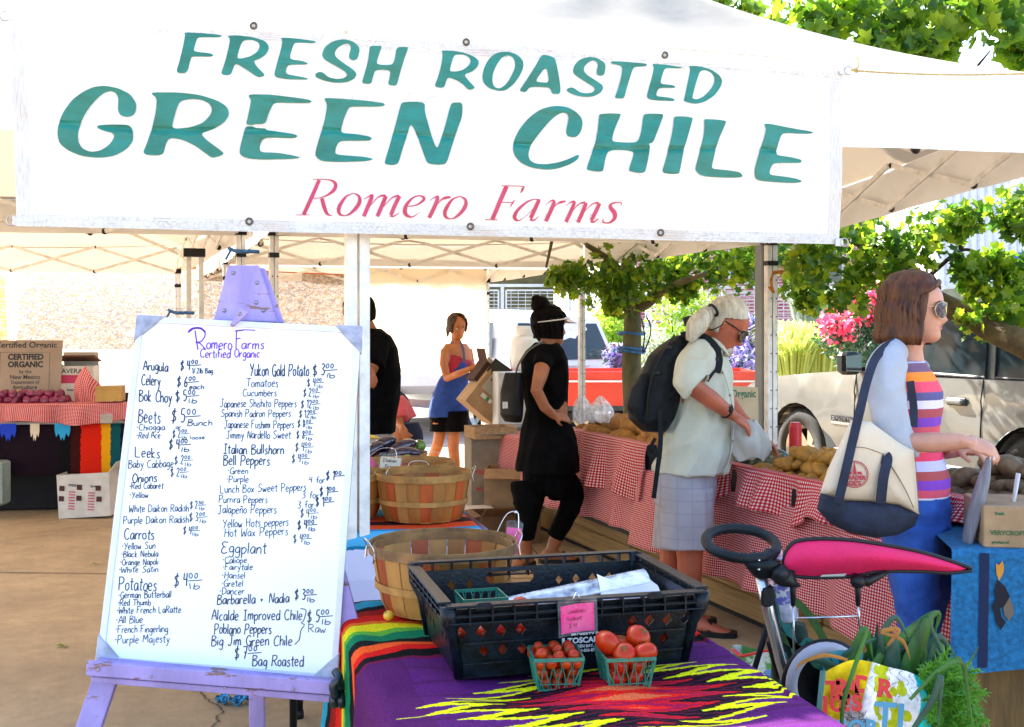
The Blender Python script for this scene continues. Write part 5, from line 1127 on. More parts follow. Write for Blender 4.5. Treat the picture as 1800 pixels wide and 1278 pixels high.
skirt('long red gingham cloth hanging over the timber wall, far end',-.9,1.95,TT, lambda u:.26+.03*math.sin(u*9)+.05*(1-u),13,.012,1,M_ging2)
skirt('long red gingham cloth beside the man in pale shorts',1.9,4.35,TT+.003, lambda u:.24-.02*math.sin(u*7)-.10*max(0,u-.45),9,.02,5,M_ging2,off=-.085)
skirt('red gingham cloth pinned behind the woman with the tote bag',4.3,4.9,TT+.10, lambda u:.33,12,.018,9,M_ging,off=-.075)
def tray(label,t0,t1,z0=TT+.008,h=.13,d=.42,ruff=.16,seed=0,cloth_label='',pleat=22,amp=.028,m_= None):
 t=thing('produce_tray',label,'tray',st((t0+t1)/2,.15,z0));mb=MB();w=t1-t0
 c=st((t0+t1)/2,.15,z0+h/2)
 for (dx,dy,sx_,sy) in ((0,-d/2,w,.014),(0,d/2,w,.014),(-w/2,0,.014,d),(w/2,0,.014,d)):
  q=c+U2*dx+LN*dy;mb=MB();mb.box(q,(sx_,sy,h),ANG);mb.build('tray_side',M_crate,t)
 mb=MB();mb.box(c-V((0,0,h/2-.006)),(w,d,.012),ANG);mb.build('tray_bottom',M_crate,t)
 skirt(cloth_label,t0-.03,t1+.03,z0+h+.003, lambda u:z0+h-ruff-.03*math.sin(u*11+seed)-.02*math.sin(u*23),pleat,amp,seed,m_,off=-.085,flare=.09,top=.07)
 return t
tray('dark tray of large brown potatoes at the far end of the stand',.72,1.95,h=.14,ruff=.30,seed=3,cloth_label='bunched gingham ruffle under the large potatoes',pleat=15,amp=.03,m_=M_ging2)
tray('dark tray of golden potatoes beside the white tent leg',2.68,3.95,h=.13,ruff=.17,seed=8,cloth_label='scalloped gingham ruffle under the golden potatoes',pleat=14,amp=.035)
tray('dark tray of brown-skinned potatoes behind the woman with the tote bag',4.2,4.9,z0=TT+.05,h=.14,ruff=.12,seed=12,cloth_label='gingham ruffle under the brown-skinned potatoes',pleat=22,amp=.015)
def lump(name,m_,r,seed,st_=(1.35,1,.85)):
 rr=random.Random(seed);mb=MB();n,k=12,8;out=[];ph=[rr.uniform(0,6) for _ in range(4)]
 for i in range(k+1):
  th=math.pi*i/k
  for j in range(n):
   a=2*math.pi*j/n;q=r*(1+.11*math.sin(2*a+ph[0])*math.sin(th)+.09*math.sin(3*th+ph[1])+.07*math.sin(3*a+ph[2])*math.sin(th))
   out.append((q*st_[0]*math.sin(th)*math.cos(a),q*st_[1]*math.sin(th)*math.sin(a),-q*st_[2]*math.cos(th)))
 fs=[(i*n+j,i*n+(j+1)%n,(i+1)*n+(j+1)%n,(i+1)*n+j) for i in range(k) for j in range(n)]
 mb.add(out,fs); return mb.mesh(name,m_,smooth= True)
M_pot=mat('golden_potato_skin',(.37,.17,.016),rough=.6,var=.25,vs=25,bump=.1,bs=90)
M_pot2=mat('russet_potato_skin',(.34,.15,.028),rough=.7,var=.25,vs=20,bump=.1,bs=90)
M_pot3=mat('brown_potato_skin',(.14,.085,.038),rough=.7,var=.35,vs=20,bump=.1,bs=90)
M_melon=mat('dark_squash_skin',(.025,.05,.025),rough=.35,var=.5,vs=16)
pots=[lump('potato',M_pot,.036,i) for i in range(4)];pots2=[lump('potato',M_pot2,.055,i+5,(1.5,1,.9)) for i in range(4)];pots3=[lump('potato',M_pot3,.042,i+9) for i in range(4)];mel=[lump('green_squash',M_melon,.06,i+20,(1.1,1.1,.75)) for i in range(2)]
rp_=random.Random(5)
def heap(meshes,name,t0,t1,o0,o1,z0,rows,cols,dz,label,group,cat='potato',layers=2):
 for ly in range(layers):
  for i in range(cols-ly*2):
   for j in range(rows-ly):
    t=t0+(t1-t0)*(i+ly+.5)/cols+rp_.uniform(-.012,.012);o_=o0+(o1-o0)*(j+ly*.5+.5)/rows+rp_.uniform(-.01,.01)
    ob=bpy.data.objects.new(name,meshes[rp_.randrange(len(meshes))]);put(ob, None,st(t,o_,z0+ly*dz+rp_.uniform(-.008,.008)),(rp_.uniform(-.5,.5),rp_.uniform(-.4,.4),rp_.uniform(0,6)),rp_.uniform(.72,1.22));tag(ob,label,cat,group)
heap(pots2,'potato',.74,1.92,-.04,.34,TT+.14,3,9,.07,'large russet potato in the far tray of the stand','large potatoes in the far tray')
heap(pots,'potato',3.02,3.95,-.05,.34,TT+.135,5,11,.045,'golden potato heaped in the tray beside the tent leg','golden potatoes in the middle tray',layers=3)
heap(mel,'green_squash',2.62,3.05,.0,.4,TT+.13,3,4,.07,'dark green squash beside the golden potatoes','dark green squash in the middle tray','squash',1)
heap(mel,'green_squash',3.0,3.8,.38,.62,TT+.15,2,6,.07,'dark green squash in the row behind the golden potatoes','dark green squash behind the potatoes','squash',1)
heap(pots3,'potato',4.2,4.88,-.04,.36,TT+.19,4,7,.055,'brown-skinned potato in the tray behind the woman with the tote bag','brown-skinned potatoes in the near tray',layers=3)
def bagblob(name,px,py,Y,r,h,label,seed,m_= None):
 c=P(px,py,Y);mb=MB();rr=random.Random(seed);ph=[rr.uniform(0,6) for _ in range(5)]
 def fn(u,v):
  a=u*2*math.pi;w=r*(math.sin(math.pi*min(1,v*.85+.15))**.6)*(1-.45*v)+.004;w*=1+.16*math.sin(a*5+ph[0]+v*4)+.1*math.sin(a*11+ph[1]); return c+V((w*math.cos(a),w*math.sin(a),h*v+.01*math.sin(a*3+ph[2])))
 mb.grid(fn,48,18);o=mb.build(name,m_ or glassy('thin_clear_plastic',(.85,.87,.9),.5,.12),smooth= True);tag(o,label,'plastic bag'); return o
bagblob('plastic_bag',1024,742,7.3,.07,.17,'rumpled clear plastic bag left of the potatoes by the thin tent leg',1)
bagblob('plastic_bag',1056,742,7.25,.08,.16,'rumpled clear plastic bag right of the thin tent leg',2)
cs=thing('certificate_sign','cream card with green Certified Organic lettering behind the man\'s hand','sign',P(1295,780,6.35))
c=P(1288,735,6.35);fx=V((.97,.2,0)).normalized();mb=MB();mb.prism([(-.16,-.19),(.145,-.19),(.155,.17),(-.16,.19)],.008,frame_m(c,fx,(0,.1,1)));mb.build('card',mat('cream_board',(.46,.36,.22),rough=.75,var=.08),cs)
F_=frame_m(c,fx,(0,.1,1))
text('Certified Organic',.062,F_@Matrix.Translation((.142,.115,.009)),mat('green_print',(.02,.12,.04),rough=.6,var=0),'lettering',cs,.0005,.0012,'RIGHT',sx=.75)
mb=MB();pts=[F_@V((-.06+.11*math.cos(a),-.05+.11*math.sin(a),.009)) for a in np.linspace(R(-10),R(190),20)];mb.tube(pts,.006,6);mb.build('printed_arc',mat('brown_print',(.2,.05,.04),rough=.6,var=0),cs)
mb=MB();q=P(1347,600,7.55);mb.box((q.x,q.y,1.25),(.115,.12,2.5),R(11),bev=.008);tag(mb.build('grey_pillar',mat('grey_painted_steel',(.17,.19,.195),rough=.5,var=.1)),'grey square steel post touching the white tent leg','post')
mb=MB();q=P(1370,480,7.38);mb.tube(spline([q+V((-.05,-.04,0)),q+V((0,-.055,.005)),q+V((.05,-.03,-.003))],5),.012,8);mb.tube(spline([q+V((-.05,-.05,0)),q+V((-.07,-.06,-.06)),q+V((-.05,-.06,-.13)),q+V((-.08,-.05,-.09))],5),.008,6);tag(mb.build('orange_tie',mat('orange_rope',(.5,.17,.03),rough=.9,var=.4,vs=90),smooth= True),'orange cord knotted round the white tent leg beside the grey post','cord')
for (x,y,Y,lb) in ((430,443,6.9,'blue tape tied round the tent legs above the easel'),(320,550,8.1,'blue tie round the tent leg left of the easel head')):
 mb=MB();q=P(x,y,Y);mb.tube(spline([q+V((-.09,-.02,.02)),q+V((-.03,-.06,0)),q+V((.04,-.06,0)),q+V((.09,-.02,0))],5),.012,8);mb.tube([q+V((-.07,-.05,.01)),q+V((-.1,-.06,-.05))],.008,6);tag(mb.build('blue_tie',mat('blue_tape',(.03,.15,.4),rough=.6,var=.4,vs=60),smooth= True),lb,'tie')
mb=MB();q=P(1398,800,7.2);mb.lathe([(0,0),(.04,0),(.04,.16),(.03,.19),(0,.19)],16,(q.x,q.y,.70));tag(mb.build('red_canister',mat('red_plastic',(.5,.01,.02),rough=.4),smooth= False),'small red container behind the squash next to the SUV wheel','container')
# ------------------------------------------------------------ blue blanket stand with a produce box
BB=P(1745,968,3.70);M_blue=mat('blue_blanket_wool',(.008,.12,.27),rough=.95,var=.25,vs=60,bump=.4,bs=240)
bx=thing('wooden_counter','low wooden counter beneath the blue blanket at the right edge','counter',(BB.x,BB.y+.25,0))
bd=V((.985,-.17,0)).normalized();bnn=V((.17,.985,0))
for i in range(6):
 mb=MB();c=P(1668,1200,3.70)+bd*(.16+.21*i)+bnn*.08;mb.box((c.x,c.y,.35),(.205,.03,.66),math.atan2(bd.y,bd.x),bev=.004);mb.build('panel_board',mat('counter_boards',(.16,.085,.02),rough=.75,var=.35,vs=5,stretch=(4,4,.5)),bx)
mb=MB();c=P(1668,1200,3.70)+bd*.72+bnn*.35;mb.box((c.x,c.y,BB.z-.02),(1.3,.62,.03),math.atan2(bd.y,bd.x));mb.build('counter_top',M_timber,bx)
def bl(u,v):
 a=u*1.15;s=v*.95-.42;base=P(1672,1000,3.72);z0=BB.z+.004
 if s<0:
  w=-s/.42; return V((base.x,base.y,z0))+bd*(a-.02*w)+bnn*(-.012-.02*math.sin(a*14+1)*w-.05*w)+V((0,0,s*(.98-.10*math.sin(a*3+.5))))
 return V((base.x,base.y,z0+.004*math.sin(a*9)))+bd*a+bnn*s
mb=MB();mb.grid(bl,80,60);ob=mb.build('blue_blanket',M_blue,smooth= True);tag(ob,'bright blue blanket with a dark bird design draped over the wooden counter','blanket')
def motif(pts,m_,nm,off=.004):
 mb=MB();P3=[bl(a/1.15,(s+.42)/.95)+(-bnn)*off for a,s in pts];mb.add(P3,[tuple(range(len(P3)))]);o=mb.build(nm,m_,ob); return o
for a0 in (.085,.235):
 mb=MB()
 for k_ in range(14):
  s0,s1=-.01-.028*k_,-.01-.028*(k_+1);q=[bl(a0/1.15,(s0+.42)/.95),bl((a0+.03)/1.15,(s0+.42)/.95),bl((a0+.03)/1.15,(s1+.42)/.95),bl(a0/1.15,(s1+.42)/.95)];mb.add([p-bnn*.004 for p in q],[(0,1,2,3)])
 mb.build('woven_stripe',mat('navy_wool',(.006,.012,.05),rough=.95),ob)
M_bw=mat('black_wool',(.008,.007,.012),rough=.95)
motif([(.14,-.10),(.165,-.125),(.18,-.16),(.165,-.19),(.15,-.20),(.155,-.23),(.17,-.25),(.155,-.275),(.14,-.25),(.13,-.21),(.125,-.19),(.135,-.17),(.13,-.14)],M_bw,'bird_motif',.007)
motif([(.135,-.045),(.145,-.05),(.155,-.035),(.16,-.055),(.158,-.08),(.145,-.105),(.137,-.08)],mat('ochre_wool',(.5,.2,.02),rough=.95),'bird_crest',.006)
motif([(.178,-.16),(.19,-.19),(.195,-.22),(.18,-.245),(.165,-.225),(.16,-.20)],mat('brown_wool',(.14,.1,.07),rough=.95),'bird_wing',.006)
pb=thing('produce_box','brown cardboard produce box with green print on the blue blanket','box',P(1790,968,4.05))
c=P(1726,940,3.70)+bd*.23+bnn*.17+V((0,0,.0));c.z=BB.z+.075
mb=MB()
mb.box(c,(.44,.30,.135),math.atan2(bd.y,bd.x),bev=.003);mb.build('carton',M_card,pb)
Fm=frame_m(c-bnn*.1515-bd*.215+V((0,0,-.065)),bd,(0,0,1));mgp=mat('dark_green_print',(.02,.1,.03),rough=.7,var=.1)
for (s_,x,y,z_) in (('fresh',.03,.105,.014),('organic',.15,.105,.014),('VERYCROFT',.015,.04,.02),('LANZAS',.13,.055,.02),('AJEONES',.13,.035,.026),('product of',.02,.012,.012)):
 text(s_,z_,Fm@Matrix.Translation((x,y,.0005)),mgp,'printed_words',pb,.0003,.0006)
for (x,y,Y,h,r,lb) in ((1695,985,3.95,.36,.035,'long clear produce bag hanging from the woman\'s hand'),):
 pass
# ------------------------------------------------------------ cartons behind the woman in black
def carton(label,c,sz,rot=0,m_= None,flaps=(),words=(),tilt= None,open_= True,wm= None,cat='box',group= None,name='cardboard_box'):
 """open-topped carton with real walls and flaps; c = centre of its floor"""
 t=thing(name,label,cat,c,group);w,d,h=sz;m_=m_ or M_card
 Mt=Matrix.Rotation(rot,3,'Z')@(tilt if tilt is not None else Matrix.Identity(3));c=V(c);th=.006
 for (x,y,sx_,sy) in ((0,-d/2,w,th),(0,d/2,w,th),(-w/2,0,th,d-th*1.2),(w/2,0,th,d-th*1.2)):
  mb=MB();mb.box(c+Mt@V((x,y,h/2)),(sx_,sy,h),Mt);mb.build('side_panel',m_,t)
 mb=MB();mb.box(c+Mt@V((0,0,th/2)),(w-.002,d-.002,th),Mt);mb.build('base_panel',m_,t)
 if not open_:
  mb=MB();mb.box(c+Mt@V((0,0,h-th/2)),(w+.003,d+.003,th),Mt);mb.build('lid',m_,t)
 for (side,ang,ln) in flaps:
  ax_={'f':(0,-1),'b':(0,1),'l':(-1,0),'r':(1,0)}[side];e=V((ax_[0],ax_[1],0));wid=(w if ax_[0]==0 else d)-.01
  dr=e*math.sin(R(ang))+V((0,0,math.cos(R(ang))));b_=V((ax_[0]*w/2,ax_[1]*d/2,h));cc=b_+dr*ln/2;al=V((-e.y,e.x,0));nn_=al.cross(dr)
  Mf=Matrix((al,dr,nn_)).transposed();mb=MB();mb.box(c+Mt@cc,(wid,ln,th),Mt@Mf);mb.build('flap',m_,t)
 for (s_,x,y,size,mm) in words:
  o_=c+Mt@V((-w/2+x,-d/2-.0036,y));text(s_,size,frame_m(o_,Mt@V((1,0,0)),Mt@V((0,0,1))),mm,'printed_words',t,.0003,.0008)
 return t
p=G(855,905);carton('tall grey-brown carton with red print near the apron woman',(P(862,0,9.0).x,9.05,0),(.36,.34,.62),R(12),mat('grey_cardboard',(.26,.22,.17),rough=.9),flaps=(('f',60,.1),),words=(('FRESH',.03,.35,.05,M_red),('PRODUCE',.03,.22,.04,M_red)))
carton('brown carton with a torn flap stacked beside the tall one',(P(893,0,8.6).x,8.6,.02),(.32,.3,.42),R(-6),flaps=(('f',120,.12),('r',100,.1)))
carton('low brown carton open on the ground behind the woman in black',(P(888,0,7.95).x,7.98,0),(.42,.34,.2),R(14),mat('dark_cardboard',(.16,.08,.03),rough=.9),flaps=(('l',100,.14),('f',60,.14)))
carton('small pale printed box on the ground left of the low carton',(P(840,0,8.35).x,8.35,0),(.22,.25,.17),R(10),M_cardw,words=(('BRENT',.03,.06,.045,M_green),),open_= False)
carton('wooden-slatted crate on top of the tall carton',(P(862,0,8.95).x,8.95,.63),(.34,.28,.09),R(20),mat('pale_wood',(.4,.24,.11),rough=.8,var=.3,vs=30,stretch=(1,1,6)))
mb=MB();q=V((P(905,0,9.2).x,9.25,0));mb.box((q.x,q.y,.35),(.3,.3,.7),R(8),bev=.01);tag(mb.build('cooler',mat('grey_cooler',(.12,.12,.12),rough=.6,var=.4,vs=9)),'dark grey cooler at the back of the carton stack','cooler')
# ------------------------------------------------------------ left stall
LS=V((-3.55,9.15,0));la=V((.985,.17,0));lb_=V((-.17,.985,0));LANG=math.atan2(la.y,la.x)
LZ=.74
def ls(a,b,z):p=LS+la*a+lb_*b; return V((p.x,p.y,z))
t=thing('stall_table','left stall table under gingham and a dark striped blanket','table',ls(0,.4,0))
mb=MB();mb.box(ls(-.3,.4,LZ-.02),(2.2,.8,.03),LANG);mb.build('tabletop',mat('grey_tabletop','aaaaaa'),t)
for (a,b) in ((-1.3,.06),(.72,.06),(-1.3,.74),(.72,.74)):
 mb=MB();p=ls(a,b,0);mb.tube([p,p+V((0,0,LZ-.03))],.016,8);mb.build('leg',M_black,t)
def lstrip(u,v):
 a=-1.4+2.22*u; return ls(a,-.03-.012*math.sin(a*16)*v-.02*v,LZ+.005-.42*v) if v>0 else ls(a,.1,LZ+.005)
mb=MB();mb.grid(lstrip,140,12)
o=mb.build('dark_blanket',bands('left_blanket_wool',[(0,'160614'),(.60,'0a0608'),(.64,'3a0806'),(.672,'d8220c'),(.745,'e8a012'),(.775,'0a5058'),(.81,'04181e'),(.9,'0a0608')],axis=0,coord='UV',fuzz=.012,fs=14),smooth= True);tag(o,'black blanket with red, yellow and teal stripes hanging on the left stall','blanket')
for (a,cc,w) in ((-.46,'1a3fc8',.06),(-.26,'d8ccb0',.035),(-.05,'2a9ad0',.06)):
 mb=MB();pts=[(a-w,-.01),(a+w,-.01),(a+w,-.07),(a+w*.8,-.12),(a+w*.45,-.09),(a+w*.2,-.15),(a,-.12),(a-w*.2,-.15),(a-w*.45,-.09),(a-w*.8,-.12),(a-w,-.07)]
 mb.add([ls(x,-.052+z*.05,LZ+z) for x,z in pts],[tuple(range(len(pts)))]);mb.build('woven_motif',mat('wool_'+cc,cc,rough=.95),o)
def st_l(t_,off,z): return ls(t_,off,z)
skirt('bunched red gingham ruffle along the left stall edge',-1.4,.86,LZ+.14, lambda u:LZ-.005+.02*math.sin(u*17),14,.03,31,M_ging,off=-.07,flare=.06,top=.2,st_=st_l)
def drape(label,a0,a1,b,z0,zf,seed):
 mb=MB()
 def fn(u,v):
  a=a0+(a1-a0)*u;z=z0+(zf(u)-z0)*v; return ls(a+.03*math.sin(v*5+seed)*v,b+.05*math.sin(u*13+seed)*(.3+v)+.12*v+.02*math.sin(u*29+v*4),z)
 mb.grid(fn,60,26,uvs=(abs(a1-a0)*1.3,.45));o=mb.build('gingham_cloth',M_ging,smooth= True);tag(o,label,'tablecloth')
drape('gingham cloth pulled up into a peak beside the onions',-.02,.48,.18,LZ+.05, lambda u:LZ+.45-.62*abs(u-.12)-.1*u,2)
drape('gingham cloth bunched at the right end of the left stall',.52,.92,.25,LZ+.05, lambda u:LZ+.18+.24*u,5)
M_onion=mat('red_onion_skin',(.22,.012,.07),rough=.3,var=.4,vs=18,coat=.3)
ons=[lump('red_onion',M_onion,.042,40+i,(1,1,.9)) for i in range(3)]
for ly in range(3):
 for i in range(9-ly):
  for j in range(4-ly):
   ob2=bpy.data.objects.new('red_onion',ons[rp_.randrange(3)]);put(ob2, None,ls(-.60+.068*i+.03*ly+rp_.uniform(-.01,.01),.06+.075*j+.04*ly,LZ+.11+ly*.05),(rp_.uniform(-.5,.5),rp_.uniform(-.5,.5),rp_.uniform(0,6)),rp_.uniform(.85,1.1));tag(ob2,'red onion heaped in front of the certified organic sign','onion','red onions on the left stall')
sg=thing('certified_organic_sign','tan board reading CERTIFIED ORGANIC by the New Mexico Department of Agriculture','sign',ls(-.5,.5,LZ))
c=P(43,650,9.5);F_=frame_m(c,la,(0,.12,1));M_tan=mat('tan_signboard',(.34,.26,.2),rough=.7,var=.06)
mb=MB();mb.prism([(-.32,-.26),(.29,-.28),(.30,.245),(-.32,.25)],.012,F_);mb.build('sign_board',M_tan,sg)
text('Certified Organic',.068,F_@Matrix.Translation((.01,.185,.0128)),M_ink,'lettering',sg,.0004,.0012,'CENTER',sx=1.02)
for (s_,y,z_,bo) in (('CERTIFIED',.085,.066,.003),('ORGANIC',.022,.066,.003),('by the',-.03,.042,.0004),('New Mexico',-.078,.05,.0008),('Department of',-.118,.04,.0005),('Agriculture',-.162,.046,.0008)):
 text(s_,z_,F_@Matrix.Translation((.01,y,.0128)),M_ink,'lettering',sg,.0004,bo,'CENTER',sx=.92)
mb=MB()
for (a,b) in (((-.19,.145),(.20,.145)),((.20,.145),(.20,-.185)),((.20,-.185),(-.19,-.185)),((-.19,-.185),(-.19,.145))):
 mb.beam(F_@V((*a,.0125)),F_@V((*b,.0125)),.002,.002)
mb.build('printed_border',M_ink,sg)
mb=MB();F3=frame_m(P(18,700,9.2),V((.95,.2,.22)),(0,.3,1));mb.prism([(-.14,-.07),(.07,-.075),(.09,.055),(-.14,.065)],.004,F3);tag(mb.build('cardboard_flap',mat('pale_card',(.42,.3,.14),rough=.85)),'tan cardboard sheet leaning in front of the onions at the left edge','cardboard')
mpk=mat('magenta_print',(.5,.02,.1),rough=.6)
q=P(133,700,9.75);bxs=carton('white carton stacked at the bottom with PRIMAVERA print',(q.x,q.y,LZ+.01),(.26,.3,.17),LANG,M_cardw,open_= False,words=(('VK',.12,.06,.07,M_ink),))
q2=carton('white carton with a pink stripe reading PRIMAVERA, brown lid flap raised',(q.x+.02,q.y,LZ+.18),(.3,.3,.25),LANG,M_cardw,flaps=(('b',-18,.12),('l',60,.06)),words=(('PRIMAVERA',-.07,.19,.055,M_ink),('sweet',.09,.04,.03,M_ink)))
mb=MB();cc=V((q.x+.02,q.y,LZ+.18))+V((0,0,.14))-lb_*.154;mb.box(cc,(.24,.003,.07),LANG);mb.build('pink_label',mpk,q2)
mb=MB();cc=V((q.x+.02,q.y,LZ+.46))+V((0,0,.03));mb.box(cc,(.33,.32,.012),Matrix.Rotation(LANG,3,'Z')@Matrix.Rotation(R(-9),3,'X'));mb.build('raised_lid',mat('dark_card_brown',(.12,.04,.015),rough=.9),q2)
q=P(194,715,9.25);carton('small golden-brown box on the gingham at the left stall',(q.x,q.y,LZ+.16),(.20,.18,.12),LANG,mat('golden_card',(.5,.3,.09),rough=.8),open_= False)
q=P(188,672,9.9);carton('black open tray behind the small golden box',(q.x-.0,q.y,LZ+.02),(.4,.3,.16),LANG,M_black)
tagcard('price_tag',187,736,9.0,.09,.065,0,mat('grey_card',(.35,.3,.24),rough=.7),'small grey tag clipped on the left stall gingham',wire= False)
q=G(148,912);cb=carton('white printed carton standing tilted under the left stall',(q.x,q.y+.15,.012),(.40,.3,.34),R(2),M_cardw,flaps=(('r',40,.1),),tilt=Matrix.Rotation(R(-3),3,'Y'))
Fq=frame_m(V((q.x-.2,q.y+.15-.164,.02)),(1,.03,-.05),(0,0,1))
for (x,y) in ((.02,.22),(.155,.235),(.30,.235),(.02,.14),(.155,.15),(.31,.15)):
 mb=MB();mb.prism([(x-.02,y-.02),(x+.02,y-.02),(x+.02,y+.02),(x-.02,y+.02)],.001,Fq);mb.build('printed_square',mat('maroon_print',(.06,.01,.015),rough=.7),cb)
for (s_,x,y) in (('FRESH',.07,.24),('farm',.24,.24)):text(s_,.026,Fq@Matrix.Translation((x,y,.001)),mat('navy_print',(.02,.03,.08),rough=.7),'printed_words',cb,.0003,.0006)
mb=MB()
for x in (.075,.225):
 for k_ in range(7):mb.prism([(x,.06+.022*k_),(x+.05,.06+.022*k_),(x+.05,.068+.022*k_),(x,.068+.022*k_)],.001,Fq)
mb.build('printed_lines',mpk,cb)['kind']='stuff'
q=G(215,895);carton('plain grey-white carton at the end of the left stall',(q.x,q.y+.15,0),(.2,.3,.33),R(6),M_cardw,flaps=(('f',40,.06),))
mb=MB();q=P(2,870,8.9);mb.box((q.x-.02,q.y,.28),(.12,.2,.34),R(3),bev=.015);o=mb.build('water_jug',mat('pale_green_plastic',(.35,.45,.42),rough=.3,var=.15));tag(o,'pale plastic container on the ground at the far left edge','container')
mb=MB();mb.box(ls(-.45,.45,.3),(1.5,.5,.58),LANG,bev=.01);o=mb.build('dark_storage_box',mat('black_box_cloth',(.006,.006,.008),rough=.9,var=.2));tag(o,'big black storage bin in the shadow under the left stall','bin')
# ------------------------------------------------------------ street, vehicles
mb=MB();mb.add([(-60,13.2,.004),(60,13.2,.004),(60,24,.004),(-60,24,.004)],[(0,1,2,3)]);road=mb.build('road',mat('pale_asphalt',(.26,.24,.22),rough=.9,var=.15,vs=3,bump=.3,bs=120));tag(road,kind='structure')
mb=MB();mb.box((0,24.2,.06),(120,.3,.12));tag(mb.build('kerb',mat('kerb_concrete',(.35,.33,.3),rough=.9)),kind='structure')
M_glass=mat('car_glass',(.008,.016,.02),rough=.06,var=.1,spec=.35)
M_tyre=mat('tyre_rubber',(.018,.018,.018),rough=.85,var=.2,vs=30)
M_rim=mat('alloy_rim',(.55,.52,.45),rough=.3,metal=.8)
def wheel(parent,c,r,w,axis):
 """axis: unit vector pointing outwards"""
 ax_=V(axis).normalized();q=V((0,0,1)).rotation_difference(ax_).to_matrix()
 mb=MB();mb.lathe([(r*.62,-w/2),(r*.9,-w/2),(r*.99,-w*.38),(r,0),(r*.99,w*.38),(r*.9,w/2),(r*.62,w/2),(r*.62,-w/2)],40,c,q,caps= False);t=mb.build('tyre',M_tyre,parent,smooth= True)
 mb=MB();mb.lathe([(0,w*.12),(r*.12,w*.16),(r*.16,w*.1),(r*.2,w*.05)],20,c,q,caps= False);mb.lathe([(r*.52,w*.2),(r*.62,w*.42),(r*.64,w*.42),(r*.64,-w*.4),(r*.5,-w*.4)],40,c,q,caps= False)
 for k in range(6):
  a=k*math.pi/3;d=q@V((math.cos(a),math.sin(a),0));s=q@V((-math.sin(a),math.cos(a),0));b=V(c)+ax_*w*.12
  mb.add([b+d*r*.1-s*r*.1,b+d*r*.1+s*r*.1,b+ax_*w*.1+d*r*.56+s*r*.13,b+ax_*w*.1+d*r*.56-s*r*.13],[(0,1,2,3)])
 mb.build('rim',M_rim,parent,smooth= False)
 mb=MB();mb.lathe([(0,-w*.2),(r*.6,-w*.2)],24,c,q,caps= False);mb.build('brake_disc',M_black,parent)
# ---- champagne SUV; its own axes: f = towards its nose, n = away from the camera side
sf=V((-.345,.939,0)).normalized();sn=V((.939,.345,0));S0=V((3.56,7.70,0))
def sv(x,y,z): return S0+sf*x+sn*y+V((0,0,z))
suv=thing('suv','champagne beige SUV with a black door mirror parked behind the right stand','car',sv(1.3,.9,0),'vehicles parked behind the market')
M_champ=mat('champagne_paint',(.165,.163,.15),rough=.3,var=.03,vs=2,coat=.6,metal=.15)
M_flare=mat('grey_cladding',(.03,.04,.045),rough=.5)
def arch(cx,r,n=12,a0=0,a1=180): return [(cx-r*math.cos(R(a0+(a1-a0)*i/n)),.37+r*math.sin(R(a0+(a1-a0)*i/n))) for i in range(n+1)]
low=[(-.98,.42)]+[(x,z) for x,z in arch(0,.45)]+[(x,z) for x,z in arch(2.75,.45)]+[(3.55,.42)]
upper=[(3.62,.62),(3.60,.92),(3.35,1.02),(2.6,1.09),(2.05,1.13),(1.2,1.11),(.2,1.12),(-.6,1.13),(-1.02,1.10),(-1.06,.6)]
out=low+upper
def side_shell(name,pts,y,y2,bulge_=.05):
 """body side traced as an outline, curved outwards, joined to the far side"""
 bm=bmesh.new();n=len(pts);o0=world_origin(suv)
 vs_=[bm.verts.new((x,z,0)) for x,z in pts];ed=[bm.edges.new((vs_[i],vs_[(i+1)%n])) for i in range(n)]
 bmesh.ops.triangle_fill(bm,use_beauty= True,edges=ed,normal=(0,0,1))
 for _ in range(2):bmesh.ops.subdivide_edges(bm,edges=bm.edges[:],cuts=1)
 bmesh.ops.triangulate(bm,faces=bm.faces)
 me=bpy.data.meshes.new(name)
 for v_ in bm.verts:
  x,z=v_.co.x,v_.co.y;b=bulge_*(1-((z-.78)/.5)**2)+.012*math.exp(-((z-.98)/.05)**2);v_.co=sv(x,y-b+.05*max(0,abs(x-1.3)-1.9)**2,z)-o0
 bm.to_mesh(me);bm.free();me.materials.append(M_champ);me.polygons.foreach_set('use_smooth',[ True]*len(me.polygons));o=bpy.data.objects.new(name,me);put(o,suv,o0); return o
side_shell('body_side',out,0,0)
mb=MB()
n=len(out)
for i in range(n):
 a,b=out[i],out[(i+1)%n];mb.add([sv(a[0],.02,a[1]),sv(b[0],.02,b[1]),sv(b[0],1.85,b[1]),sv(a[0],1.85,a[1])],[(0,1,2,3)])
mb.build('body_shell',M_champ,suv)
cab=[(2.0,1.12),(1.42,1.70),(1.1,1.79),(-.7,1.80),(-.98,1.66),(-1.0,1.12)]
mb=MB()
for i in range(len(cab)):
 a,b=cab[i],cab[(i+1)%len(cab)];ka=.10+.1*(a[1]-1.12)/.7;kb=.10+.1*(b[1]-1.12)/.7
 mb.add([sv(a[0],ka*.9,a[1]),sv(b[0],kb*.9,b[1]),sv(b[0],1.85-kb,b[1]),sv(a[0],1.85-ka,a[1])],[(0,1,2,3)],1 if i==0 else 0)
mb.add([sv(x,(.10+.1*(z-1.12)/.7)*.9,z) for x,z in cab],[tuple(range(len(cab)))]);mb.add([sv(x,1.85-(.10+.1*(z-1.12)/.7),z) for x,z in cab],[tuple(range(len(cab)))])
mb.build('cabin',[M_champ,M_glass],suv)
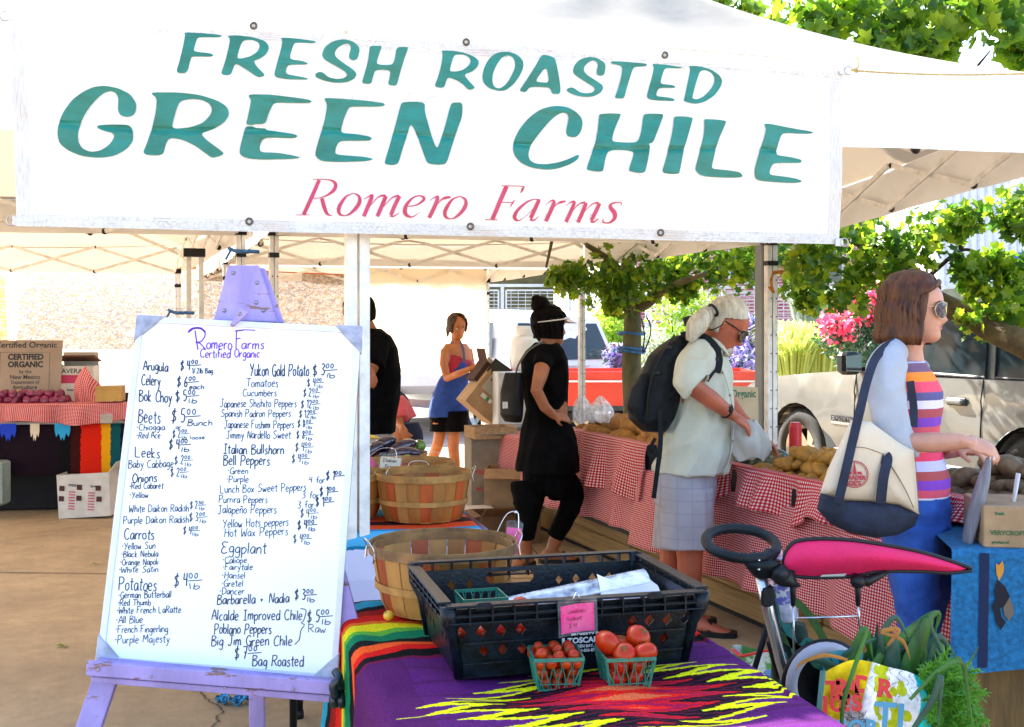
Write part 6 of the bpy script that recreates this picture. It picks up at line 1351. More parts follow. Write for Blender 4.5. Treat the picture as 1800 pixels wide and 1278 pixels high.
for (pts,nm) in (([(1.86,1.15),(1.36,1.64),(.60,1.68),(.56,1.13)],'front_window'),([(.46,1.13),(.5,1.68),(-.38,1.69),(-.46,1.30),(-.40,1.13)],'rear_window')):
 mb=MB();P3=[sv(x,.085+.09*(z-1.12)/.7-.012,z) for x,z in pts];mb.add(P3,[tuple(range(len(P3)))]);mb.build(nm,M_glass,suv)
 mb=MB();mb.tube([p+sn*-.004 for p in P3],.012,6,closed= True);mb.build('window_seal',M_black,suv)
for (x,zs) in ((1.95,(.45,1.12)),(.51,(.45,1.12)),(-.62,(.75,1.12))):
 mb=MB();mb.tube([sv(x-.04*math.sin((z-.45)*3),-.049*(1-((z-.78)/.5)**2)-.012*math.exp(-((z-.98)/.05)**2)-.002,z) for z in np.linspace(zs[0],zs[1],14)],.005,6);mb.build('door_seam',M_black,suv)
for x in (.72,-.30):
 mb=MB();mb.box(sv(x,-.068,.95),(.04,.17,.04),Matrix((sn,sf,(0,0,1))).transposed(),bev=.012);mb.build('door_handle',M_champ,suv)
 mb=MB();mb.box(sv(x,-.05,.95),(.02,.2,.06),Matrix((sn,sf,(0,0,1))).transposed(),bev=.008);mb.build('handle_recess',M_flare,suv)
mb=MB();mb.box(sv(1.86,-.14,1.20),(.2,.12,.19),Matrix((sn,sf,(0,0,1))).transposed(),bev=.03);mb.build('mirror_housing',M_black,suv)
mb=MB();F5=frame_m(sv(1.796,-.14,1.20),-sn,(0,0,1));mb.prism([(-.075,-.07),(.075,-.07),(.08,.06),(-.07,.075)],.002,F5);mb.build('mirror_glass',mat('mirror_silver',(.7,.75,.7),rough=.02,metal=1,var=0),suv)
mb=MB();mb.beam(sv(1.86,-.04,1.15),sv(1.86,.06,1.15),.05,.04);mb.build('mirror_arm',M_black,suv)
for cx_ in (0,2.75):
 mb=MB();o1=arch(cx_,.455,20,-8,188);o2=arch(cx_,.56,20,-8,188)
 vs2=[sv(x,-.045,z) for x,z in o1]+[sv(x,-.035,z) for x,z in o2]+[sv(x,.02,z) for x,z in o2];m_=len(o1)
 fs=[(i,i+1,m_+i+1,m_+i) for i in range(m_-1)]+[(m_+i,m_+i+1,2*m_+i+1,2*m_+i) for i in range(m_-1)];mb.add(vs2,fs);mb.build('wheel_arch_flare',M_flare,suv)
 mb=MB();iv=arch(cx_,.45,20,0,180);mb.add([sv(x,-.04,z) for x,z in iv]+[sv(x,.35,z) for x,z in iv]+[sv(cx_,.35,.37)],[(i,i+1,22+i,21+i) for i in range(20)]+[(21+i,22+i,42) for i in range(20)]);mb.build('wheel_well',M_black,suv)
 wheel(suv,sv(cx_,.11,.385),.385,.26,-sn);wheel(suv,sv(cx_,1.72,.385),.385,.26,sn)
text('EXPEDITION',.07,frame_m(sv(2.22,-.062,.70),-sf,(0,0,1)),M_ink,'badge',suv,.002,.001)
mb=MB();mb.box(sv(2.0,-.052,.685),(.006,.46,.022),Matrix((sn,sf,(0,0,1))).transposed());mb.build('badge_strip',M_chrome,suv)
mb=MB();mb.box(sv(1.37,.0,.42),(.12,1.75,.10),Matrix((sn,sf,(0,0,1))).transposed(),bev=.02);mb.build('sill',M_flare,suv)
# ---- white minivan seen from its rear corner
va=R(38);vr=V((math.sin(va),-math.cos(va),0));vl=V((math.cos(va),math.sin(va),0))
V0=P(1088,700,16.2);V0.z=0;V0=V0-vl*1.9
def vv(x,y,z): return V0-vr*x+vl*y+V((0,0,z))
van=thing('minivan','white minivan with a yellow plate and lettered rear glass behind the canopy','van',vv(2.4,.95,0),'vehicles parked behind the market')
prof=[(.0,.45),(.02,.95),(.06,1.05),(.26,1.62),(.42,1.70),(2.6,1.76),(3.2,1.62),(3.9,1.08),(4.7,.92),(4.8,.45)]
mb=MB();W_=1.9
def tumble(z): return .0 if z<1.0 else (z-1.0)*.26
L1=[vv(x,0+tumble(z),z) for x,z in prof];R1=[vv(x,W_-tumble(z),z) for x,z in prof];n=len(prof)
rows_=[]
for q in range(9):
 f=q/8;s=4*f*(1-f);rows_.append([L1[i].lerp(R1[i],f)+vr*(.06*s if i<4 else 0)+V((0,0,.05*s if 3<=i<=6 else 0)) for i in range(n)])
fl=[p for r_ in rows_ for p in r_];fs=[(q*n+i,q*n+i+1,(q+1)*n+i+1,(q+1)*n+i) for q in range(8) for i in range(n-1)]
mb.add(fl,fs);mb.add(L1,[tuple(range(n))]);mb.add(R1,[tuple(range(n-1,-1,-1))]);o=mb.build('body',M_vanw,van);auto_smooth(o,35)
def rg(u,v,off=.014):z=1.07+.5*v;x=.065+.19*v;y=.09+tumble(z)+(W_-.18-2*tumble(z))*u;s=4*(y/W_)*(1-y/W_); return vv(x,y,z)+vr*(.06*s+off)
mb=MB();mb.grid(rg,12,6);mb.build('rear_window',M_glass,van,smooth= True)
for (x0,x1) in ((.45,1.25),(1.4,2.4),(2.55,3.2)):
 mb=MB();mb.add([vv(x,tumble(z)-.06,z) for x,z in ((x0,1.1),(x1,1.1),(x1-(.05 if x1<3 else .25),1.58),(x0+(.12 if x0<.5 else 0),1.58))],[(0,1,2,3)]);mb.build('side_window',M_glass,van)
for y in (.04,W_-.04):
 mb=MB();mb.box(vv(.03,y,1.12)+vr*.005,(.09,.1,.36),va,bev=.015);mb.build('tail_lamp',mat('red_lens',(.5,.01,.01),rough=.2,coat=.5),van)
mb=MB();c=vv(.0,.92,.86)+vr*.07;mb.box(c,(.32,.012,.165),va);mb.build('licence_plate',mat('yellow_plate',(.75,.5,.02),rough=.4),van)
text('357 KSP',.08,frame_m(vv(.0,.79,.83)+vr*.078,vl,(0,0,1)),mat('red_print',(.4,.02,.02),var=0),'plate_number',van,.001,.001)
text('MPACKATS',.15,frame_m(rg(.30,.80,.02),rg(.5,.8)-rg(.3,.8),rg(.3,.9)-rg(.3,.5)),mat('white_paint_letters',(.8,.8,.8),var=0),'window_lettering',van,.001,.001)
mb=MB();mb.box(vv(-.02,.95,.55),(1.86,.16,.26),va,bev=.04);mb.build('bumper',M_vanw,van)
mb=MB();mb.box(vv(.0,.95,.99)+vr*.05,(.7,.03,.03),va,bev=.008);mb.build('tailgate_handle',M_vanw,van)
for x in (.85,3.75):
 for y,s in ((.12,-1),(W_-.12,1)):wheel(van,vv(x,y,.33),.33,.22,vl*s)
# ---- red trailer with a white stripe
TR=P(940,700,13.6);tr=thing('red_trailer','orange-red trailer side with a thin white stripe behind the stand','trailer',(1.8,13.9,0),'vehicles parked behind the market')
M_trail=mat('red_orange_paint',(.72,.055,.025),rough=.35,var=.05,coat=.3)
x0,x1=P(935,0,13.6).x,P(1346,0,13.6).x
mb=MB();mb.box(((x0+x1)/2,13.65,.77),(x1-x0,.06,.42),bev=.012);mb.build('side_panel',M_trail,tr)
mb=MB();mb.box(((x0+x1)/2,13.608,.862),(x1-x0-.04,.012,.022));mb.build('white_stripe',M_white,tr)
mb=MB();mb.box(((x0+x1)/2,14.9,.77),(x1-x0,.06,.42),bev=.012);mb.build('side_panel',M_trail,tr)
mb=MB();mb.box((x0+.03,14.27,.77),(.05,1.18,.40));mb.box((x1-.03,14.27,.77),(.05,1.18,.40));mb.build('end_panel',M_trail,tr)
mb=MB();mb.box(((x0+x1)/2,14.27,.53),(x1-x0-.12,1.14,.06));mb.build('bed_floor',M_black,tr)
for x in (x0+.6,x0+1.3):wheel(tr,(x,13.8,.27),.27,.18,(0,-1,0));wheel(tr,(x,14.8,.27),.27,.18,(0,1,0))
mb=MB();mb.box(((x0+x1)/2,13.66,.54),(x1-x0,.07,.06));mb.build('frame_rail',M_flare,tr)
pt=thing('propane_tank','white propane cylinder behind the woman in black','gas cylinder',P(925,650,10.6))
c=P(925,652,10.6);s=1.0;mb=MB();mb.lathe([(0,-.0),(.10,0),(.15,.04),(.155,.12),(.155,.24),(.13,.31),(.06,.345),(0,.35)],24,c);mb.build('cylinder',M_vanw,pt,smooth= True)
mb=MB();mb.tube([c+V((.10*math.cos(a),.10*math.sin(a),.33)) for a in np.linspace(R(-60),R(240),18)],.006,6);mb.lathe([(.1,.33),(.1,.42),(.105,.42),(.105,.33)],24,c,caps= False);mb.build('collar',M_vanw,pt,smooth= True)
mb=MB();mb.lathe([(0,.34),(.02,.34),(.02,.39),(.035,.39),(.035,.41),(0,.41)],12,c);mb.build('valve',M_eye,pt)
mb=MB();mb.box((c.x,c.y+.1,c.z/2-.005),(.6,.5,c.z-.01),R(9),bev=.01);tag(mb.build('grey_locker',mat('pale_grey_metal',(.45,.46,.47),rough=.5)),'pale grey locker that carries the propane cylinder','locker')
# ------------------------------------------------------------ buildings behind
def brick_mat(name,c1,c2,mortar,sc=5.0,w=.5,h=.16):
 m=bpy.data.materials.new(name);m.use_nodes= True ;N=m.node_tree.nodes;L=m.node_tree.links;b=N['Principled BSDF'];b.inputs['Roughness'].default_value=.9
 tc=N.new('ShaderNodeTexCoord');mp=N.new('ShaderNodeMapping');mp.inputs['Rotation'].default_value=(R(90),0,0);L.new(tc.outputs['Object'],mp.inputs[0])
 br=N.new('ShaderNodeTexBrick');br.inputs['Color1'].default_value=(*c1,1);br.inputs['Color2'].default_value=(*c2,1);br.inputs['Mortar'].default_value=(*mortar,1)
 br.inputs['Scale'].default_value=sc;br.inputs['Brick Width'].default_value=w;br.inputs['Row Height'].default_value=h;br.inputs['Mortar Size'].default_value=.022;L.new(mp.outputs[0],br.inputs[0]);L.new(br.outputs[0],b.inputs['Base Color']); return m
M_brick=brick_mat('maroon_brick',(.26,.05,.075),(.34,.08,.10),(.50,.36,.36),2.2)
bld=thing('brick_building','maroon brick building behind the planted terrace','building',(6,27,0))
mb=MB();mb.box((5.7,27.2,2.4),(5.6,1.2,4.8));mb.build('wall',M_brick,bld)
mb=MB();mb.box((5.7,26.55,4.3),(5.7,.12,.25));mb.build('cornice',mat('stone_band',(.4,.33,.3)),bld)
for k in range(3):
 x=3.7+k*1.8;mb=MB();mb.box((x,26.57,3.1),(.9,.05,1.1));f=mb.build('window',mat('window_frame_grey',(.5,.5,.5)),bld);mb=MB();mb.box((x,26.54,3.1),(.78,.03,.98));mb.build('pane',M_glass,f)
b2_=thing('shed_building','dark olive building behind the grey mesh railing','building',(-3,27,0))
mb=MB();mb.box((-4.0,28.2,1.9),(10,2,3.8));mb.build('wall',mat('olive_wall',(.10,.085,.03),rough=.9,var=.3,vs=2),b2_);mb=MB();mb.box((-4.0,27.1,3.7),(10.2,.4,.2));mb.build('roof',M_flare,b2_)
wb_=thing('white_building','pale metal-sided building at the right behind the leaves','building',(15,29,0))
mb=MB();mb.box((14.6,29,3.6),(9.0,4,7.2));mb.build('wall',mat('white_metal_wall',(.62,.64,.68),rough=.5,var=.04),wb_)
mb=MB()
for k in range(46):mb.box((10.3+k*.19,26.985,3.6),(.05,.03,7.1))
r_=mb.build('rib_siding',mat('white_metal_rib',(.5,.52,.56),rough=.5),wb_);tag(r_,kind='stuff')
for (z,h) in ((1.35,.5),(2.25,.14)):
 mb=MB();mb.box((14.4,26.93,z),(7.5,.06,h));mb.build('window',M_flare,wb_)
sgn=thing('blue_sign','blue sign reading PLEASE among the leaves at the right edge','sign',P(1790,470,12))
c=P(1795,462,12.0);mb=MB();mb.box(c,(.20,.02,.22),R(5));mb.build('sign_plate',mat('blue_sign_paint',(.01,.06,.45),rough=.4),sgn)
text('PLEASE',.06,frame_m(c+V((-.09,-.013,.055)),(1,.08,0),(0,0,1)),M_prw,'lettering',sgn,.0005,.002);text('SLOW',.06,frame_m(c+V((-.05,-.013,-.02)),(1,.08,0),(0,0,1)),M_prw,'lettering',sgn,.0005,.002)
mb=MB();mb.beam(c+V((0,.03,-.1)),V((c.x,c.y+.03,0)),.04,.04);mb.build('sign_post',M_black,sgn)
mb=MB();mb.box((6.5,22.2,.62),(17,.5,1.24));mb.box((6.5,22.2,1.28),(17.1,.62,.08));tag(mb.build('terrace_wall',mat('terrace_stucco',(.33,.2,.16),rough=.9,var=.1)),'long low stucco terrace wall behind the shrubs','wall')
M_rail=mat('grey_railing',(.45,.46,.46),rough=.45,metal=.3)
def railing(label,x0,x1,Y,z0,z1,posts,mesh= True):
 t=thing('mesh_railing',label,'railing',((x0+x1)/2,Y,0));n=posts
 for i in range(n+1):
  x=x0+(x1-x0)*i/n;mb=MB();mb.box((x,Y,(z1)/2),(.07,.07,z1));mb.build('railing_post',M_rail,t)
 for z in (z0,z1):
  mb=MB();mb.box(((x0+x1)/2,Y,z),(x1-x0,.06,.06));mb.build('rail',M_rail,t)
 for i in range(n):
  a,b=x0+(x1-x0)*i/n+.08,x0+(x1-x0)*(i+1)/n-.08;mb=MB()
  for (p,q) in (((a,z0+.08),(b,z0+.08)),((a,z1-.1),(b,z1-.1)),((a,z0+.08),(a,z1-.1)),((b,z0+.08),(b,z1-.1))):mb.beam((p[0],Y,p[1]),(q[0],Y,q[1]),.035,.035)
  mb.build('panel_frame',M_rail,t);mb=MB();z=z0+.16
  while z<z1-.14:mb.box(((a+b)/2,Y,z),(b-a,.008,.016));z+=.075
  x=a+.1
  while x<b:mb.box((x,Y,(z0+z1)/2),(.012,.008,z1-z0-.2));x+=.15
  o_=mb.build('wire_mesh',M_rail,t);o_['kind']='stuff'
railing('grey mesh railing above the white minivan',-1.6,2.6,23.5,1.25,2.4,3)
railing('pale railing in front of the maroon brick wall',2.75,9.0,23.2,1.35,2.35,4)
st_=thing('stair_rail','white sloping stair railing behind the minivan','railing',(1.8,21.5,0))
for k in range(4):
 mb=MB();a=P(1028,552-12*k,21.5);b=P(1068,517-12*k,21.5);mb.beam(a,b,.035,.05);mb.build('rail',M_white,st_)
for x in (1032,1064):
 mb=MB();a=P(x,500,21.5);mb.box((a.x,21.5,a.z/2+.1),(.05,.05,a.z+.2));mb.build('railing_post',M_white,st_)
# ------------------------------------------------------------ plants
rl=random.Random(21)
def leaves(mb,centres,n,size,spread,flat=.0,lobed= True,lobes=5,jag=.6,asp=1.0):
 for _ in range(n):
  c,r=centres[rl.randrange(len(centres))];d=V((rl.gauss(0,1),rl.gauss(0,1),rl.gauss(0,.8)));d=d.normalized()*(rl.random()**.5)*r
  p=c+d;s=size*rl.uniform(.6,1.25);nrm=V((rl.uniform(-1,1),rl.uniform(-1,1),rl.uniform(-.2,1.2)*(1+flat))).normalized();x=nrm.orthogonal().normalized();an=rl.uniform(0,6.28);y=nrm.cross(x);xx=x*math.cos(an)+y*math.sin(an);yy=nrm.cross(xx)
  if lobed:
   ol=leaf_outline(lobes,s,jag);k=len(ol);mb.add([p+xx*a+yy*b+nrm*(.25*abs(a)) for a,b in ol]+[p],[(i,(i+1)%k,k) for i in range(k)])
  else:mb.add([p-yy*s*asp,p+xx*s*.38,p+yy*s*asp,p-xx*s*.38],[(0,1,2,3)])
M_leaf=leaf_mat('maple_leaf',[(.012,.055,.005),(.035,.11,.008),(.12,.22,.01),(.36,.42,.02)],.55)
M_leafd=leaf_mat('dark_maple_leaf',[(.012,.05,.008),(.025,.085,.01),(.05,.12,.012)],.4)
M_bark=mat('mottled_bark',(.15,.12,.055),rough=.85,var=.45,vs=7,bump=.4,bs=20,stretch=(1,1,.5),col2=(.05,.055,.02))
M_twig=mat('dark_twig',(.03,.018,.014),rough=.9)
def cl(px,py,Y,r): return (P(px,py,Y),r)
ol=leaf_outline(5,1.0,.6);k_=len(ol);lm=MB();lm.add([(a,b,.22*abs(a)) for a,b in ol]+[(0,0,0)],[(i,(i+1)%k_,k_) for i in range(k_)]);leaf_me=lm.mesh('leaf',M_leaf)
lm2=MB();lm2.add([(a*.9,b,.15*abs(a)-.12*b*b) for a,b in ol]+[(0,0,0)],[(i,(i+1)%k_,k_) for i in range(k_)]);leaf_me2=lm2.mesh('leaf',M_leafd)
def near_leaves(parent,centres,n,size):
 for _ in range(n):
  c,r=centres[rl.randrange(len(centres))];d=V((rl.gauss(0,1),rl.gauss(0,1),rl.gauss(0,1))).normalized()*(rl.random()**.5)*r
  o=bpy.data.objects.new('leaf',leaf_me if rl.random()<.6 else leaf_me2);put(o,parent,c+d,(rl.uniform(-1.3,1.3),rl.uniform(-1.3,1.3),rl.uniform(0,6.28)),size*rl.uniform(.7,1.25))
tA=thing('street_tree','slender maple with a blue-tied trunk behind the man with the backpack','tree',P(1113,800,9.8)*1);T0=P(1113,740,9.8)
mb=MB();tr_pts=[V((T0.x,9.8,0)),V((T0.x+.01,9.8,.7)),P(1110,640,9.8),P(1112,560,9.8),P(1108,500,9.8),P(1100,420,9.8),P(1110,300,9.9),P(1140,120,10)]
mb.tube(spline(tr_pts,4),[.13]+[.118]*8+[.11]*8+[.10]*6+[.07]*5+[.04]*1,14) if False else mb.tube(spline(tr_pts,4),list(np.linspace(.105,.035,29)),14);mb.build('trunk',M_bark,tA,smooth= True)
for (pts,r0,r1) in (([(1112,545),(1135,535),(1165,512),(1200,495),(1240,480)],.055,.02),([(1110,500),(1075,460),(1030,430)],.04,.02),([(1105,430),(1180,380),(1300,330)],.04,.015),([(1120,250),(1250,180),(1420,120)],.04,.015),([(1100,400),(1000,350),(960,470)],.03,.01)):
 mb=MB();sp=spline([P(x,y,9.8-.25*i) for i,(x,y) in enumerate(pts)],4);mb.tube(sp,list(np.linspace(r0,r1,len(sp))),8);mb.build('branch',M_bark,tA,smooth= True)
cA=[cl(1000,490,9.6,.16),cl(1045,500,9.5,.22),cl(1075,480,9.4,.28),cl(1095,520,9.5,.2),cl(1180,470,9.2,.3),cl(1150,490,9.4,.22),cl(1230,480,9.2,.28),cl(1270,460,9.1,.28),cl(1310,470,9.1,.24),cl(1200,510,9.2,.13),cl(1340,450,9,.3),cl(1400,440,9,.35),cl(985,490,9.7,.13),cl(1080,540,9.6,.1),cl(1410,500,8.8,.2),cl(1425,530,8.8,.12)]
up=[(P(1000+rl.random()*500,60+rl.random()*330,9.2+rl.random()*1.6),.4) for _ in range(40)]
mb=MB();leaves(mb,cA,2200,.048,0);leaves(mb,up,2600,.07,0);o=mb.build('crown',M_leaf,tA);o['kind']='stuff'
near_leaves(tA,cA,120,.06)
mb=MB()
for z,y0 in ((586,0),(612,0),(618,0)):
 q=P(1110,z,9.8);mb.tube([q+V((.118*math.cos(a),.118*math.sin(a),.01*math.sin(a*2))) for a in np.linspace(0,2*math.pi,13)[:-1]],.012,6,closed= True)
mb.build('trunk_wrap',mat('blue_tape',(.03,.15,.4)),tA)
mb=MB();mb.tube(spline([P(1128,560,9.7),P(1133,590,9.6),P(1130,620,9.6),P(1140,600,9.6),P(1144,575,9.6),P(1136,556,9.65)],5),.006,5);tag(mb.build('hanging_wire',M_black),'dark loop of wire hanging from the maple branch','wire')
tB=thing('leaning_tree','leaning maple whose trunk crosses in front of the SUV at the right','tree',V((3.9,6.0,0)))
sp=spline([V((4.05,6.1,0)),V((3.75,6.25,.8)),P(1830,622,6.6),P(1760,588,6.8),P(1690,550,7.0),P(1640,524,7.1),P(1560,470,7.2),P(1500,380,7.3),P(1520,200,7.4),P(1600,60,7.4)],4)
mb=MB();mb.tube(sp,list(np.linspace(.10,.035,len(sp))),14);mb.build('trunk',mat('olive_bark',(.10,.065,.02),rough=.85,var=.35,vs=9,bump=.4,bs=25),tB,smooth= True)
for pts in ([(1620,500),(1650,470),(1690,440),(1720,445),(1745,460)],[(1600,480),(1570,440),(1500,430)],[(1690,440),(1680,400)],[(1560,330),(1650,200),(1740,90)],[(1520,260),(1450,120),(1380,40)]):
 mb=MB();s2=spline([P(x,y,6.9) for x,y in pts],4);mb.tube(s2,list(np.linspace(.018 if pts[0][1]>400 else .03,.005,len(s2))),6);mb.build('branch',M_twig,tB,smooth= True)
cB=[cl(1500,430,7.0,.28),cl(1440,420,7.1,.22),cl(1560,420,6.9,.25),cl(1620,420,6.9,.2),cl(1580,460,6.9,.2),cl(1520,480,7.0,.17),cl(1490,520,7.0,.15),cl(1420,470,7.0,.15),cl(1720,560,6.9,.15),cl(1760,520,6.8,.2),cl(1790,490,6.8,.16),cl(1720,500,6.8,.12),cl(1700,470,6.8,.1),cl(1750,460,6.8,.1),cl(1790,560,6.9,.15),cl(1700,390,6.6,.12),cl(1780,370,6.6,.16),cl(1660,400,6.7,.18),cl(1790,400,6.6,.1)]
cT=[cl(1300,25,6.9,.12),cl(1400,25,6.8,.22),cl(1440,50,6.8,.16),cl(1480,20,6.8,.2),cl(1560,40,6.7,.2),cl(1620,30,6.7,.2),cl(1700,30,6.6,.2),cl(1650,80,6.6,.12),cl(1760,40,6.6,.2),cl(1790,90,6.5,.12),cl(1540,80,6.6,.12),cl(1600,85,6.6,.1),cl(1250,5,7.0,.08),cl(1500,-20,6.9,.3),cl(1650,-30,6.8,.3),cl(1770,-20,6.8,.3)]
mb=MB();leaves(mb,cB,1900,.045,0);leaves(mb,cT,900,.06,0);far=[(P(1480+rl.random()*420,-250+rl.random()*250,7.2+rl.random()*1.2),.4) for _ in range(30)];leaves(mb,far,1500,.08,0);o=mb.build('crown',M_leaf,tB);o['kind']='stuff'
near_leaves(tB,cT,150,.09);near_leaves(tB,cB,150,.062)
def shrub(name,label,boxes,n,size,m_,Y,cat='shrub',lobed= False,base= True,asp=1.0):
 c0=P(boxes[0][0],581,Y);t=thing(name,label,cat,(c0.x,Y,0));cs_=[cl(x,y,Y+rl.uniform(-.3,.3),r) for x,y,r in boxes]
 mb=MB();leaves(mb,cs_,n,size,0,lobed=lobed,asp=asp);o=mb.build('foliage',m_,t);o['kind']='stuff'
 mb=MB()
 for (c,r) in cs_[:4]:mb.tube([V((c.x,c.y,0)),V((c.x+.05,c.y,c.z*.5)),c],[.02,.015,.008],5)
 mb.build('stem',M_twig,t); return t,cs_
M_bush=leaf_mat('bright_bush_leaf',[(.06,.16,.01),(.18,.32,.02),(.4,.5,.05)],.4)
M_bushd=leaf_mat('dark_bush_leaf',[(.01,.05,.02),(.02,.08,.03),(.05,.12,.05)],.2)
M_silv=leaf_mat('silver_leaf',[(.12,.2,.12),(.3,.36,.25),(.55,.6,.5)],.2)
M_lav=leaf_mat('lavender_flower',[(.16,.12,.4),(.3,.25,.6),(.45,.42,.7)],.2)
M_rose=leaf_mat('rose_petal',[(.6,.02,.06),(.8,.06,.12),(.85,.3,.35)],.2)
M_wf=leaf_mat('white_petal',[(.6,.6,.6),(.8,.8,.75)],.1)
M_gr=leaf_mat('pale_grass_blade',[(.2,.28,.04),(.4,.48,.1),(.6,.62,.25)],.3)
shrub('green_bush','bright green bush right of the white minivan',[(1075,560,.35),(1085,600,.35),(1065,630,.3),(1090,640,.3),(1070,580,.35)],2600,.05,M_bush,18)
t,cs_=shrub('flowering_bush','green bush speckled with white blossoms behind the maple trunk',[(1180,540,.5),(1200,580,.5),(1170,610,.5),(1215,530,.4),(1150,640,.4),(1230,620,.4),(1190,650,.4)],3000,.055,M_bush,18.5)
mb=MB();leaves(mb,cs_,900,.045,0,lobed= False);o=mb.build('blossom',M_wf,t);o['kind']='stuff'
shrub('silver_bush','silvery grey bush at the foot of the maple',[(1140,600,.3),(1150,640,.3),(1175,640,.25)],1200,.04,M_silv,16)
t,cs_=shrub('lavender','lavender bush with violet spikes left of the grey post',[(1290,600,.3),(1320,620,.3),(1300,640,.3),(1335,600,.25),(1285,570,.2),(1330,575,.2),(1265,640,.25)],1400,.045,M_bushd,15.5)
mb=MB();leaves(mb,cs_,1500,.05,0,lobed= False,asp=1.6);o=mb.build('blossom',M_lav,t);o['kind']='stuff'
mb=MB();leaves(mb,cs_,350,.04,0,lobed= False,asp=1.6);o=mb.build('blossom',M_wf,t);o['kind']='stuff'
t,cs_=shrub('lavender','small pink-violet lavender clump beside the minivan lamp',[(1082,625,.18),(1092,640,.18)],300,.04,M_bushd,15.2)
mb=MB();leaves(mb,cs_,350,.045,0,lobed= False,asp=1.6);o=mb.build('blossom',M_lav,t);o['kind']='stuff'
def grass(name,label,px,py,Y,r,h,n,m_,cat='grass clump'):
 c=P(px,py,Y);mb=MB()
 for _ in range(n):
  a=rl.uniform(0,6.28);q=rl.random()**.5*r*.4;b=c+V((math.cos(a)*q,math.sin(a)*q,0));l=h*rl.uniform(.6,1.1);o_=V((math.cos(a),math.sin(a),0))*l*rl.uniform(.3,.8);s=V((-math.sin(a),math.cos(a),0))*.012
  pts=[b,b+o_*.25+V((0,0,l*.6)),b+o_*.6+V((0,0,l*.85)),b+o_*1.0+V((0,0,l*.7))]
  mb.add([pts[0]-s,pts[0]+s,pts[1]-s,pts[1]+s,pts[2]-s*.7,pts[2]+s*.7,pts[3]],[(0,1,3,2),(2,3,5,4),(4,5,6)])
 o=mb.build(name,m_);tag(o,label,cat)
grass('ornamental_grass','clump of pale yellow-green ornamental grass in front of the terrace',1425,662,14,.9,.75,800,M_gr)
grass('ornamental_grass','smaller pale grass clump right behind the tent leg',1395,662,13.6,.5,.6,350,M_gr)
grass('ornamental_grass','wispy silver grass on the terrace below the brick wall',1430,565,20,.9,.7,350,M_silv)
t,cs_=shrub('rose_bush','dark rose bush full of red and white blooms behind the SUV bonnet',[(1490,560,.3),(1520,540,.3),(1550,560,.3),(1500,600,.35),(1540,600,.35),(1470,590,.25),(1525,640,.35),(1575,560,.25)],3000,.045,M_bushd,12.5)
top=[(c+V((0,-.1,.08)),r*.9) for c,r in cs_[:3]+cs_[5:6]+cs_[7:]]
mb=MB();leaves(mb,top,900,.04,0,lobed= True,lobes=5,jag=.8);o=mb.build('blossom',M_rose,t);o['kind']='stuff'
mb=MB();leaves(mb,[(c,r) for c,r in cs_[:6]],300,.032,0,lobed= False);o=mb.build('blossom',M_wf,t);o['kind']='stuff'
mb=MB();mb.box((9.5,20.0,.25),(14,4,.5));tag(mb.build('planting_bed',mat('soil',(.06,.04,.025),rough=1,var=.3)),kind='structure')
# ------------------------------------------------------------ people
def skin(name,c,v=.12): return mat(name,c,rough=.5,var=v,vs=9,bump=.05,bs=160,spec=.4)
HP=[(-.122,.066,.00,.012),(-.116,.078,-.01,.030),(-.106,.087,-.035,.042),(-.095,.090,-.05,.051),(-.082,.086,-.062,.057),(-.070,.090,-.070,.061),(-.062,.087,-.075,.063),(-.055,.091,-.079,.065),(-.046,.088,-.084,.067),(-.035,.088,-.088,.069),(-.022,.089,-.092,.071),(-.010,.088,-.095,.0725),(.0,.087,-.097,.0735),(.012,.090,-.099,.0745),(.022,.093,-.10,.075),(.04,.092,-.101,.076),(.058,.087,-.099,.0755),(.074,.077,-.093,.072),(.088,.063,-.083,.064),(.100,.045,-.066,.051),(.108,.027,-.045,.034),(.113,.008,-.02,.012)]
def head(mb,c,f,up=(0,0,1),s=1.0,nose=1.0):
 f=V(f).normalized();u=V(up);u=(u-f*u.dot(f)).normalized();r=f.cross(u);M=Matrix((r,f,u)).transposed();n=56;out=[];c=V(c)
 zs=[q[0] for q in HP]
 k=46
 for i in range(k+1):
  t=i/k*(len(HP)-1);a=int(min(t,len(HP)-2));w=t-a;w=w*w*(3-2*w) if False else w
  z,fr,bk,hw=[HP[a][q]*(1-w)+HP[a+1][q]*w for q in range(4)]
  cy=(fr+bk)/2;ry=(fr-bk)/2
  for j in range(n):
   an=2*math.pi*j/n;x,y=math.sin(an),math.cos(an);q=(abs(x)**2.3+abs(y)**2.3)**(-1/2.3);X,Y=x*q*hw,cy+y*q*ry
   if y>0:
    ns=0.0
    if -.058<z<.02:ns=.026*nose*math.exp(-((z+.040)/.013)**2)+.013*nose*math.exp(-((z+.018)/.018)**2)
    Y+=ns*math.exp(-(X/.0115)**2)
    for sx_ in (-1,1):
     Y-=.011*math.exp(-((X-sx_*.031)/.015)**2-((z-.002)/.011)**2);Y+=.005*math.exp(-((X-sx_*.03)/.018)**2-((z-.02)/.007)**2)
     Y+=.004*math.exp(-((X-sx_*.036)/.016)**2-((z+.028)/.016)**2)
    Y-=.004*math.exp(-(X/.022)**2-((z+.0655)/.0032)**2)
   out.append(c+M@V((X,Y,z))*s)
 fs=[(i*n+j,(i+1)*n+j,(i+1)*n+(j+1)%n,i*n+(j+1)%n) for i in range(k) for j in range(n)]
 fs.append(tuple(range(n)));fs.append(tuple(k*n+j for j in range(n-1,-1,-1)));mb.add(out,fs)
 for sx_ in (-1,1):
  e=c+M@V((sx_*.074,-.012,-.008))*s;mb.ball(e,(.011*s,.019*s,.031*s),12,8,M=M@Matrix.Rotation(sx_*R(14),3,'Z'))
 H=M.to_4x4()@Matrix.Scale(s,4);H.translation=c
 return H
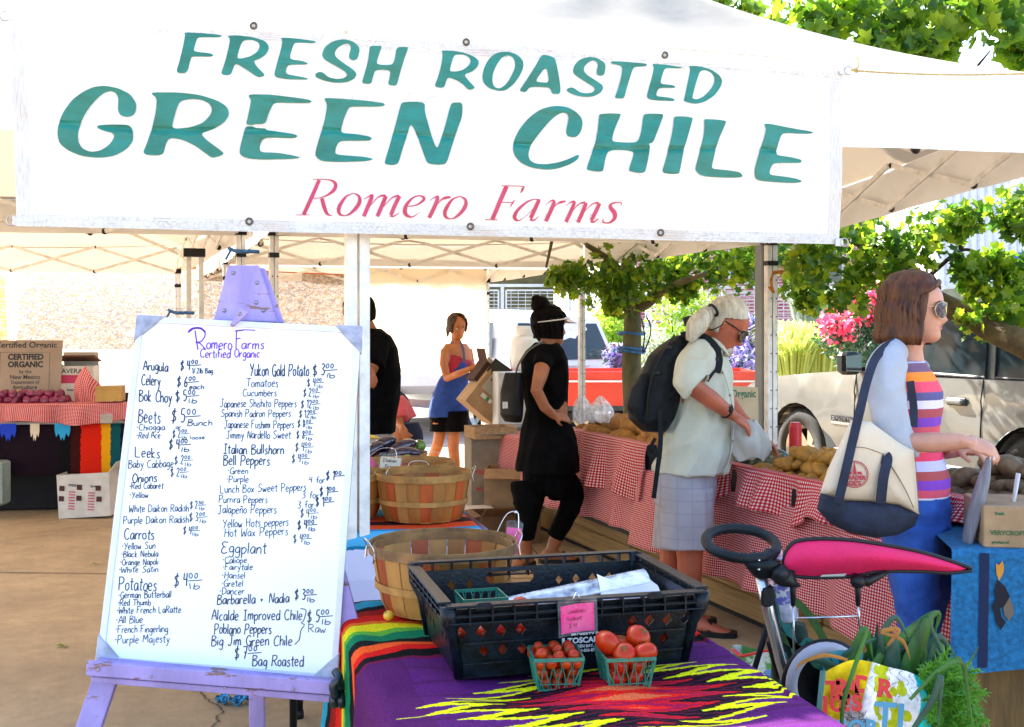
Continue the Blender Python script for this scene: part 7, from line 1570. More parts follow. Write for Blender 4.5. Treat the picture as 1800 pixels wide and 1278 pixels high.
def hand(mb,w,d,nrm,s=1.0,curl=.5,thumb=1,spread=.16):
 """w wrist, d direction of the palm, nrm out of the back of the hand"""
 w=V(w);d=V(d).normalized();n=V(nrm);n=(n-d*n.dot(d)).normalized();x=d.cross(n)*thumb;M=Matrix((x,d,n)).transposed()
 mb.ball(w+d*.045*s,(.039*s,.052*s,.016*s),14,10,M=M);mb.tube([w-d*.02*s,w+d*.03*s],[.027*s,.031*s],10,flat=.7)
 for i,(o,L_) in enumerate(((.028,.068),(.010,.076),(-.009,.071),(-.026,.056))):
  b=w+d*(.075-.004*abs(i-1.2))*s+x*o*s;a0=curl*.5;dd=d;p=[b-d*.015*s];cur=b;seg=[.42,.33,.25]
  q=(d+x*(o*spread*20/3)).normalized();p.append(cur)
  for kq,sg_ in enumerate(seg):
   an=curl*(.55+.55*kq);dr=q*math.cos(an)-n*math.sin(an);cur=cur+dr*L_*sg_*s;p.append(cur)
  mb.tube(p,[.0088*s,.0092*s,.0085*s,.0078*s,.006*s],8);mb.ball(p[-1],.006*s,8,6)
 b=w+d*.02*s+x*.028*s;t1=b+(d*.6+x*.6-n*.3*(1+curl)).normalized()*.034*s;t2=t1+(d*.9+x*.1-n*(.3+.5*curl)).normalized()*.030*s
 mb.tube([b-x*.01*s,b,t1,t2],[.012*s,.0125*s,.0105*s,.0078*s],8);mb.ball(t2,.0078*s,8,6)
def foot(mb,a,f,s=1.0):
 a=V(a);f=V(f).normalized();sd=V((f.y,-f.x,0));g=V((a.x,a.y,0))
 mb.loft([(g-f*.055*s+V((0,0,.035)),.03,.03,(0,0,1),sd),(g-f*.03*s+V((0,0,.045)),.042,.034,(0,0,1),sd),(g+f*.05*s+V((0,0,.045)),.04,.036,(0,0,1),sd),(g+f*.12*s+V((0,0,.03)),.024,.044,(0,0,1),sd),(g+f*.17*s+V((0,0,.022)),.014,.042,(0,0,1),sd),(g+f*.19*s+V((0,0,.02)),.008,.03,(0,0,1),sd)],14)
 mb.tube([g+V((0,0,.04)),a],[.038,.036],12)
def shoe_sole(mb,a,f,s=1.0,h=.022):
 a=V(a);f=V(f).normalized();sd=V((f.y,-f.x,0));g=V((a.x,a.y,0));ol_=[(-.075,0),(-.065,.03),(0,.036),(.08,.044),(.15,.045),(.2,.025),(.205,0),(.2,-.025),(.15,-.045),(.08,-.044),(0,-.036),(-.065,-.03)]
 P3=[g+f*x*s+sd*y*s for x,y in ol_];n=len(P3);mb.add(P3+[p+V((0,0,h)) for p in P3],[tuple(range(n-1,-1,-1)),tuple(range(n,2*n))]+[(i,(i+1)%n,n+(i+1)%n,n+i) for i in range(n)])
def ringp(px,py,Y,rf,rs,f): return (P(px,py,Y),rf,rs,f)
def hair_shell(name,H,m_,parent,a0,r_add,zt=.118,zb=-.13,n=90,k=34,ridge=.0025,freq=46,th=.01,back=0.0,bottom_in=0.0):
 """hair as a shell round the head, open over the face; a0(z) half angle of the opening, r_add(a,z) extra thickness"""
 mb=MB();out=[]
 zs=np.linspace(zb,zt,k+1)
 def prof(z):
  zz=max(z,-.06)
  for i in range(len(HP)-1):
   if HP[i][0]<=zz<=HP[i+1][0]:
    w=(zz-HP[i][0])/(HP[i+1][0]-HP[i][0]); return [HP[i][q]*(1-w)+HP[i+1][q]*w for q in (1,2,3)]
  return [.008,-.02,.012]
 for z in zs:
  fr,bk,hw=prof(z);cy,ry=(fr+bk)/2,(fr-bk)/2;A=a0(z)
  for j in range(n+1):
   an=A+(2*math.pi-2*A)*j/n;x,y=math.sin(an),math.cos(an);q=(abs(x)**2.2+abs(y)**2.2)**(-1/2.2)
   ad=r_add(an,z)+ridge*(math.sin(an*freq+z*30)+.6*math.sin(an*freq*2.3-z*50))*(.4 if z>.09 else 1)
   out.append(H@V((x*(q*hw+ad),cy+y*(q*ry+ad),z+(.012 if z>.1 else 0))))
 mb.add(out,[(i*(n+1)+j,i*(n+1)+j+1,(i+1)*(n+1)+j+1,(i+1)*(n+1)+j) for i in range(k) for j in range(n)])
 top=[out[k*(n+1)+j] for j in range(n+1)];c=sum(top,V((0,0,0)))/len(top)+H.to_3x3()@V((0,0,.006));b=len(mb.v);mb.add(top+[c],[(j,j+1,n+1) for j in range(n)]+[(n,0,n+1)])
 o=mb.build(name,m_,parent,smooth= True);s=o.modifiers.new('s','SOLIDIFY');s.thickness=th;s.offset=-1; return o
def hair_mat(name,a,b,sc=60):
 m=mat(name,b,rough=.42,var=.1,vs=sc,col2=a,stretch=(1,1,.06),coord='Object',bump=.5,bs=sc*2.5,spec=.25); return m
def strands(H,m_,parent,a0,r_add,n,zt=.10,zb=-.128,r=.0016,seed=1,name='hair_strand'):
 rr=random.Random(seed);mb=MB()
 for _ in range(n):
  z1=rr.uniform(.02,zt);z0=max(zb,z1-rr.uniform(.08,.22))-rr.uniform(0,.008);A=a0(max(z0,-.1));an=rr.uniform(A,2*math.pi-A);pts=[]
  for i in range(9):
   z=z1+(z0-z1)*i/8;zz=max(z,-.06);pr=[.09,-.09,.07]
   for q in range(len(HP)-1):
    if HP[q][0]<=zz<=HP[q+1][0]:w=(zz-HP[q][0])/(HP[q+1][0]-HP[q][0]);pr=[HP[q][k]*(1-w)+HP[q+1][k]*w for k in (1,2,3)]
   cy,ry=(pr[0]+pr[1])/2,(pr[0]-pr[1])/2;a=max(a0(z),min(2*math.pi-a0(z),an+.02*math.sin(i*1.3+an*9)));x,y=math.sin(a),math.cos(a);q_=(abs(x)**2.2+abs(y)**2.2)**(-1/2.2);ad=r_add(a,max(z,zb))+.0015+rr.uniform(-.001,.0015)
   pts.append(H@V((x*(q_*pr[2]+ad),cy+y*(q_*ry+ad),z+(.012 if z>.1 else 0))))
  mb.tube(pts,[r*.6]+[r]*7+[r*.3],4,caps= False)
 o=mb.build(name,m_,parent,smooth= True);o['kind']='stuff'; return o
# ---- woman with the tote bag
WF=V((.94,-.34,0));WS=V((.34,.94,0))
wom=thing('person','woman with a brown bob and sunglasses in a striped grey-sleeved shirt carrying a tote','person',V((P(1612,1290,4.12).x,4.12,0)))
SK1=skin('fair_skin',(.50,.24,.16),.08)
mb=MB();HW_=head(mb,P(1610,542,4.12),(.86,-.51,-.04),(0.02,0,1),1.0,.9)
mb.tube([P(1603,575,4.12),P(1597,610,4.13),P(1590,640,4.15)],[.050,.050,.075],16)
mb.loft([(P(1590,638,4.15),.06,.12,WF),(P(1592,660,4.15),.085,.155,WF),(P(1594,700,4.15),.10,.15,WF),(P(1596,790,4.15),.09,.13,WF),(P(1608,870,4.15),.10,.155,WF),(P(1612,930,4.15),.10,.15,WF)],20)
mb.tube([P(1562,650,3.99),P(1570,715,3.94),P(1588,776,3.92),P(1640,778,3.86),P(1697,776,3.80)],[.055,.048,.041,.036,.025],14)
hand(mb,P(1697,776,3.80),P(1752,793,3.78)-P(1697,776,3.80),(-.1,-.55,.8),.98,.75,thumb=-1)
mb.tube([P(1600,655,4.32),P(1612,770,4.36),P(1660,792,4.2),P(1682,792,4.1)],[.05,.04,.034,.025],12);hand(mb,P(1682,792,4.1),(.6,-.5,0),(-.2,.3,1),.95,.8)
for q in ([P(1604,930,4.06),P(1612,1090,4.02),P(1618,1272,4.06)],[P(1622,930,4.24),P(1640,1080,4.27),P(1640,1245,4.3)]):
 mb.tube(q,[.075,.05,.036],12);foot(mb,V((q[-1].x,q[-1].y,.07)),WF,1)
body=fuse(mb,'body',SK1,wom,.005,3)
STR=[(0,'e8e4f4'),(.035,'d9566a'),(.085,'8a48b8'),(.145,'b05458'),(.205,'c8c4ee'),(.27,'e8486a'),(.33,'e8862a'),(.39,'eae6f6'),(.44,'d05a68'),(.50,'8248b4'),(.56,'a85058'),(.62,'d4cef4'),(.675,'5a5888'),(.73,'d8506a'),(.80,'e8863a'),(.86,'7a5a70'),(.92,'d8d2ee')]
z0,z1=P(0,872,4.15).z,P(0,615,4.15).z
M_stripe=bands('striped_jersey',STR,axis=2,lo=z0,hi=z1,fuzz=.006,fs=6,rough=.85)
mb=MB();mb.loft([(P(1590,634,4.15),.072,.14,WF),(P(1590,655,4.15),.105,.18,WF),(P(1594,690,4.15),.128,.178,WF),(P(1594,715,4.15),.126,.168,WF),(P(1594,755,4.15),.108,.150,WF),(P(1598,790,4.15),.112,.152,WF),(P(1604,825,4.15),.122,.165,WF),(P(1608,850,4.15),.124,.172,WF),(P(1608,868,4.15),.126,.176,WF)],28)
sh=fuse(mb,'striped_shirt',M_stripe,wom,.005,4,fold=(.008,9,(1,0,.6),3))
M_slv=mat('grey_jersey',(.34,.36,.41),rough=.85,var=.05,vs=8,bump=.15,bs=300)
mb=MB();mb.tube(spline([P(1576,616,4.06),P(1562,634,4.0),P(1556,662,3.975),P(1560,715,3.94),P(1573,762,3.92),P(1592,778,3.915),P(1608,777,3.90)],3),spl([.045,.062,.067,.062,.060,.056,.050],3),20);mb.ball(P(1566,644,4.01),(.062,.05,.06),14,10);fuse(mb,'sleeve',M_slv,wom,.005,4,fold=(.010,12,(.6,0,.8),7))
mb=MB();mb.tube([P(1604,640,4.30),P(1606,700,4.35),P(1614,775,4.36)],[.062,.058,.05],14);fuse(mb,'sleeve',M_slv,wom,.006,4)
M_jean=mat('blue_denim',(.028,.12,.50),rough=.85,var=.25,vs=9,bump=.3,bs=300,col2=(.014,.06,.30))
mb=MB();mb.loft([(P(1608,858,4.15),.116,.168,WF),(P(1608,890,4.15),.124,.178,WF),(P(1608,935,4.15),.126,.178,WF),(P(1610,975,4.15),.10,.16,WF)],26)
for q in ([P(1604,930,4.065),P(1607,1010,4.04),P(1613,1090,4.02),P(1614,1160,4.03),P(1618,1262,4.06)],[P(1624,930,4.235),P(1634,1010,4.25),P(1642,1080,4.27),P(1642,1150,4.28),P(1640,1232,4.3)]):mb.tube(spline(q,3),spl([.1,.09,.069,.063,.048],3),18)
fuse(mb,'jeans',M_jean,wom,.006,4,fold=(.011,11,(1,.2,.3),5))
M_shoe=mat('tan_shoe',(.2,.1,.05),rough=.6)
for a in (P(1618,1272,4.06),P(1640,1245,4.3)):mb=MB();shoe_sole(mb,a,WF);mb.build('shoe_sole',M_shoe,wom)
M_hb=hair_mat('brown_hair',(.022,.006,.002),(.115,.036,.008),50)
def a0w(z): return R(30+42*min(1,max(0,(.088-z)/.045))) if z<.088 else R(30)*max(.02,(.118-z)/.03)
def raw(an,z):
 b=(1-math.cos(an))/2;base=.010+.016*b;flare=.042*max(0,(.02-z)/.15)**.7*(.45+.55*b); return base+flare*(1-.55*max(0,(-.105-z)/.03))
hair_shell('hair',HW_,M_hb,wom,a0w,raw,.116,-.128,ridge=.0014);strands(HW_,M_hb,wom,a0w,raw,420)
M_hb2=hair_mat('brown_hair_light',(.09,.03,.008),(.24,.10,.03),50);strands(HW_,M_hb2,wom,a0w,raw,160,seed=5)
mb=MB()
for (x0,z0_,x1,z1_,r_) in ((.060,.075,.080,-.09,.020),(.066,.06,.082,-.11,.020),(-.058,.07,-.078,-.11,.019),(.052,.086,.078,-.04,.016)):
 mb.tube(spline([HW_@V((x0,.050,z0_)),HW_@V((x1,.030,(z0_+z1_)/2)),HW_@V((x1*.96,.030,z1_))],6),spl([.007,r_,.006],6),10)
for k in range(14):
 a=R(-70+10*k);mb.tube(spline([HW_@V((.0,.0,.125)),HW_@V((math.sin(a)*.075,math.cos(a)*-.0-.03+.05*math.cos(a),.105)),HW_@V((math.sin(a)*.1,-.03+.05*math.cos(a),.05))],5),spl([.006,.009,.005],5),6)
mb.tube(spline([HW_@V((-.06,.0,-.04)),HW_@V((-.062,.0,-.10)),HW_@V((-.05,.005,-.150))],5),spl([.02,.034,.012],5),10);mb.tube(spline([HW_@V((-.03,-.03,-.07)),HW_@V((-.02,-.02,-.125)),HW_@V((-.03,-.01,-.15))],5),spl([.03,.045,.02],5),10)
mb.build('hair_lock',M_hb,wom,smooth= True)
mb=MB();mb.tube(spline([HW_@V((-.034,.060,.092)),HW_@V((-.005,.072,.096)),HW_@V((.038,.066,.082)),HW_@V((.066,.042,.05))],6),spl([.01,.013,.012,.008],6),8);mb.build('fringe',M_hb,wom,smooth= True)
M_lip=mat('lip',(.5,.12,.13),rough=.4,var=.05)
def lips(H,parent,w=.021,m_= None):
 for dz,r_ in ((-.0615,.0038),(-.0695,.0045)):
  mb=MB();mb.tube(spline([H@V((-w,.073,-.0655)),H@V((-w*.5,.086,dz)),H@V((0,.0885,dz)),H@V((w*.5,.086,dz)),H@V((w,.073,-.0655))],4),spl([.001,r_*.8,r_,r_*.8,.001],4),8);mb.build('lip',m_ or M_lip,parent,smooth= True)
def brows(H,parent,m_):
 for s_ in (-1,1):
  mb=MB();mb.tube(spline([H@V((s_*.014,.096,.021)),H@V((s_*.032,.091,.027)),H@V((s_*.05,.073,.02))],4),spl([.0022,.0026,.0012],4),6);mb.build('eyebrow',m_,parent,smooth= True)
def eyes(H,parent,iris=(.06,.03,.015)):
 for s_ in (-1,1):
  mb=MB();mb.ball(H@V((s_*.031,.070,.002)),.0125,14,10);mb.build('eye',mat('eye_white',(.7,.68,.65),rough=.15,var=0),parent,smooth= True)
  mb=MB();mb.ball(H@V((s_*.031,.0785,.000)),(.0055,.0045,.0055),10,8,M=H.to_3x3());mb.build('iris',mat('iris_%d'%int(iris[0]*999),iris,rough=.1,var=0),parent,smooth= True)
  mb=MB();mb.tube(spline([H@V((s_*.019,.079,.0035)),H@V((s_*.031,.0845,.009)),H@V((s_*.043,.075,.003))],4),spl([.0012,.003,.0012],4),6);mb.build('eyelid',M_hb,parent,smooth= True)
lips(HW_,wom);brows(HW_,wom,M_hb)
M_gold=mat('gold_wire',(.8,.6,.3),rough=.2,metal=1,var=.05)
M_lens=mat('mirror_lens',(.06,.065,.12),rough=.03,metal=1,var=.5,vs=60)
def glasses(H,parent,lens,frame,aviator= True,th=.0008):
 for s_ in (-1,1):
  cx_,cz=s_*.034,-.003;pts=[]
  for k in range(20):
   a=2*math.pi*k/20;rx,rz=.033,.029;x=math.cos(a)*rx;z=math.sin(a)*rz
   if aviator and z<0:x*=1-.18*(-z/rz)*(1 if x*s_<0 else .2);z*=1.12
   X=cx_+x;pts.append(H@V((X,.105-.0-6.0*X*X,cz+z)))
  n=len(pts);c=H@V((cx_,.108-6.0*cx_*cx_,cz));mb=MB();mb.add(pts+[c],[(i,(i+1)%n,n) for i in range(n)]);mb.build('lens',lens,parent,smooth= True)
  mb=MB();mb.tube(pts,th,6,closed= True);mb.tube([H@V((s_*.062,.083,.008)),H@V((s_*.078,.04,.008)),H@V((s_*.082,-.012,.006)),H@V((s_*.079,-.025,-.01))],th*1.3,6);mb.build('glasses_frame',frame,parent,smooth= True)
 mb=MB();mb.tube(spline([H@V((-.009,.103,.005)),H@V((0,.108,.009)),H@V((.009,.103,.005))],3),th,6);mb.tube([H@V((-.012,.102,.017)),H@V((.012,.102,.017))],th,6);mb.build('bridge',frame,parent,smooth= True)
sgl=bpy.data.objects.new('sunglasses', None);put(sgl,wom,HW_.translation)
glasses(HW_,sgl,M_lens,M_gold)
mb=MB();p=P(1744,806,3.74);ring_at(p,.0085,.0016,V((.8,.3,-.4)).normalized(),mb);mb.build('finger_ring',M_chrome,wom,smooth= True)
tote=thing('tote_bag','cream canvas tote bag with navy straps, navy base and a red round logo','bag',P(1530,945,3.84))
M_cream2=mat('cream_canvas',(.62,.50,.36),rough=.85,var=.05,vs=6,bump=.3,bs=260)
M_navy=mat('navy_canvas',(.006,.012,.035),rough=.8,var=.3,vs=20,bump=.3,bs=260)
def TP(x,y,off=0.0): return P(x,y,3.80+off+.0012*(x-1530)*.12)
def panel(pts,y0,y1,puff,name,m_,nseg=10):
 """puffed fabric body between a front and a back outline"""
 n=len(pts);cx_=sum(p[0] for p in pts)/n;cy_=sum(p[1] for p in pts)/n;mb=MB();rings=[]
 for (k,off) in ((0.0,y0-puff),(.55,y0-puff*.85),(.88,y0-puff*.35),(1.0,y0+.02),(1.0,y1-.02),(.9,y1),(0.0,y1)):
  rings.append([TP(cx_+(x-cx_)*k,cy_+(y-cy_)*k,off) for x,y in pts])
 vs_=[p for r in rings for p in r];fs=[(i*n+j,i*n+(j+1)%n,(i+1)*n+(j+1)%n,(i+1)*n+j) for i in range(len(rings)-1) for j in range(n)];mb.add(vs_,fs);o=mb.build(name,m_,tote,smooth= True); return o
def dens(pts,k=3):
 out=[]
 for i in range(len(pts)):
  a,b=pts[i],pts[(i+1)%len(pts)]
  for q in range(k):out.append((a[0]+(b[0]-a[0])*q/k,a[1]+(b[1]-a[1])*q/k))
 return out
o=panel(dens([(1496,738),(1530,741),(1580,778),(1606,792),(1611,850),(1616,906),(1580,888),(1535,882),(1484,880),(1441,868),(1455,825)],4),-.01,.13,.025,'canvas_body',M_cream2);
o=panel(dens([(1442,867),(1484,880),(1540,882),(1580,888),(1616,904),(1608,925),(1580,940),(1540,946),(1495,938),(1458,920),(1436,895)],4),-.014,.134,.03,'navy_base',M_navy)
def strap(pts,w,name='strap',m_= None,parent= None,th=.004,face=(0,-1,0)):
 sp=spline([V(p) for p in pts],5);mb=MB();vs_=[]
 for i,p in enumerate(sp):
  t=(sp[min(i+1,len(sp)-1)]-sp[max(i-1,0)]).normalized();s=t.cross(V(face)).normalized();nf=s.cross(t).normalized()
  for (a,b) in ((-1,-1),(1,-1),(1,1),(-1,1)):vs_.append(p+s*a*w/2+nf*b*th/2)
 n=len(sp);fs=[(i*4+j,i*4+(j+1)%4,(i+1)*4+(j+1)%4,(i+1)*4+j) for i in range(n-1) for j in range(4)]+[(3,2,1,0),((n-1)*4,(n-1)*4+1,(n-1)*4+2,(n-1)*4+3)]
 mb.add(vs_,fs); return mb.build(name,m_ or M_navy,parent or tote)
strap([TP(1473,885,-.046),TP(1486,830,-.052),TP(1500,770,-.03),TP(1512,720,-.01),TP(1524,670,.06),TP(1540,628,.12),TP(1566,604,.2),TP(1590,600,.3)],.030)
strap([TP(1548,885,-.047),TP(1553,840,-.052),TP(1560,808,-.04),TP(1556,800,-.034)],.033)
strap([TP(1606,750,.09),TP(1606,715,.12),TP(1600,670,.12)],.026)
mb=MB();mb.add([TP(1552,797,-.036),TP(1567,818,-.04),TP(1558,823,-.04),TP(1548,815,-.04)],[(0,1,2,3)]);mb.build('strap',M_navy,tote)
def seam(pts,m_,r=.0016,off=-.038):mb=MB();mb.tube(spline([TP(x,y,off) for x,y in pts],4),r,5); return mb.build('seam',m_,tote,smooth= True)
M_seam=mat('brown_seam',(.2,.13,.08),rough=.9)  # brown tone of the thin seam lines on the canvas
seam([(1552,797),(1575,832),(1592,862),(1606,893)],M_seam,.0018,-.036)
seam([(1492,786),(1520,787),(1550,797)],M_seam,.0012,-.034);seam([(1608,795),(1612,850),(1615,900)],M_seam,.0012,-.012)
M_logo=mat('red_bag_print',(.45,.02,.05),rough=.8,var=.1)
def torus_print(cx_,cy_,r,w,off):mb=MB();mb.tube([TP(cx_+r*math.cos(a),cy_+r*math.sin(a),off) for a in np.linspace(0,2*math.pi,33)[:-1]],w,5,closed= True); return mb.build('logo_ring',M_logo,tote)
torus_print(1503,834,23,.0015,-.0395);torus_print(1503,834,20.5,.0008,-.0395)
FT=frame_m(TP(1503,843,-.0405),(1,.02,0),(.03,0,1))
text('TRADER',.0195,frame_m(TP(1503,843,-.0405),(1,.02,-.02),(.03,-.05,1)),M_logo,'logo_words',tote,.0003,.0008,'CENTER',sx=.95);text("JOE'S",.021,frame_m(TP(1501,853,-.0405),(1,.02,-.02),(.03,-.05,1)),M_logo,'logo_words',tote,.0003,.0008,'CENTER')
mb=MB()
for poly in ([(1487,834),(1487,830),(1490,826),(1494,830),(1497,828),(1497,834)],[(1500,834),(1500,822),(1502,812),(1504,822),(1506,834)],[(1507,834),(1508,829),(1514,829),(1516,834)]):mb.add([TP(x,y,-.0405) for x,y in poly],[tuple(range(len(poly)))])
mb.build('logo_drawing',M_logo,tote)
mb=MB();sp=spline([P(1738,806,3.77),P(1728,850,3.78),P(1712,905,3.80),P(1700,955,3.82),P(1703,988,3.84)],5);rr=spl([.016,.040,.042,.036,.030],5)
mb.tube(sp,rr,20,flat=.35,caps= False);o=mb.build('produce_bag',mat('frosted_bag_plastic',(.30,.30,.34),rough=.25,var=.15,vs=12,trans=.35,stretch=(6,6,.6),bump=.3,bs=14),smooth= True);tag(o,'long translucent plastic produce bag hanging from the woman\'s hand','plastic bag')
mb=MB();mb.tube([P(1790,832,3.82),P(1782,880,3.82),P(1776,905,3.82)],[.014,.012,.006],10,flat=.4);o=mb.build('rolled_bag',mat('white_film',(.6,.6,.62),rough=.3),smooth= True);tag(o,'narrow rolled white plastic bag standing in the cardboard box','plastic bag')
# ---- man with the backpack
MF=V((.97,-.22,0)).normalized()
man=thing('person','man with a white ponytail, cream shirt and pale checked shorts leaning over the potatoes','person',V((P(1205,0,5.6).x,5.6,0)))
SK2=skin('ruddy_skin',(.42,.115,.06),.12)
mb=MB();HM_=head(mb,P(1278,570,5.5),(.80,-.16,-.60),(.62,-.1,.8),1.02,1.1)
mb.tube([P(1262,585,5.52),P(1247,603,5.54),P(1238,622,5.56)],[.056,.060,.085],14)
mb.loft([(P(1236,622,5.56),.08,.15,MF),(P(1230,690,5.56),.13,.18,MF),(P(1222,790,5.57),.15,.18,MF),(P(1205,850,5.58),.13,.17,MF)],18)
mb.tube([P(1228,622,5.40),P(1215,650,5.28),P(1212,675,5.24),P(1250,702,5.28),P(1286,729,5.34)],[.062,.055,.047,.043,.029],14)
hand(mb,P(1286,729,5.34),P(1330,757,5.38)-P(1286,729,5.34),(.35,-.45,.7),1.08,.55,thumb=-1)
mb.tube([P(1240,625,5.74),P(1262,680,5.84),P(1300,735,5.76),P(1336,768,5.7)],[.058,.048,.04,.028],12);hand(mb,P(1336,768,5.7),(.7,-.1,-.5),(.5,0,.7),1.05,.7)
lgs=([P(1208,900,5.5),P(1213,985,5.5),P(1210,1035,5.52),P(1212,1100,5.52)],[P(1192,900,5.72),P(1182,975,5.74),P(1176,1020,5.76),P(1180,1075,5.78)])
for q in lgs:mb.tube(spline(q,3),spl([.09,.062,.060,.038],3),14);foot(mb,V((q[-1].x,q[-1].y,.09)),(.95,-.3,0),1.05)
fuse(mb,'body',SK2,man,.0055,3)
M_shirt=mat('cream_cotton',(.50,.52,.43),rough=.85,var=.05,vs=7,bump=.15,bs=260)
mb=MB();mb.loft([(P(1245,606,5.55),.070,.09,MF),(P(1238,620,5.56),.10,.19,MF),(P(1236,650,5.56),.132,.20,MF),(P(1234,695,5.56),.152,.20,MF),(P(1234,745,5.56),.170,.20,MF),(P(1224,795,5.57),.178,.205,MF),(P(1217,815,5.57),.180,.21,MF),(P(1214,828,5.57),.182,.215,MF)],30)
mb.tube(spline([P(1232,622,5.43),P(1222,645,5.31),P(1215,668,5.25),P(1224,680,5.24)],3),spl([.08,.08,.078,.074],3),20);mb.tube([P(1242,625,5.72),P(1256,665,5.82)],[.08,.08],16)
fuse(mb,'shirt',M_shirt,man,.006,3,fold=(.026,9,(.5,0,.9),2))
mb=MB();mb.tube(spline([P(1232,598,5.50),P(1252,596,5.45),P(1270,610,5.44),P(1280,624,5.46)],4),spl([.016,.022,.022,.01],4),8,flat=.4);mb.build('collar',M_shirt,man,smooth= True)
mchk=mat('pale_check_cotton',(.36,.36,.40),rough=.9,var=.06,vs=5)
def chk():
 N=mchk.node_tree.nodes;L=mchk.node_tree.links;b=N['Principled BSDF'];rp=[n for n in N if n.type=='VALTORGB'][0];tc=N.new('ShaderNodeTexCoord');sp=N.new('ShaderNodeSeparateXYZ');L.new(tc.outputs['Object'],sp.inputs[0]);prev=rp.outputs[0]
 for i,w in ((0,.035),(2,.03)):
  a=N.new('ShaderNodeMath');a.operation='PINGPONG';a.inputs[1].default_value=w;L.new(sp.outputs[i],a.inputs[0]);g=N.new('ShaderNodeMath');g.operation='LESS_THAN';g.inputs[1].default_value=.003;L.new(a.outputs[0],g.inputs[0])
  m2=N.new('ShaderNodeMix');m2.data_type='RGBA';m2.inputs[7].default_value=(.31,.30,.37,1);L.new(g.outputs[0],m2.inputs[0]);L.new(prev,m2.inputs[6]);prev=m2.outputs[2]
 L.new(prev,b.inputs['Base Color'])
chk()
mb=MB();mb.loft([(P(1206,800,5.58),.148,.185,MF),(P(1204,850,5.58),.155,.195,MF),(P(1203,885,5.58),.145,.195,MF)],26)
for (x,Yq) in ((1208,5.49),(1196,5.70)):mb.loft([(P(x,860,Yq),.125,.105,MF),(P(x-1,920,Yq),.132,.115,MF),(P(x-3,961,Yq),.134,.118,MF)],22)
fuse(mb,'shorts',mchk,man,.006,4,fold=(.007,7,(0,0,1),8))
M_wh=hair_mat('white_hair',(.34,.31,.24),(.62,.58,.47),50)
hair_shell('hair',HM_,M_wh,man, lambda z:R(100-62*min(1,max(0,(z-.02)/.06))), lambda an,z:.006+.003*(1-math.cos(an)),.116,-.06,ridge=.0012,th=.006)
strands(HM_,M_wh,man, lambda z:R(100-62*min(1,max(0,(z-.02)/.06))), lambda an,z:.006+.003*(1-math.cos(an)),200,zb=-.06,seed=3)
mb=MB();c=HM_@V((0,-.115,.035));mb.tube(spline([HM_@V((0.02,-.09,.045)),P(1238,556,5.42),P(1224,574,5.38),P(1212,600,5.38)],6),spl([.020,.040,.048,.018],6),18)
o=mb.build('ponytail',M_wh,man,smooth= True);folds(o,.004,45,(.8,0,-.9),3)
mb=MB();ring_at(P(1254,545,5.42),.030,.007,(P(1240,560,5.42)-P(1262,545,5.44)).normalized(),mb);mb.build('hair_tie',M_black,man,smooth= True)
mb=MB();mb.ball(HM_@V((0,.075,-.10)),(.038,.03,.030),14,10,M=HM_.to_3x3());o=mb.build('goatee',M_wh,man,smooth= True);folds(o,.004,70,(0,0,1),1)
lips(HM_,man);brows(HM_,man,M_wh);eyes(HM_,man)
sg2=bpy.data.objects.new('glasses', None);put(sg2,man,HM_.translation);glasses(HM_,sg2,mat('dark_lens',(.02,.018,.015),rough=.1,var=0),M_black, False,.0026)
mb=MB();mb.tube(spline([HM_@V((.082,-.02,0)),P(1268,572,5.42),P(1250,580,5.42),P(1232,578,5.5)],5),.003,6);mb.build('glasses_cord',M_black,man,smooth= True)
mb=MB();q=P(1278,723,5.33);ring_at(q,.031,.0075,(P(1286,729,5.34)-P(1250,702,5.28)).normalized(),mb);mb.box(q+V((-.0,-.034,.012)),(.03,.012,.028),R(-15),bev=.003);mb.build('wristwatch',M_black,man,smooth= True)
for q in lgs:
 mb=MB();shoe_sole(mb,q[-1],(.95,-.3,0),1.12,.026);a=V((q[-1].x,q[-1].y,0));f_=V((.95,-.3,0)).normalized();sd=V((f_.y,-f_.x,0));mb.tube(spline([a+f_*.10+sd*.045+V((0,0,.02)),a+f_*.10+V((0,0,.072)),a+f_*.10-sd*.045+V((0,0,.02))],4),.012,8,flat=.4);mb.tube(spline([a+sd*.04+V((0,0,.03)),a+f_*.03+V((0,0,.10)),a-sd*.04+V((0,0,.03))],4),.010,8,flat=.4);mb.build('sandal',M_black,man,smooth= False)
mb=MB();mb.tube(spline([P(1262,632,5.40),P(1280,680,5.39),P(1290,740,5.39),P(1284,800,5.41),P(1272,836,5.42)],5),.0035,5);mb.build('button_placket',M_shirt,man,smooth= True)
for (x,y) in ((1270,655),(1283,695),(1289,735),(1288,775)):mb=MB();mb.ball(P(x,y,5.383),.006,8,6);mb.build('button',M_card,man,smooth= True)
bp_=thing('backpack','black backpack with dangling straps on the man with the white ponytail','backpack',P(1160,755,5.5))
M_bpk=mat('black_nylon',(.005,.008,.012),rough=.55,spec=.2,var=.35,vs=12,bump=.3,bs=200)
mb=MB();bf=V((.86,-.15,-.0));mb.loft([(P(1200,590,5.55),.03,.10,MF),(P(1190,604,5.54),.07,.14,MF),(P(1176,625,5.54),.095,.16,MF),(P(1163,665,5.54),.12,.165,MF),(P(1152,705,5.54),.135,.165,MF),(P(1148,735,5.54),.115,.155,MF),(P(1153,756,5.54),.06,.12,MF)],24,pw=2.6);fuse(mb,'pack_body',M_bpk,bp_,.007,4,fold=(.010,9,(.4,0,.9),4))
mb=MB();mb.loft([(P(1140,655,5.5),.03,.10,MF),(P(1130,680,5.5),.06,.13,MF),(P(1124,712,5.5),.065,.13,MF),(P(1130,738,5.5),.04,.11,MF)],20,pw=2.6);fuse(mb,'front_pocket',M_bpk,bp_,.007,3,fold=(.008,12,(0,0,1),6))
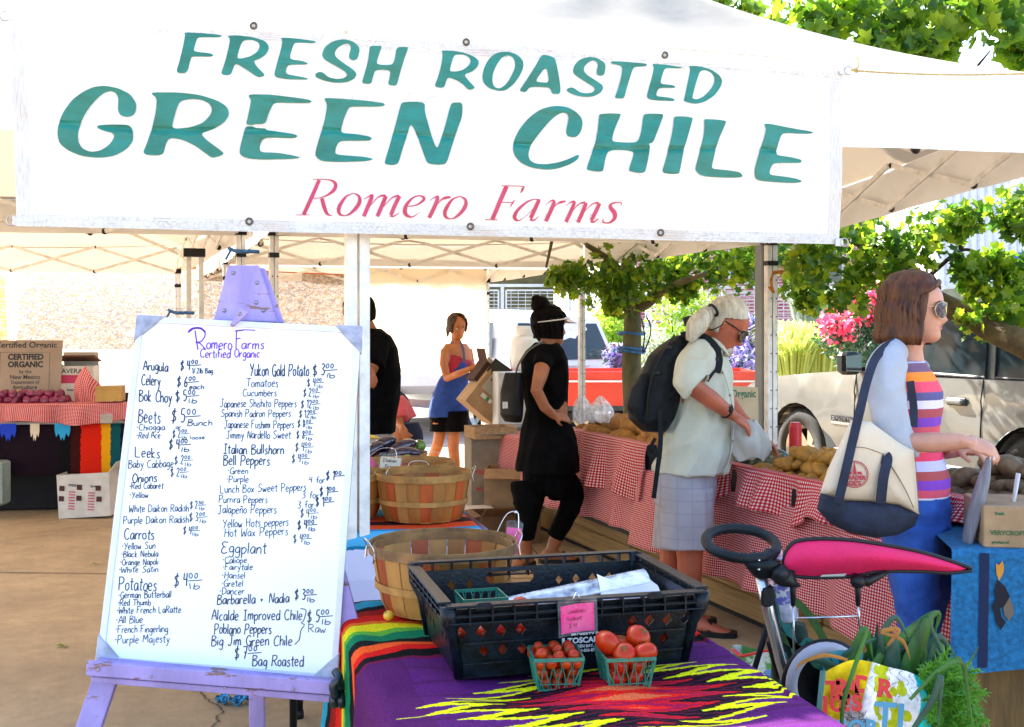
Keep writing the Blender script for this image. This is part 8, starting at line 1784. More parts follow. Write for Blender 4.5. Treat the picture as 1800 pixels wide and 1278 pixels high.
strap([P(1198,592,5.46),P(1216,590,5.42),P(1240,596,5.38),P(1256,612,5.355),P(1262,632,5.35),P(1258,655,5.345)],.045,'shoulder_strap',M_bpk,bp_,.012)
strap([P(1203,566,5.66),P(1222,562,5.70),P(1246,572,5.73)],.045,'shoulder_strap',M_bpk,bp_,.012)
strap([P(1168,705,5.36),P(1184,690,5.34),P(1196,682,5.30)],.014,'webbing',M_bpk,bp_);strap([P(1243,670,5.30),P(1250,660,5.31),P(1256,652,5.33)],.014,'webbing',M_bpk,bp_)
strap([P(1160,720,5.36),P(1161,780,5.35),P(1155,830,5.35),P(1149,876,5.36)],.022,'webbing',M_bpk,bp_);strap([P(1152,770,5.38),P(1140,795,5.38),P(1152,802,5.36),P(1160,785,5.36)],.016,'webbing',M_bpk,bp_)
for (x,y) in ((1156,655),(1176,610),(1258,632)):
 mb=MB();mb.box(P(x,y,5.37 if x<1200 else 5.34),(.03,.014,.02),R(-10),bev=.003);mb.build('buckle',M_black,bp_)
mb=MB();mb.tube(spline([P(1186,588,5.38),P(1160,630,5.37),P(1142,680,5.36),P(1137,735,5.37)],5),.004,6);mb.build('zip',M_black,bp_,smooth= True)
mb=MB();c=P(1320,790,5.5)
def wb(u,v):
 a=u*6.283;w=.088*(.35+.65*math.sin(math.pi*(.12+.8*v))**.7);w*=1+.12*math.sin(a*4+v*5)+.07*math.sin(a*9);q=P(1300+14*(1-v)+8*v,806-66*v,5.46); return q+V((w*math.cos(a)*1.12+.02*(1-v),w*math.sin(a)*.7,.012*math.sin(a*3)))
mb.grid(wb,48,16);o=mb.build('plastic_bag',mat('white_film_bag',(.60,.60,.56),rough=.35,var=.08,trans=.4),smooth= True);tag(o,'crumpled white plastic bag in the man\'s hand over the produce','plastic bag')
# ---- woman in black
BF=V((.78,.62,0)).normalized();B0=V((P(965,0,7.17).x,7.17,0))
wb_p=thing('person','woman in a black tunic and leggings with a white visor and hair bun','person',B0)
SK3=skin('tan_skin',(.32,.115,.05),.12)
mb=MB();HB_=head(mb,P(968,573,7.2),(.86,.35,-.05),(-.05,0,1),.98,.9)
mb.tube([P(964,592,7.18),P(962,610,7.18),P(960,628,7.18)],[.052,.052,.08],14)
BR_= lambda x,y,rf,rs,Y=7.17:(P(x,y,Y),rf,rs,BF)
mb.loft([BR_(960,622,.07,.14),BR_(960,650,.10,.17),BR_(962,700,.10,.15),BR_(964,760,.11,.15),BR_(964,820,.12,.17),BR_(964,860,.1,.15)],18)
mb.tube([P(956,632,6.98),P(950,660,6.93),P(943,686,6.90),P(958,716,6.93),P(975,732,6.98)],[.052,.046,.038,.034,.025],12)
hand(mb,P(973,730,6.98),(.75,.3,-.15),(-.2,-.75,.6),.9,.35,thumb=1)
blg=([P(930,850,7.1),P(927,905,7.05),P(922,950,7.08),P(926,980,7.1)],[P(985,850,7.25),P(1006,878,7.2),P(982,935,7.2),P(966,975,7.2)])
for q in blg:mb.tube(spline(q,3),spl([.08,.058,.048,.034],3),12);foot(mb,V((q[-1].x,q[-1].y,.085)),(.9,.1,0) if q is blg[1] else (-.5,-.7,0),.9)
fuse(mb,'body',SK3,wb_p,.0065,3)
M_blk=mat('black_jersey',(.0022,.0022,.003),rough=.9,var=.4,vs=12,spec=.08)
mb=MB();mb.loft([BR_(960,604,.06,.085),BR_(957,614,.085,.15),BR_(956,632,.115,.185),BR_(958,670,.125,.18),BR_(960,720,.105,.15),BR_(963,770,.155,.20),BR_(962,805,.175,.22),BR_(961,828,.185,.225)],26);mb.tube([P(958,628,7.0),P(953,646,6.95)],[.068,.062],14);mb.tube([P(978,628,7.34),P(986,646,7.4)],[.06,.055],14)
fuse(mb,'tunic',M_blk,wb_p,.007,4,fold=(.014,8,(0,0,1),6))
mb=MB();mb.loft([BR_(962,815,.14,.18),BR_(962,850,.14,.18),BR_(963,868,.11,.16)],20)
for q,e in ((blg[0],P(924,946,7.075)),(blg[1],P(975,945,7.2))):mb.tube(spline([q[0],q[1],e],4),spl([.125,.076,.055],4),16)
fuse(mb,'leggings',M_blk,wb_p,.007,4,fold=(.006,12,(1,0,.3),9))
M_dh=hair_mat('black_hair',(.001,.001,.0015),(.006,.004,.004),50);M_dh.node_tree.nodes['Principled BSDF'].inputs['Specular IOR Level'].default_value=.04
hair_shell('hair',HB_,M_dh,wb_p, lambda z:R(62) if z<.06 else R(35), lambda an,z:.012+.006*(1-math.cos(an)),.116,-.085,ridge=.002)
mb=MB();mb.ball(P(950,536,7.2),(.062,.06,.058),16,12);mb.ball(P(943,527,7.2),(.035,.035,.03),12,8);mb.ball(P(956,590,7.2),(.05,.05,.05),12,8);o=mb.build('hair_bun',M_dh,wb_p,smooth= True);folds(o,.01,30,(.5,0,.5),2)
mb=MB();pts=[HB_@V((.103*math.sin(a),-.005+.122*math.cos(a),.035+.022*math.cos(a))) for a in np.linspace(R(-150),R(150),26)];mb.tube(pts,.014,8,flat=.3)
for i in range(2): pass
vz=[]
for r_ in (0,1):
 for a in np.linspace(R(-62),R(62),16):vz.append(HB_@V((.103*math.sin(a)*(1+.05*r_),-.005+(.122+.065*r_)*math.cos(a),.05-.02*r_)))
mb.add(vz,[(i,i+1,17+i,16+i) for i in range(15)]);o=mb.build('visor',mat('white_visor',(.7,.7,.68),rough=.5),wb_p,smooth= True);s_=o.modifiers.new('s','SOLIDIFY');s_.thickness=.004
for q,d_ in ((blg[0],(-.5,-.7,0)),(blg[1],(.9,.1,0))):
 mb=MB();shoe_sole(mb,q[-1],d_,.95,.025);a=V((q[-1].x,q[-1].y,0));f_=V(d_).normalized();sd=V((f_.y,-f_.x,0));mb.tube(spline([a+f_*.09+sd*.04+V((0,0,.02)),a+f_*.09+V((0,0,.07)),a+f_*.09-sd*.04+V((0,0,.02))],4),.01,8,flat=.4);mb.build('sandal',M_black,wb_p)
hbg=thing('shoulder_bag','black leather shoulder bag with a thin strap on the woman in black','bag',P(893,740,7.0))
M_leath=mat('black_leather',(.003,.003,.004),spec=.2,rough=.45,var=.3,vs=14)
mb=MB();mb.loft([(P(903,655,7.02),.035,.07,BF),(P(900,690,7.02),.05,.09,BF),(P(899,730,7.02),.045,.09,BF),(P(902,742,7.02),.03,.07,BF)],18,pw=3);fuse(mb,'bag_body',M_leath,hbg,.008,3)
strap([P(906,660,6.98),P(912,640,6.97),P(928,617,7.0),P(950,603,7.08),P(962,603,7.2)],.012,'strap',mat('worn_strap',(.06,.065,.04),rough=.5),hbg)
mb=MB();mb.box(P(888,712,6.92),(.03,.01,.04),.4);mb.build('metal_clasp',M_chrome,hbg)
# ---- woman in the apron
AF=V((.55,-.83,0)).normalized();A0=V((P(790,0,11.5).x,11.5,0))
wa=thing('person','woman in a blue denim apron and black shorts holding a cardboard box','person',A0)
SK4=skin('bronzed_skin',(.42,.14,.045),.1)
Yq=11.5
mb=MB();HA_=head(mb,P(804,574,Yq-.02),(.42,-.82,-.28),(.05,-.2,1),1.0,.9)
mb.tube([P(802,590,Yq),P(801,601,Yq),P(800,610,Yq)],[.048,.047,.07],14)
ar= lambda x,y,rf,rs:(P(x,y,Yq),rf,rs,AF)
mb.loft([ar(802,604,.06,.12),ar(802,615,.09,.17),ar(803,635,.105,.165),ar(800,662,.09,.135),ar(792,690,.10,.17),ar(788,715,.11,.185),ar(786,745,.10,.17)],20)
mb.tube([P(783,616,Yq-.08),P(780,640,Yq-.16),P(786,665,Yq-.2),P(808,656,Yq-.35),P(829,647,Yq-.42)],[.052,.046,.04,.035,.025],12);hand(mb,P(829,647,Yq-.42),(.9,-.2,.1),(0,-.8,.4),.95,.6,thumb=1)
mb.tube([P(822,614,Yq+.08),P(828,640,Yq+.1),P(838,660,Yq-.1),P(858,672,Yq-.3)],[.05,.042,.034,.026],12);hand(mb,P(856,672,Yq-.3),(.9,-.3,-.1),(0,-.2,1),.95,.6)
alg=([P(776,745,Yq),P(770,780,Yq-.02),P(758,812,Yq+.1),P(752,836,Yq+.12)],[P(802,745,Yq-.05),P(797,782,Yq-.08),P(800,812,Yq-.05),P(803,838,Yq-.02)])
for q in alg:mb.tube(spline(q,3),spl([.07,.058,.052,.034],3),12);foot(mb,V((q[-1].x,q[-1].y,.08)),(.5,-.8,0),.9)
fuse(mb,'body',SK4,wa,.0075,3)
M_apron=mat('blue_apron_denim',(.012,.055,.30),rough=.85,var=.25,vs=9)
mb=MB();mb.loft([ar(804,636,.112,.115),ar(802,655,.10,.14),ar(796,672,.115,.17),ar(791,700,.145,.205),ar(788,722,.150,.215),ar(788,732,.150,.215)],26);o=fuse(mb,'apron',M_apron,wa,.007,4,fold=(.008,9,(0,0,1),2))
for (pts) in ([P(795,638,Yq-.12),P(789,617,Yq-.11),P(796,598,Yq-.02)],[P(815,638,Yq-.10),P(815,617,Yq-.09),P(808,598,Yq)]):strap(pts,.022,'apron_strap',mat('grey_blue_strap',(.08,.1,.22)),wa)
mb=MB();mb.loft([ar(801,622,.098,.165),ar(803,638,.110,.168),ar(800,660,.095,.142),ar(794,676,.10,.16)],22);fuse(mb,'red_top',mat('crimson_cotton',(.36,.012,.03),rough=.8),wa,.0075,3)
mb=MB();mb.loft([ar(790,712,.125,.19),ar(788,740,.125,.19)],20)
for (x,dy) in ((777,0),(801,-.05)):mb.loft([(P(x,722,Yq+dy),.135,.13,AF),(P(x,758,Yq+dy),.125,.13,AF)],18)
fuse(mb,'shorts',M_blk,wa,.008,3)
M_bh=hair_mat('chestnut_hair',(.02,.009,.004),(.09,.04,.016),50)
hair_shell('hair',HA_,M_bh,wa, lambda z:R(60-25*max(0,min(1,(z-.03)/.06))), lambda an,z:.010+.005*(1-math.cos(an)),.116,-.05,ridge=.002)
mb=MB();mb.tube(spline([HA_@V((-.02,-.10,.03)),P(789,574,Yq+.04),P(787,592,Yq+.06)],5),spl([.02,.028,.008],5),10);mb.build('ponytail',M_bh,wa,smooth= True)
lips(HA_,wa);brows(HA_,wa,M_bh);eyes(HA_,wa)
for q in alg:mb=MB();shoe_sole(mb,q[-1],(.5,-.8,0),.95);mb.build('sandal',M_black,wa)
Tm=Matrix.Rotation(R(20),3,'Z')@Matrix.Rotation(R(40),3,'Y')
bxc=P(834,724,10.9)
hb1=carton('brown produce carton reading BRENT, tipped up in the apron woman\'s arms',bxc,(.36,.30,.42),0,M_card,tilt=Tm,flaps=(('b',20,.12),('r',40,.12)),words=())
o_=bxc+Tm@V((-.17,-.1535,.2));mb=MB();mb.prism([(.03,.0),(.29,.0),(.29,.18),(.03,.18)],.001,frame_m(o_,Tm@V((1,0,0)),Tm@V((0,0,1))));mb.build('label_panel',mat('grey_print',(.38,.36,.3),rough=.8),hb1)
text('BRENT',.065,frame_m(o_+Tm@V((.05,-.002,.11)),Tm@V((1,0,0)),Tm@V((0,0,1))),M_ink,'printed_words',hb1,.0004,.0015)
mb=MB();mb.prism([(.02,-.07),(.15,-.07),(.15,-.03),(.02,-.03)],.001,frame_m(o_+Tm@V((.05,-.001,0)),Tm@V((1,0,0)),Tm@V((0,0,1))));mb.build('tape_label',mat('white_label',(.6,.6,.58)),hb1)
mb=MB();mb.prism([(.08,-.07),(.115,-.07),(.115,-.03),(.08,-.03)],.0012,frame_m(o_+Tm@V((.05,-.002,0)),Tm@V((1,0,0)),Tm@V((0,0,1))));mb.build('green_label',M_green,hb1)
carton('dark open carton held behind the tipped brown one',P(846,682,11.0),(.30,.26,.22),0,mat('dark_brown_card',(.05,.02,.012),rough=.9),tilt=Matrix.Rotation(R(20),3,'Z')@Matrix.Rotation(R(38),3,'Y'),flaps=(('l',50,.12),))
carton('black handled carton nested over the tipped brown one',P(880,668,10.9),(.32,.2,.14),0,mat('black_card',(.02,.018,.015),rough=.8),tilt=Matrix.Rotation(R(35),3,'Y'))
# ---- man in the black T-shirt, half behind the post
LF=V((-.9,-.43,0)).normalized();Yl=7.6
ml=thing('person','man in a black T-shirt and grey shorts, half hidden behind the white banner post','person',V((P(645,0,Yl).x,Yl,0)))
lr= lambda x,y,rf,rs:(P(x,y,Yl),rf,rs,LF)
mb=MB();HL_=head(mb,P(629,552,Yl),(-.85,-.4,-.28),(-.25,-.1,1),1.03)
mb.tube([P(640,568,Yl),P(648,585,Yl),P(654,600,Yl)],[.060,.062,.085],14)
mb.loft([lr(652,592,.08,.15),lr(654,640,.14,.19),lr(654,700,.15,.18),lr(652,760,.14,.18),lr(652,800,.12,.17)],18)
mb.tube([P(660,606,Yl-.22),P(652,645,Yl-.30),P(640,668,Yl-.34),P(646,652,Yl-.46)],[.06,.052,.042,.03],12);hand(mb,P(643,645,Yl-.44),(.45,-.1,-.8),(.5,-.8,0),1.0,.4)
for (x,dy) in ((650,-.1),(652,.12)):q=[P(x,790,Yl+dy),P(x,870,Yl+dy),P(x,950,Yl+dy)];mb.tube(q,[.09,.058,.038],12);foot(mb,V((q[-1].x,q[-1].y,.09)),LF,1)
fuse(mb,'body',SK3,ml,.007,3)
mb=MB();mb.loft([lr(652,578,.07,.09),lr(656,590,.11,.17),lr(656,612,.155,.22),lr(655,650,.185,.225),lr(655,700,.175,.21),lr(652,735,.165,.20),lr(652,760,.16,.20)],28);mb.tube([P(662,606,Yl-.2),P(655,645,Yl-.3)],[.085,.082],16);fuse(mb,'t_shirt',M_blk,ml,.007,4,fold=(.009,8,(.3,0,1),11))
mb=MB();mb.loft([lr(652,752,.145,.185),lr(652,800,.15,.19)],22)
for dy in (-.1,.11):mb.loft([(P(651,790,Yl+dy),.12,.1,LF),(P(650,860,Yl+dy),.12,.11,LF)],18)
fuse(mb,'shorts',mat('grey_shorts',(.33,.33,.32),rough=.9),ml,.008,3)
hair_shell('hair',HL_,M_dh,ml, lambda z:R(62-20*max(0,min(1,(z-.03)/.06))), lambda an,z:.009+.003*(1-math.cos(an)),.116,-.06,ridge=.001)
# ---- crouching figure in pink behind him
mp_=thing('person','person bending down in a pink top, mostly hidden behind the man in black','person',V((P(702,0,9.2).x,9.2,0)))
Yk=9.2;KF=V((-.9,-.3,0)).normalized()
mb=MB();head(mb,P(686,705,Yk),(-.7,-.2,-.7),(-.7,0,.7),.95);mb.loft([(P(692,712,Yk),.07,.10,(0,0,1)),(P(700,728,Yk),.10,.14,(0,0,1)),(P(712,752,Yk),.12,.15,(0,0,1))],16);mb.tube([P(700,715,Yk-.15),P(702,745,Yk-.2),P(708,752,Yk-.3)],[.04,.035,.022],10);hand(mb,P(708,750,Yk-.3),(.3,-.3,-.9),(0,-1,0),.85)
for dy in (-.1,.1):mb.tube([P(712,755,Yk+dy),P(690,790,Yk+dy),P(706,860,Yk+dy),P(706,890,Yk+dy)],[.09,.07,.05,.04],12)
fuse(mb,'body',SK4,mp_,.009,3)
mb=MB();mb.tube(spline([P(690,702,Yk),P(698,722,Yk),P(706,742,Yk)],3),spl([.09,.125,.13],3),16);mb.tube([P(702,705,Yk-.12),P(705,735,Yk-.2)],[.065,.06],12);fuse(mb,'pink_top',mat('coral_pink_cotton',(.62,.09,.10),rough=.85),mp_,.009,3,fold=(.012,10,(0,0,1),4))
mb=MB();mb.tube(spline([P(710,745,Yk),P(712,770,Yk),P(708,800,Yk),P(706,860,Yk)],3),spl([.12,.15,.12,.08],3),16);fuse(mb,'trousers',mat('navy_cotton',(.008,.012,.04),rough=.9),mp_,.009,3)
# ------------------------------------------------------------ stroller (folded pushchair) with ring handle
Ys=3.25
def Q(x,y,Y=Ys): return P(x,y,Y)
str_=thing('stroller','pushchair with a black ring handle, silver frame and hot pink sun canopy','stroller',V((Q(1400,0).x,Ys,0)))
M_foam=mat('navy_black_foam',(.003,.007,.011),spec=.25,rough=.55,var=.3,vs=30,bump=.15,bs=200)
M_silv2=mat('silver_tube',(.55,.57,.62),rough=.25,metal=.9,var=.05)
M_hot=mat('hot_pink_fabric',(.62,.003,.085),rough=.75,var=.08,vs=8,bump=.35,bs=220)
ell=[]
for k in range(28):
 a=2*math.pi*k/28;x=1303+62*math.cos(a);yy=955+26*math.sin(a)+.10*(x-1301)*1.0;ell.append(Q(x,yy,Ys-.10*math.sin(a)+.0))
mb=MB();mb.tube(ell,.0155,12,closed= True);mb.build('ring_handle',M_foam,str_,smooth= True)
mb=MB();mb.loft([(Q(1338,985,3.17),.035,.055,(0,-1,0)),(Q(1336,1000,3.18),.028,.036,(0,-1,0)),(Q(1340,1014,3.19),.024,.024,(0,-1,0))],16,pw=3);mb.tube([Q(1318,978,3.17),Q(1334,994,3.17)],[.02,.024],12);mb.tube([Q(1356,972,3.2),Q(1342,992,3.18)],[.02,.022],12);o=mb.build('handle_hub',M_foam,str_,smooth= True)
for y in (985,1001):mb=MB();mb.ball(Q(1334,y,3.148),.0045,8,6);mb.build('rivet',M_chrome,str_,smooth= True)
mb=MB();mb.tube([Q(1337,1010,3.19),Q(1352,1080,3.20),Q(1372,1160,3.22),Q(1392,1225,3.24),Q(1430,1345,3.3)],.0165,12);mb.build('frame_tube',M_silv2,str_,smooth= True)
mb=MB();mb.tube([Q(1352,1032,3.22),Q(1368,1120,3.25),Q(1372,1160,3.25)],.011,8);mb.build('frame_tube',M_foam,str_,smooth= True)
mb=MB();mb.tube([Q(1349,1100,3.25),Q(1322,1190,3.3),Q(1300,1290,3.35)],.009,8);mb.tube([Q(1352,1130,3.25),Q(1368,1190,3.3)],.008,8);mb.build('cross_brace',M_foam,str_,smooth= True)
mb=MB();mb.box(Q(1348,1047,3.19),(.035,.03,.06),bev=.006);mb.build('latch',M_black,str_)
edge_t=[(1377,1000),(1380,975),(1392,956),(1412,950),(1450,948),(1500,951),(1560,960),(1620,972),(1670,987),(1707,1000)]
edge_b=[(1377,1002),(1385,1010),(1420,1014),(1460,1014),(1500,1012),(1535,1005),(1580,1003),(1630,1004),(1670,1006),(1707,1002)]
mb=MB();ET=spline([V((*p,0)) for p in edge_t],4);EB=spline([V((*p,0)) for p in edge_b],4);n=len(ET)
def canf(u,v):
 i=min(n-1,u*(n-1));k=int(i);w=i-k;a=ET[k].lerp(ET[min(k+1,n-1)],w);b=EB[k].lerp(EB[min(k+1,n-1)],w);p=a.lerp(b,v);bul=math.sin(math.pi*v)*.05*math.sin(math.pi*min(1,u*1.05))**.6; return Q(p.x,p.y,3.18-bul+.10*v*0)
mb.grid(canf,48,12);mb.build('canopy_side',M_hot,str_,smooth= True)
mb=MB()
def cant(u,v):
 i=min(n-1,u*(n-1));k=int(i);w=i-k;a=ET[k].lerp(ET[min(k+1,n-1)],w); return Q(a.x,a.y,3.18)+V((0,.20*v*(1-u*.85),-.12*v*(1-u*.85)))
mb.grid(cant,48,8);mb.build('canopy_top',M_hot,str_,smooth= True)
mb=MB();mb.tube([canf(u,0)+V((0,-.002,.002)) for u in np.linspace(0,1,60)],.006,8);mb.tube([canf(u,1)+V((0,-.002,-.001)) for u in np.linspace(0,1,60)],.0055,8);mb.build('piping',M_black,str_,smooth= True)
mb=MB();mb.add([canf(.30,.93)+V((0,-.004,0)),canf(.42,.92)+V((0,-.004,0)),canf(.40,.99)+V((0,-.004,0)),canf(.28,.99)+V((0,-.004,0))],[(0,1,2,3)]);mb.build('care_label',M_prw,str_)
mb=MB();mb.loft([(Q(1378,1000,3.17),.02,.03,(0,-1,0)),(Q(1376,1018,3.17),.03,.035,(0,-1,0)),(Q(1390,1030,3.17),.02,.03,(0,-1,0))],14);mb.ball(Q(1371,1008,3.16),.028,12,8);mb.ball(Q(1508,1022,3.16),(.022,.02,.02),12,8);mb.tube([Q(1500,1014,3.17),Q(1525,1022,3.17),Q(1560,1006,3.17)],[.012,.016,.006],8);mb.build('canopy_joint',M_black,str_,smooth= True)
for (x0,x1) in ((1394,1396),(1508,1512)):
 mb=MB();mb.tube([Q(x0,1018,3.17),Q(x0,1065,3.17)],[.011,.006],8);mb.build('wire_socket',M_black,str_,smooth= True)
 mb=MB();mb.tube([Q(x0,1060,3.17),Q(x1,1110 if x0>1450 else 1158,3.17)],.0032,8);mb.build('wire_upright',M_silv2,str_,smooth= True)
mb=MB();mb.tube([Q(1396,1087,3.17),Q(1509,1083,3.17)],.0032,8);mb.build('wire_rail',M_silv2,str_,smooth= True)
mb=MB();mb.tube([Q(1453+62*math.cos(a),1205+66*math.sin(a),3.10+.02*math.cos(a)) for a in np.linspace(0,2*math.pi,33)[:-1]],.0165,10,closed= True);mb.build('seat_hoop',mat('pale_padded_edge',(.42,.4,.44),rough=.8,var=.1),str_,smooth= True)
mb=MB();mb.tube([Q(1452+72*math.cos(a),1206+76*math.sin(a),3.12) for a in np.linspace(0,2*math.pi,33)[:-1]],.012,8,closed= True)
mb.grid( lambda u,v:Q(1452+66*v*math.cos(u*6.283),1206+70*v*math.sin(u*6.283),3.14+.12*(1-v)),32,6);mb.build('seat_fabric',M_black,str_,smooth= True)
for (x,y,dy) in ((1400,1400,.1),(1520,1400,.1),(1400,1400,.5),(1520,1400,.5)):
 c=V((Q(x,0).x,Ys+dy-.1,.09));wheel(str_,c,.09,.04,(0,-1,0))
mb=MB();mb.tube([V((Q(1400,0).x,Ys,.1)),V((Q(1520,0).x,Ys,.1))],.01,8);mb.tube([V((Q(1400,0).x,Ys+.4,.1)),V((Q(1400,0).x,Ys,.1)),Q(1420,1300,3.3)],.01,8);mb.tube([V((Q(1520,0).x,Ys+.4,.1)),V((Q(1520,0).x,Ys,.1)),Q(1500,1250,3.2)],.01,8);mb.build('chassis',M_foam,str_,smooth= True)
wbt=thing('water_bottle','clear water bottle with a white cap tucked behind the pushchair handle','bottle',Q(1375,1100,3.3))
mb=MB();c=Q(1368,1060,3.32);ax_=(Q(1362,955,3.32)-Q(1385,1090,3.32)).normalized();qm=V((0,0,1)).rotation_difference(ax_).to_matrix();c=Q(1385,1090,3.32)
mb.lathe([(0,0),(.030,0),(.033,.01),(.033,.05),(.030,.07),(.033,.09),(.033,.13),(.028,.16),(.015,.185),(.012,.195)],20,c,qm);mb.build('bottle_body',mat('clear_blue_plastic',(.50,.50,.62),rough=.12,var=.2,vs=40,coat=.6),wbt,smooth= True)
mb=MB();mb.lathe([(.016,.192),(.017,.195),(.017,.215),(.015,.219),(0,.219)],20,c,qm);mb.build('cap',M_white,wbt,smooth= True)
mb=MB();mb.lathe([(.0338,.055),(.0345,.06),(.0345,.115),(.0338,.12)],20,c,qm,caps= False);mb.build('label',mat('bottle_label',(.1,.12,.45),rough=.4,col2=(.6,.6,.65),sharp= True,vs=30),wbt,smooth= True)
gb=thing('green_bag','green webbing bag hanging inside the pushchair frame','bag',Q(1390,1200,3.35))
M_gw=mat('olive_green_webbing',(.03,.10,.012),rough=.7,var=.3,vs=20);M_tw=mat('teal_webbing',(.01,.16,.14),rough=.7,var=.3,vs=20)
for pts,w,m_ in (([(1358,1042),(1378,1050),(1400,1058),(1425,1085),(1452,1130)],.022,M_gw),([(1362,1060),(1378,1090),(1396,1135),(1402,1160)],.024,M_tw),([(1362,1110),(1390,1130),(1410,1145)],.022,M_gw),([(1372,1150),(1380,1190),(1376,1215)],.035,M_tw),([(1405,1150),(1420,1130),(1428,1140)],.03,M_tw)):
 strap([Q(x,y,3.30) for x,y in pts],w,'webbing',m_,gb)
mb=MB();mb.loft([(Q(1385,1095,3.38),.05,.05,(1,0,0)),(Q(1388,1130,3.38),.06,.06,(1,0,0)),(Q(1392,1200,3.38),.06,.06,(1,0,0))],14);fuse(mb,'bag_body',mat('dark_green_cloth',(.008,.03,.02),rough=.9,var=.4),gb,.008,2,fold=(.01,12,(0,0,1),3))
b3_=thing('grocery_bag','small white and green printed grocery bag on the ground behind the pushchair frame','bag',G(1345,1230,0))
mb=MB();c=Q(1345,1190,3.9)
def gbag(u,v):
 a=u*6.283;w=.10*(1+.08*math.sin(a*5)); return V((c.x+w*math.cos(a)*1.1,c.y+w*math.sin(a)*.6,.012+(c.z+.09-.012)*v+.012*math.sin(a*3)*v))
mb.grid(gbag,40,12);mb.build('bag_sheet',mat('green_white_print',(.55,.55,.5),rough=.6,col2=(.08,.25,.04),sharp= True,vs=12),b3_,smooth= True)
mb=MB();mb.tube([gbag(u,1)+V((0,0,.004)) for u in np.linspace(.5,1,16)],.010,6,flat=.5);mb.build('red_edge',M_red,b3_);mb=MB();mb.box(Q(1365,1205,3.6),(.07,.05,.09),.2,bev=.005);mb.build('blue_packet',mat('cyan_packet',(.03,.22,.45),rough=.4),b3_)
# ------------------------------------------------------------ reusable shopping bag full of leeks and carrot tops
Yg=2.72
sb=thing('shopping_bag','yellow and white reusable shopping bag with red TRADER JOE\'S lettering, full of greens','bag',P(1520,1400,Yg))
M_sb=attr_mat('printed_bag_film',rough=.35,bump=.1,bs=40)
mb=MB();top=[(1452,1180),(1475,1168),(1500,1160),(1530,1163),(1560,1172),(1600,1182),(1628,1198)];bot=[(1425,1420),(1470,1425),(1500,1428),(1530,1430),(1570,1430),(1610,1425),(1655,1420)]
TT_=spline([V((*p,0)) for p in top],6);BT=spline([V((*p,0)) for p in bot],6);nn2=len(TT_)
def sbf(u,v):
 i=min(nn2-1,u*(nn2-1));k=int(i);w=i-k;a=TT_[k].lerp(TT_[min(k+1,nn2-1)],w);b=BT[k].lerp(BT[min(k+1,nn2-1)],w);p=a.lerp(b,v)
 return P(p.x,p.y,Yg-.05*math.sin(math.pi*u)-.015*math.sin(u*14+v*4)-.01*math.sin(v*9))
NU_,NV_=220,150
mb.grid(sbf,NU_,NV_);o=mb.build('bag_front',M_sb,sb,smooth= True)
cc_=np.ones(((NU_+1)*(NV_+1),4));i=0
YEL,WHT,TEA,LYE,SKY=hx('e8c81a'),hx('f0f0f4'),hx('12b0b8'),hx('b8c020'),hx('b8dcf0')
dots=[(rl.uniform(.55,.8),rl.uniform(.0,.5),rl.uniform(.02,.04)) for _ in range(40)]
for j in range(NV_+1):
 for i2 in range(NU_+1):
  u,v=i2/NU_,j/NV_;c=YEL
  if u+.35*v>.52:c=WHT
  if (u-.3)**2*3+(v-.36)**2*1.2<.022:c=WHT
  if c==WHT and u>.5:
   for (a,b,r_) in dots:
    if (u-a)**2+((v-b)*.9)**2<r_*r_:c=LYE; break
  if u>.86+.05*math.sin(v*9):c=TEA
  if c==WHT and .55<u<.8 and v>.42:c=SKY
  if c==WHT and math.sin(u*90+math.sin(v*60)*3)>.97 and v<.2:c=hx('444444')
  cc_[i,:3]=c;i+=1
at=o.data.color_attributes.new('col','FLOAT_COLOR','POINT');at.data.foreach_set('color',cc_.ravel())
mb=MB();mb.grid( lambda u,v:sbf(0,v)*(1-u)+(sbf(1,v)+V((0,.0,0)))*u+V((0,.22*math.sin(math.pi*min(1,u))**.5,0)),30,20);mb.build('bag_back',mat('teal_bag_film',(.02,.3,.32),rough=.4),sb,smooth= True)
M_tj=mat('red_bag_letters',(.62,.015,.03),rough=.4,var=.05);M_tj2=mat('blue_bag_letters',(.05,.3,.5),rough=.4,var=.05)
def bagtext(s_,px,py,size,m_,dx=(1,0,.0),up=(0,0,1),bold=.002,sx=1.0):
 text(s_,size,frame_m(P(px,py,Yg-.068),dx,up),m_,'lettering',sb,.0005,bold,sx=sx)
for (ch,x,y,rot,sz) in (('T',1452,1224,.0,.050),('R',1468,1221,-.02,.05),('A',1482,1218,-.05,.052),('D',1501,1216,-.06,.054),('E',1522,1219,-.09,.054),('R',1541,1223,-.1,.056),('J',1446,1251,.0,.05),('O',1458,1250,.0,.05),('E',1474,1248,-.02,.05),("'",1488,1248,0,.05),('S',1497,1248,-.04,.052)):
 bagtext(ch,x,y,sz,M_tj,(1,0,rot),(-rot,0,1),.0026)
bagtext('TI',1535,1278,.085,M_tj2,(1,0,-.08),(.08,0,1),.002);bagtext('GOR',1462,1272+20,.05,M_tj2)
mb=MB()
for k in range(26):
 a=rl.uniform(0,6.28);c=P(1505+rl.uniform(-18,22),1268+rl.uniform(-12,12),Yg-.067);mb.tube([c,c+V((math.cos(a)*.012,0,math.sin(a)*.012)),c+V((math.cos(a+.5)*.02,0,math.sin(a+.5)*.02))],.0006,4)
mb.build('printed_flower',M_ink,sb)
M_leek=mat('leek_leaf',(.035,.13,.015),rough=.45,var=.35,vs=14,trans=.25,stretch=(1,1,.3),bump=.2,bs=60)
M_leek2=mat('blue_green_leek',(.02,.085,.05),rough=.45,var=.3,vs=14,trans=.2);M_yl=mat('yellowed_leaf',(.38,.16,.02),rough=.6,var=.3,trans=.25)
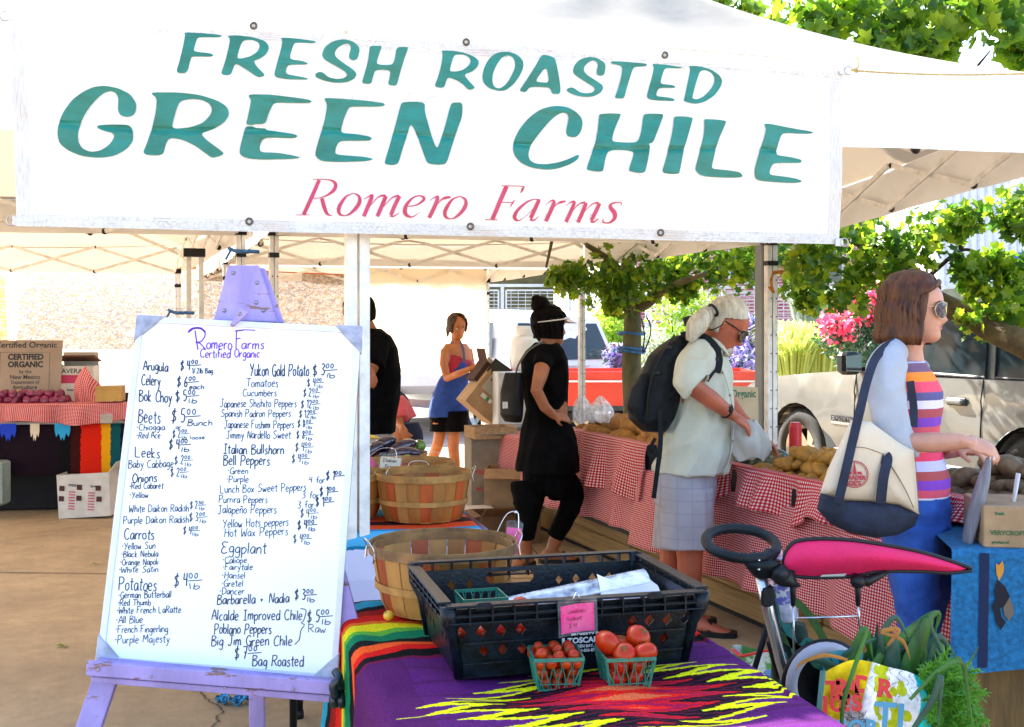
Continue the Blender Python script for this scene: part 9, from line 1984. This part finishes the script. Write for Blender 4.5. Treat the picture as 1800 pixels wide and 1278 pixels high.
def blade(pts,w,m_,label,parent= None,Y=2.66,name='leek_leaf'):
 P3=[P(x,y,Y+(q if len(p_)>2 else 0)) for p_ in pts for (x,y,q) in [(p_[0],p_[1],p_[2] if len(p_)>2 else 0)]]
 sp=spline(P3,6);mb=MB();vs_=[];n=len(sp)
 for i,p in enumerate(sp):
  t=(sp[min(i+1,n-1)]-sp[max(i-1,0)]).normalized();s=t.cross(V((0,-1,0))).normalized();nf=s.cross(t).normalized();k=i/(n-1);ww=w*(.75+.5*math.sin(math.pi*min(1,k*1.2)))*(1-max(0,(k-.7)/.3)**1.5*.92)
  vs_+=[p-s*ww/2-nf*ww*.12,p+nf*ww*.16,p+s*ww/2-nf*ww*.12]
 mb.add(vs_,[(i*3+j,i*3+j+1,(i+1)*3+j+1,(i+1)*3+j) for i in range(n-1) for j in range(2)]);o=mb.build(name,m_,parent,smooth= True); return o
lk=thing('leek_bunch','bunch of leeks with long green strap leaves sticking out of the shopping bag','leeks',P(1560,1300,2.7))
BL=[([(1520,1300,.03),(1518,1230,.0),(1532,1180,-.02),(1600,1110,-.02),(1650,1078,0),(1640,1120,.02)],.034,M_leek),([(1600,1300),(1580,1200),(1560,1130),(1552,1112),(1548,1200)],.03,M_leek),([(1575,1280),(1590,1200),(1612,1140),(1632,1095),(1640,1080)],.055,M_leek),([(1560,1290),(1568,1220),(1570,1160),(1578,1115)],.06,M_leek2),([(1540,1290),(1552,1200),(1592,1140),(1605,1190),(1612,1290)],.030,M_leek2),([(1500,1300),(1488,1220),(1500,1150),(1522,1105),(1535,1160)],.028,M_leek),([(1480,1300),(1482,1240),(1500,1180),(1524,1110),(1520,1102)],.02,M_leek),([(1520,1200),(1470,1175),(1435,1160),(1440,1172),(1500,1190)],.028,M_leek2),([(1640,1300),(1630,1220),(1600,1160),(1560,1160),(1500,1185)],.03,M_leek),([(1600,1230),(1650,1180),(1690,1165),(1700,1210),(1712,1290)],.022,M_leek),([(1632,1082),(1640,1110),(1665,1160),(1695,1210)],.014,M_leek2),([(1555,1200),(1620,1195),(1680,1160),(1690,1165)],.026,M_leek),([(1570,1130),(1590,1170),(1630,1230),(1640,1300)],.024,M_leek),([(1500,1190),(1480,1160),(1520,1130),(1560,1120)],.02,M_leek2),([(1600,1290),(1640,1230),(1655,1190),(1648,1290)],.03,M_leek2),([(1470,1290),(1478,1230),(1485,1190),(1492,1170)],.016,M_leek2),([(1565,1290),(1590,1250),(1640,1210),(1680,1260),(1690,1300)],.024,M_leek),([(1530,1180),(1600,1180),(1650,1220),(1670,1290)],.026,M_leek),([(1558,1160),(1550,1120),(1575,1085),(1600,1130)],.02,M_leek2)]
for i,(p_,w,m_) in enumerate(BL):blade(p_,w*(.62 if i not in (6,9,14) else .45),m_,'',lk,(2.80 if i not in (6,9,14) else 2.62)-.012*(i%4),'strap_leaf')
for i in range(34):
 x0=rl.uniform(1500,1640);a=rl.uniform(-.9,1.0);L_=rl.uniform(70,150);x1=x0+L_*math.sin(a)*.7;y1=1200-L_*math.cos(a)*.75;bend=rl.random()<.55
 p_=[(x0,1290),(x0+(x1-x0)*.4,1225),(x1,y1)]
 if bend:p_.append((x1+rl.uniform(10,45)*(1 if a>0 else -1),y1+rl.uniform(25,80)))
 blade(p_,rl.uniform(.012,.026),(M_leek,M_leek2)[i%2],'',lk,rl.uniform(2.78,2.92),'strap_leaf')
for p_,w in (([(1560,1135),(1580,1108),(1555,1108),(1548,1112)],.016),([(1490,1160),(1450,1152),(1410,1165),(1398,1180)],.014),([(1548,1112),(1580,1122),(1592,1135),(1600,1160)],.012)):blade(p_,w*.55,M_yl,'',lk,2.60,'yellow_leaf')
ct=thing('carrot_tops','feathery bright green carrot tops spilling from the right side of the shopping bag','carrot tops',P(1680,1300,2.75))
mb=MB();M_ct=leaf_mat('carrot_frond',[(.03,.12,.01),(.07,.24,.015),(.16,.40,.03)],.4)
for _ in range(75):
 b=P(rl.uniform(1600,1650),rl.uniform(1210,1290),2.72+rl.uniform(-.06,.1));e=P(rl.uniform(1625,1735),rl.uniform(1165,1330),2.70+rl.uniform(-.08,.12));mid=b.lerp(e,.5)+V((rl.uniform(-.02,.03),0,rl.uniform(.02,.06)));sp=spline([b,mid,e],7)
 for i in range(3,len(sp)):
  t=(sp[i]-sp[i-1]).normalized();mb.tube([sp[i-1],sp[i]],.0012,3,caps= False)
  for s_ in (-1,1):
   for q in range(3):
    d=(t*.6+V((rl.uniform(-1,1),rl.uniform(-1,1),rl.uniform(-.6,1)))*.8).normalized();L_=.022*rl.uniform(.6,1.2);w_=d.orthogonal().normalized()*.0022;p=sp[i];mb.add([p-w_,p+w_,p+d*L_],[(0,1,2)]);p2=p+d*L_*.5;d2=(d+V((rl.uniform(-1,1),rl.uniform(-1,1),rl.uniform(-1,1)))*.7).normalized();mb.add([p2-w_*.7,p2+w_*.7,p2+d2*L_*.5],[(0,1,2)])
o=mb.build('frond',M_ct,ct);o['kind']='stuff'
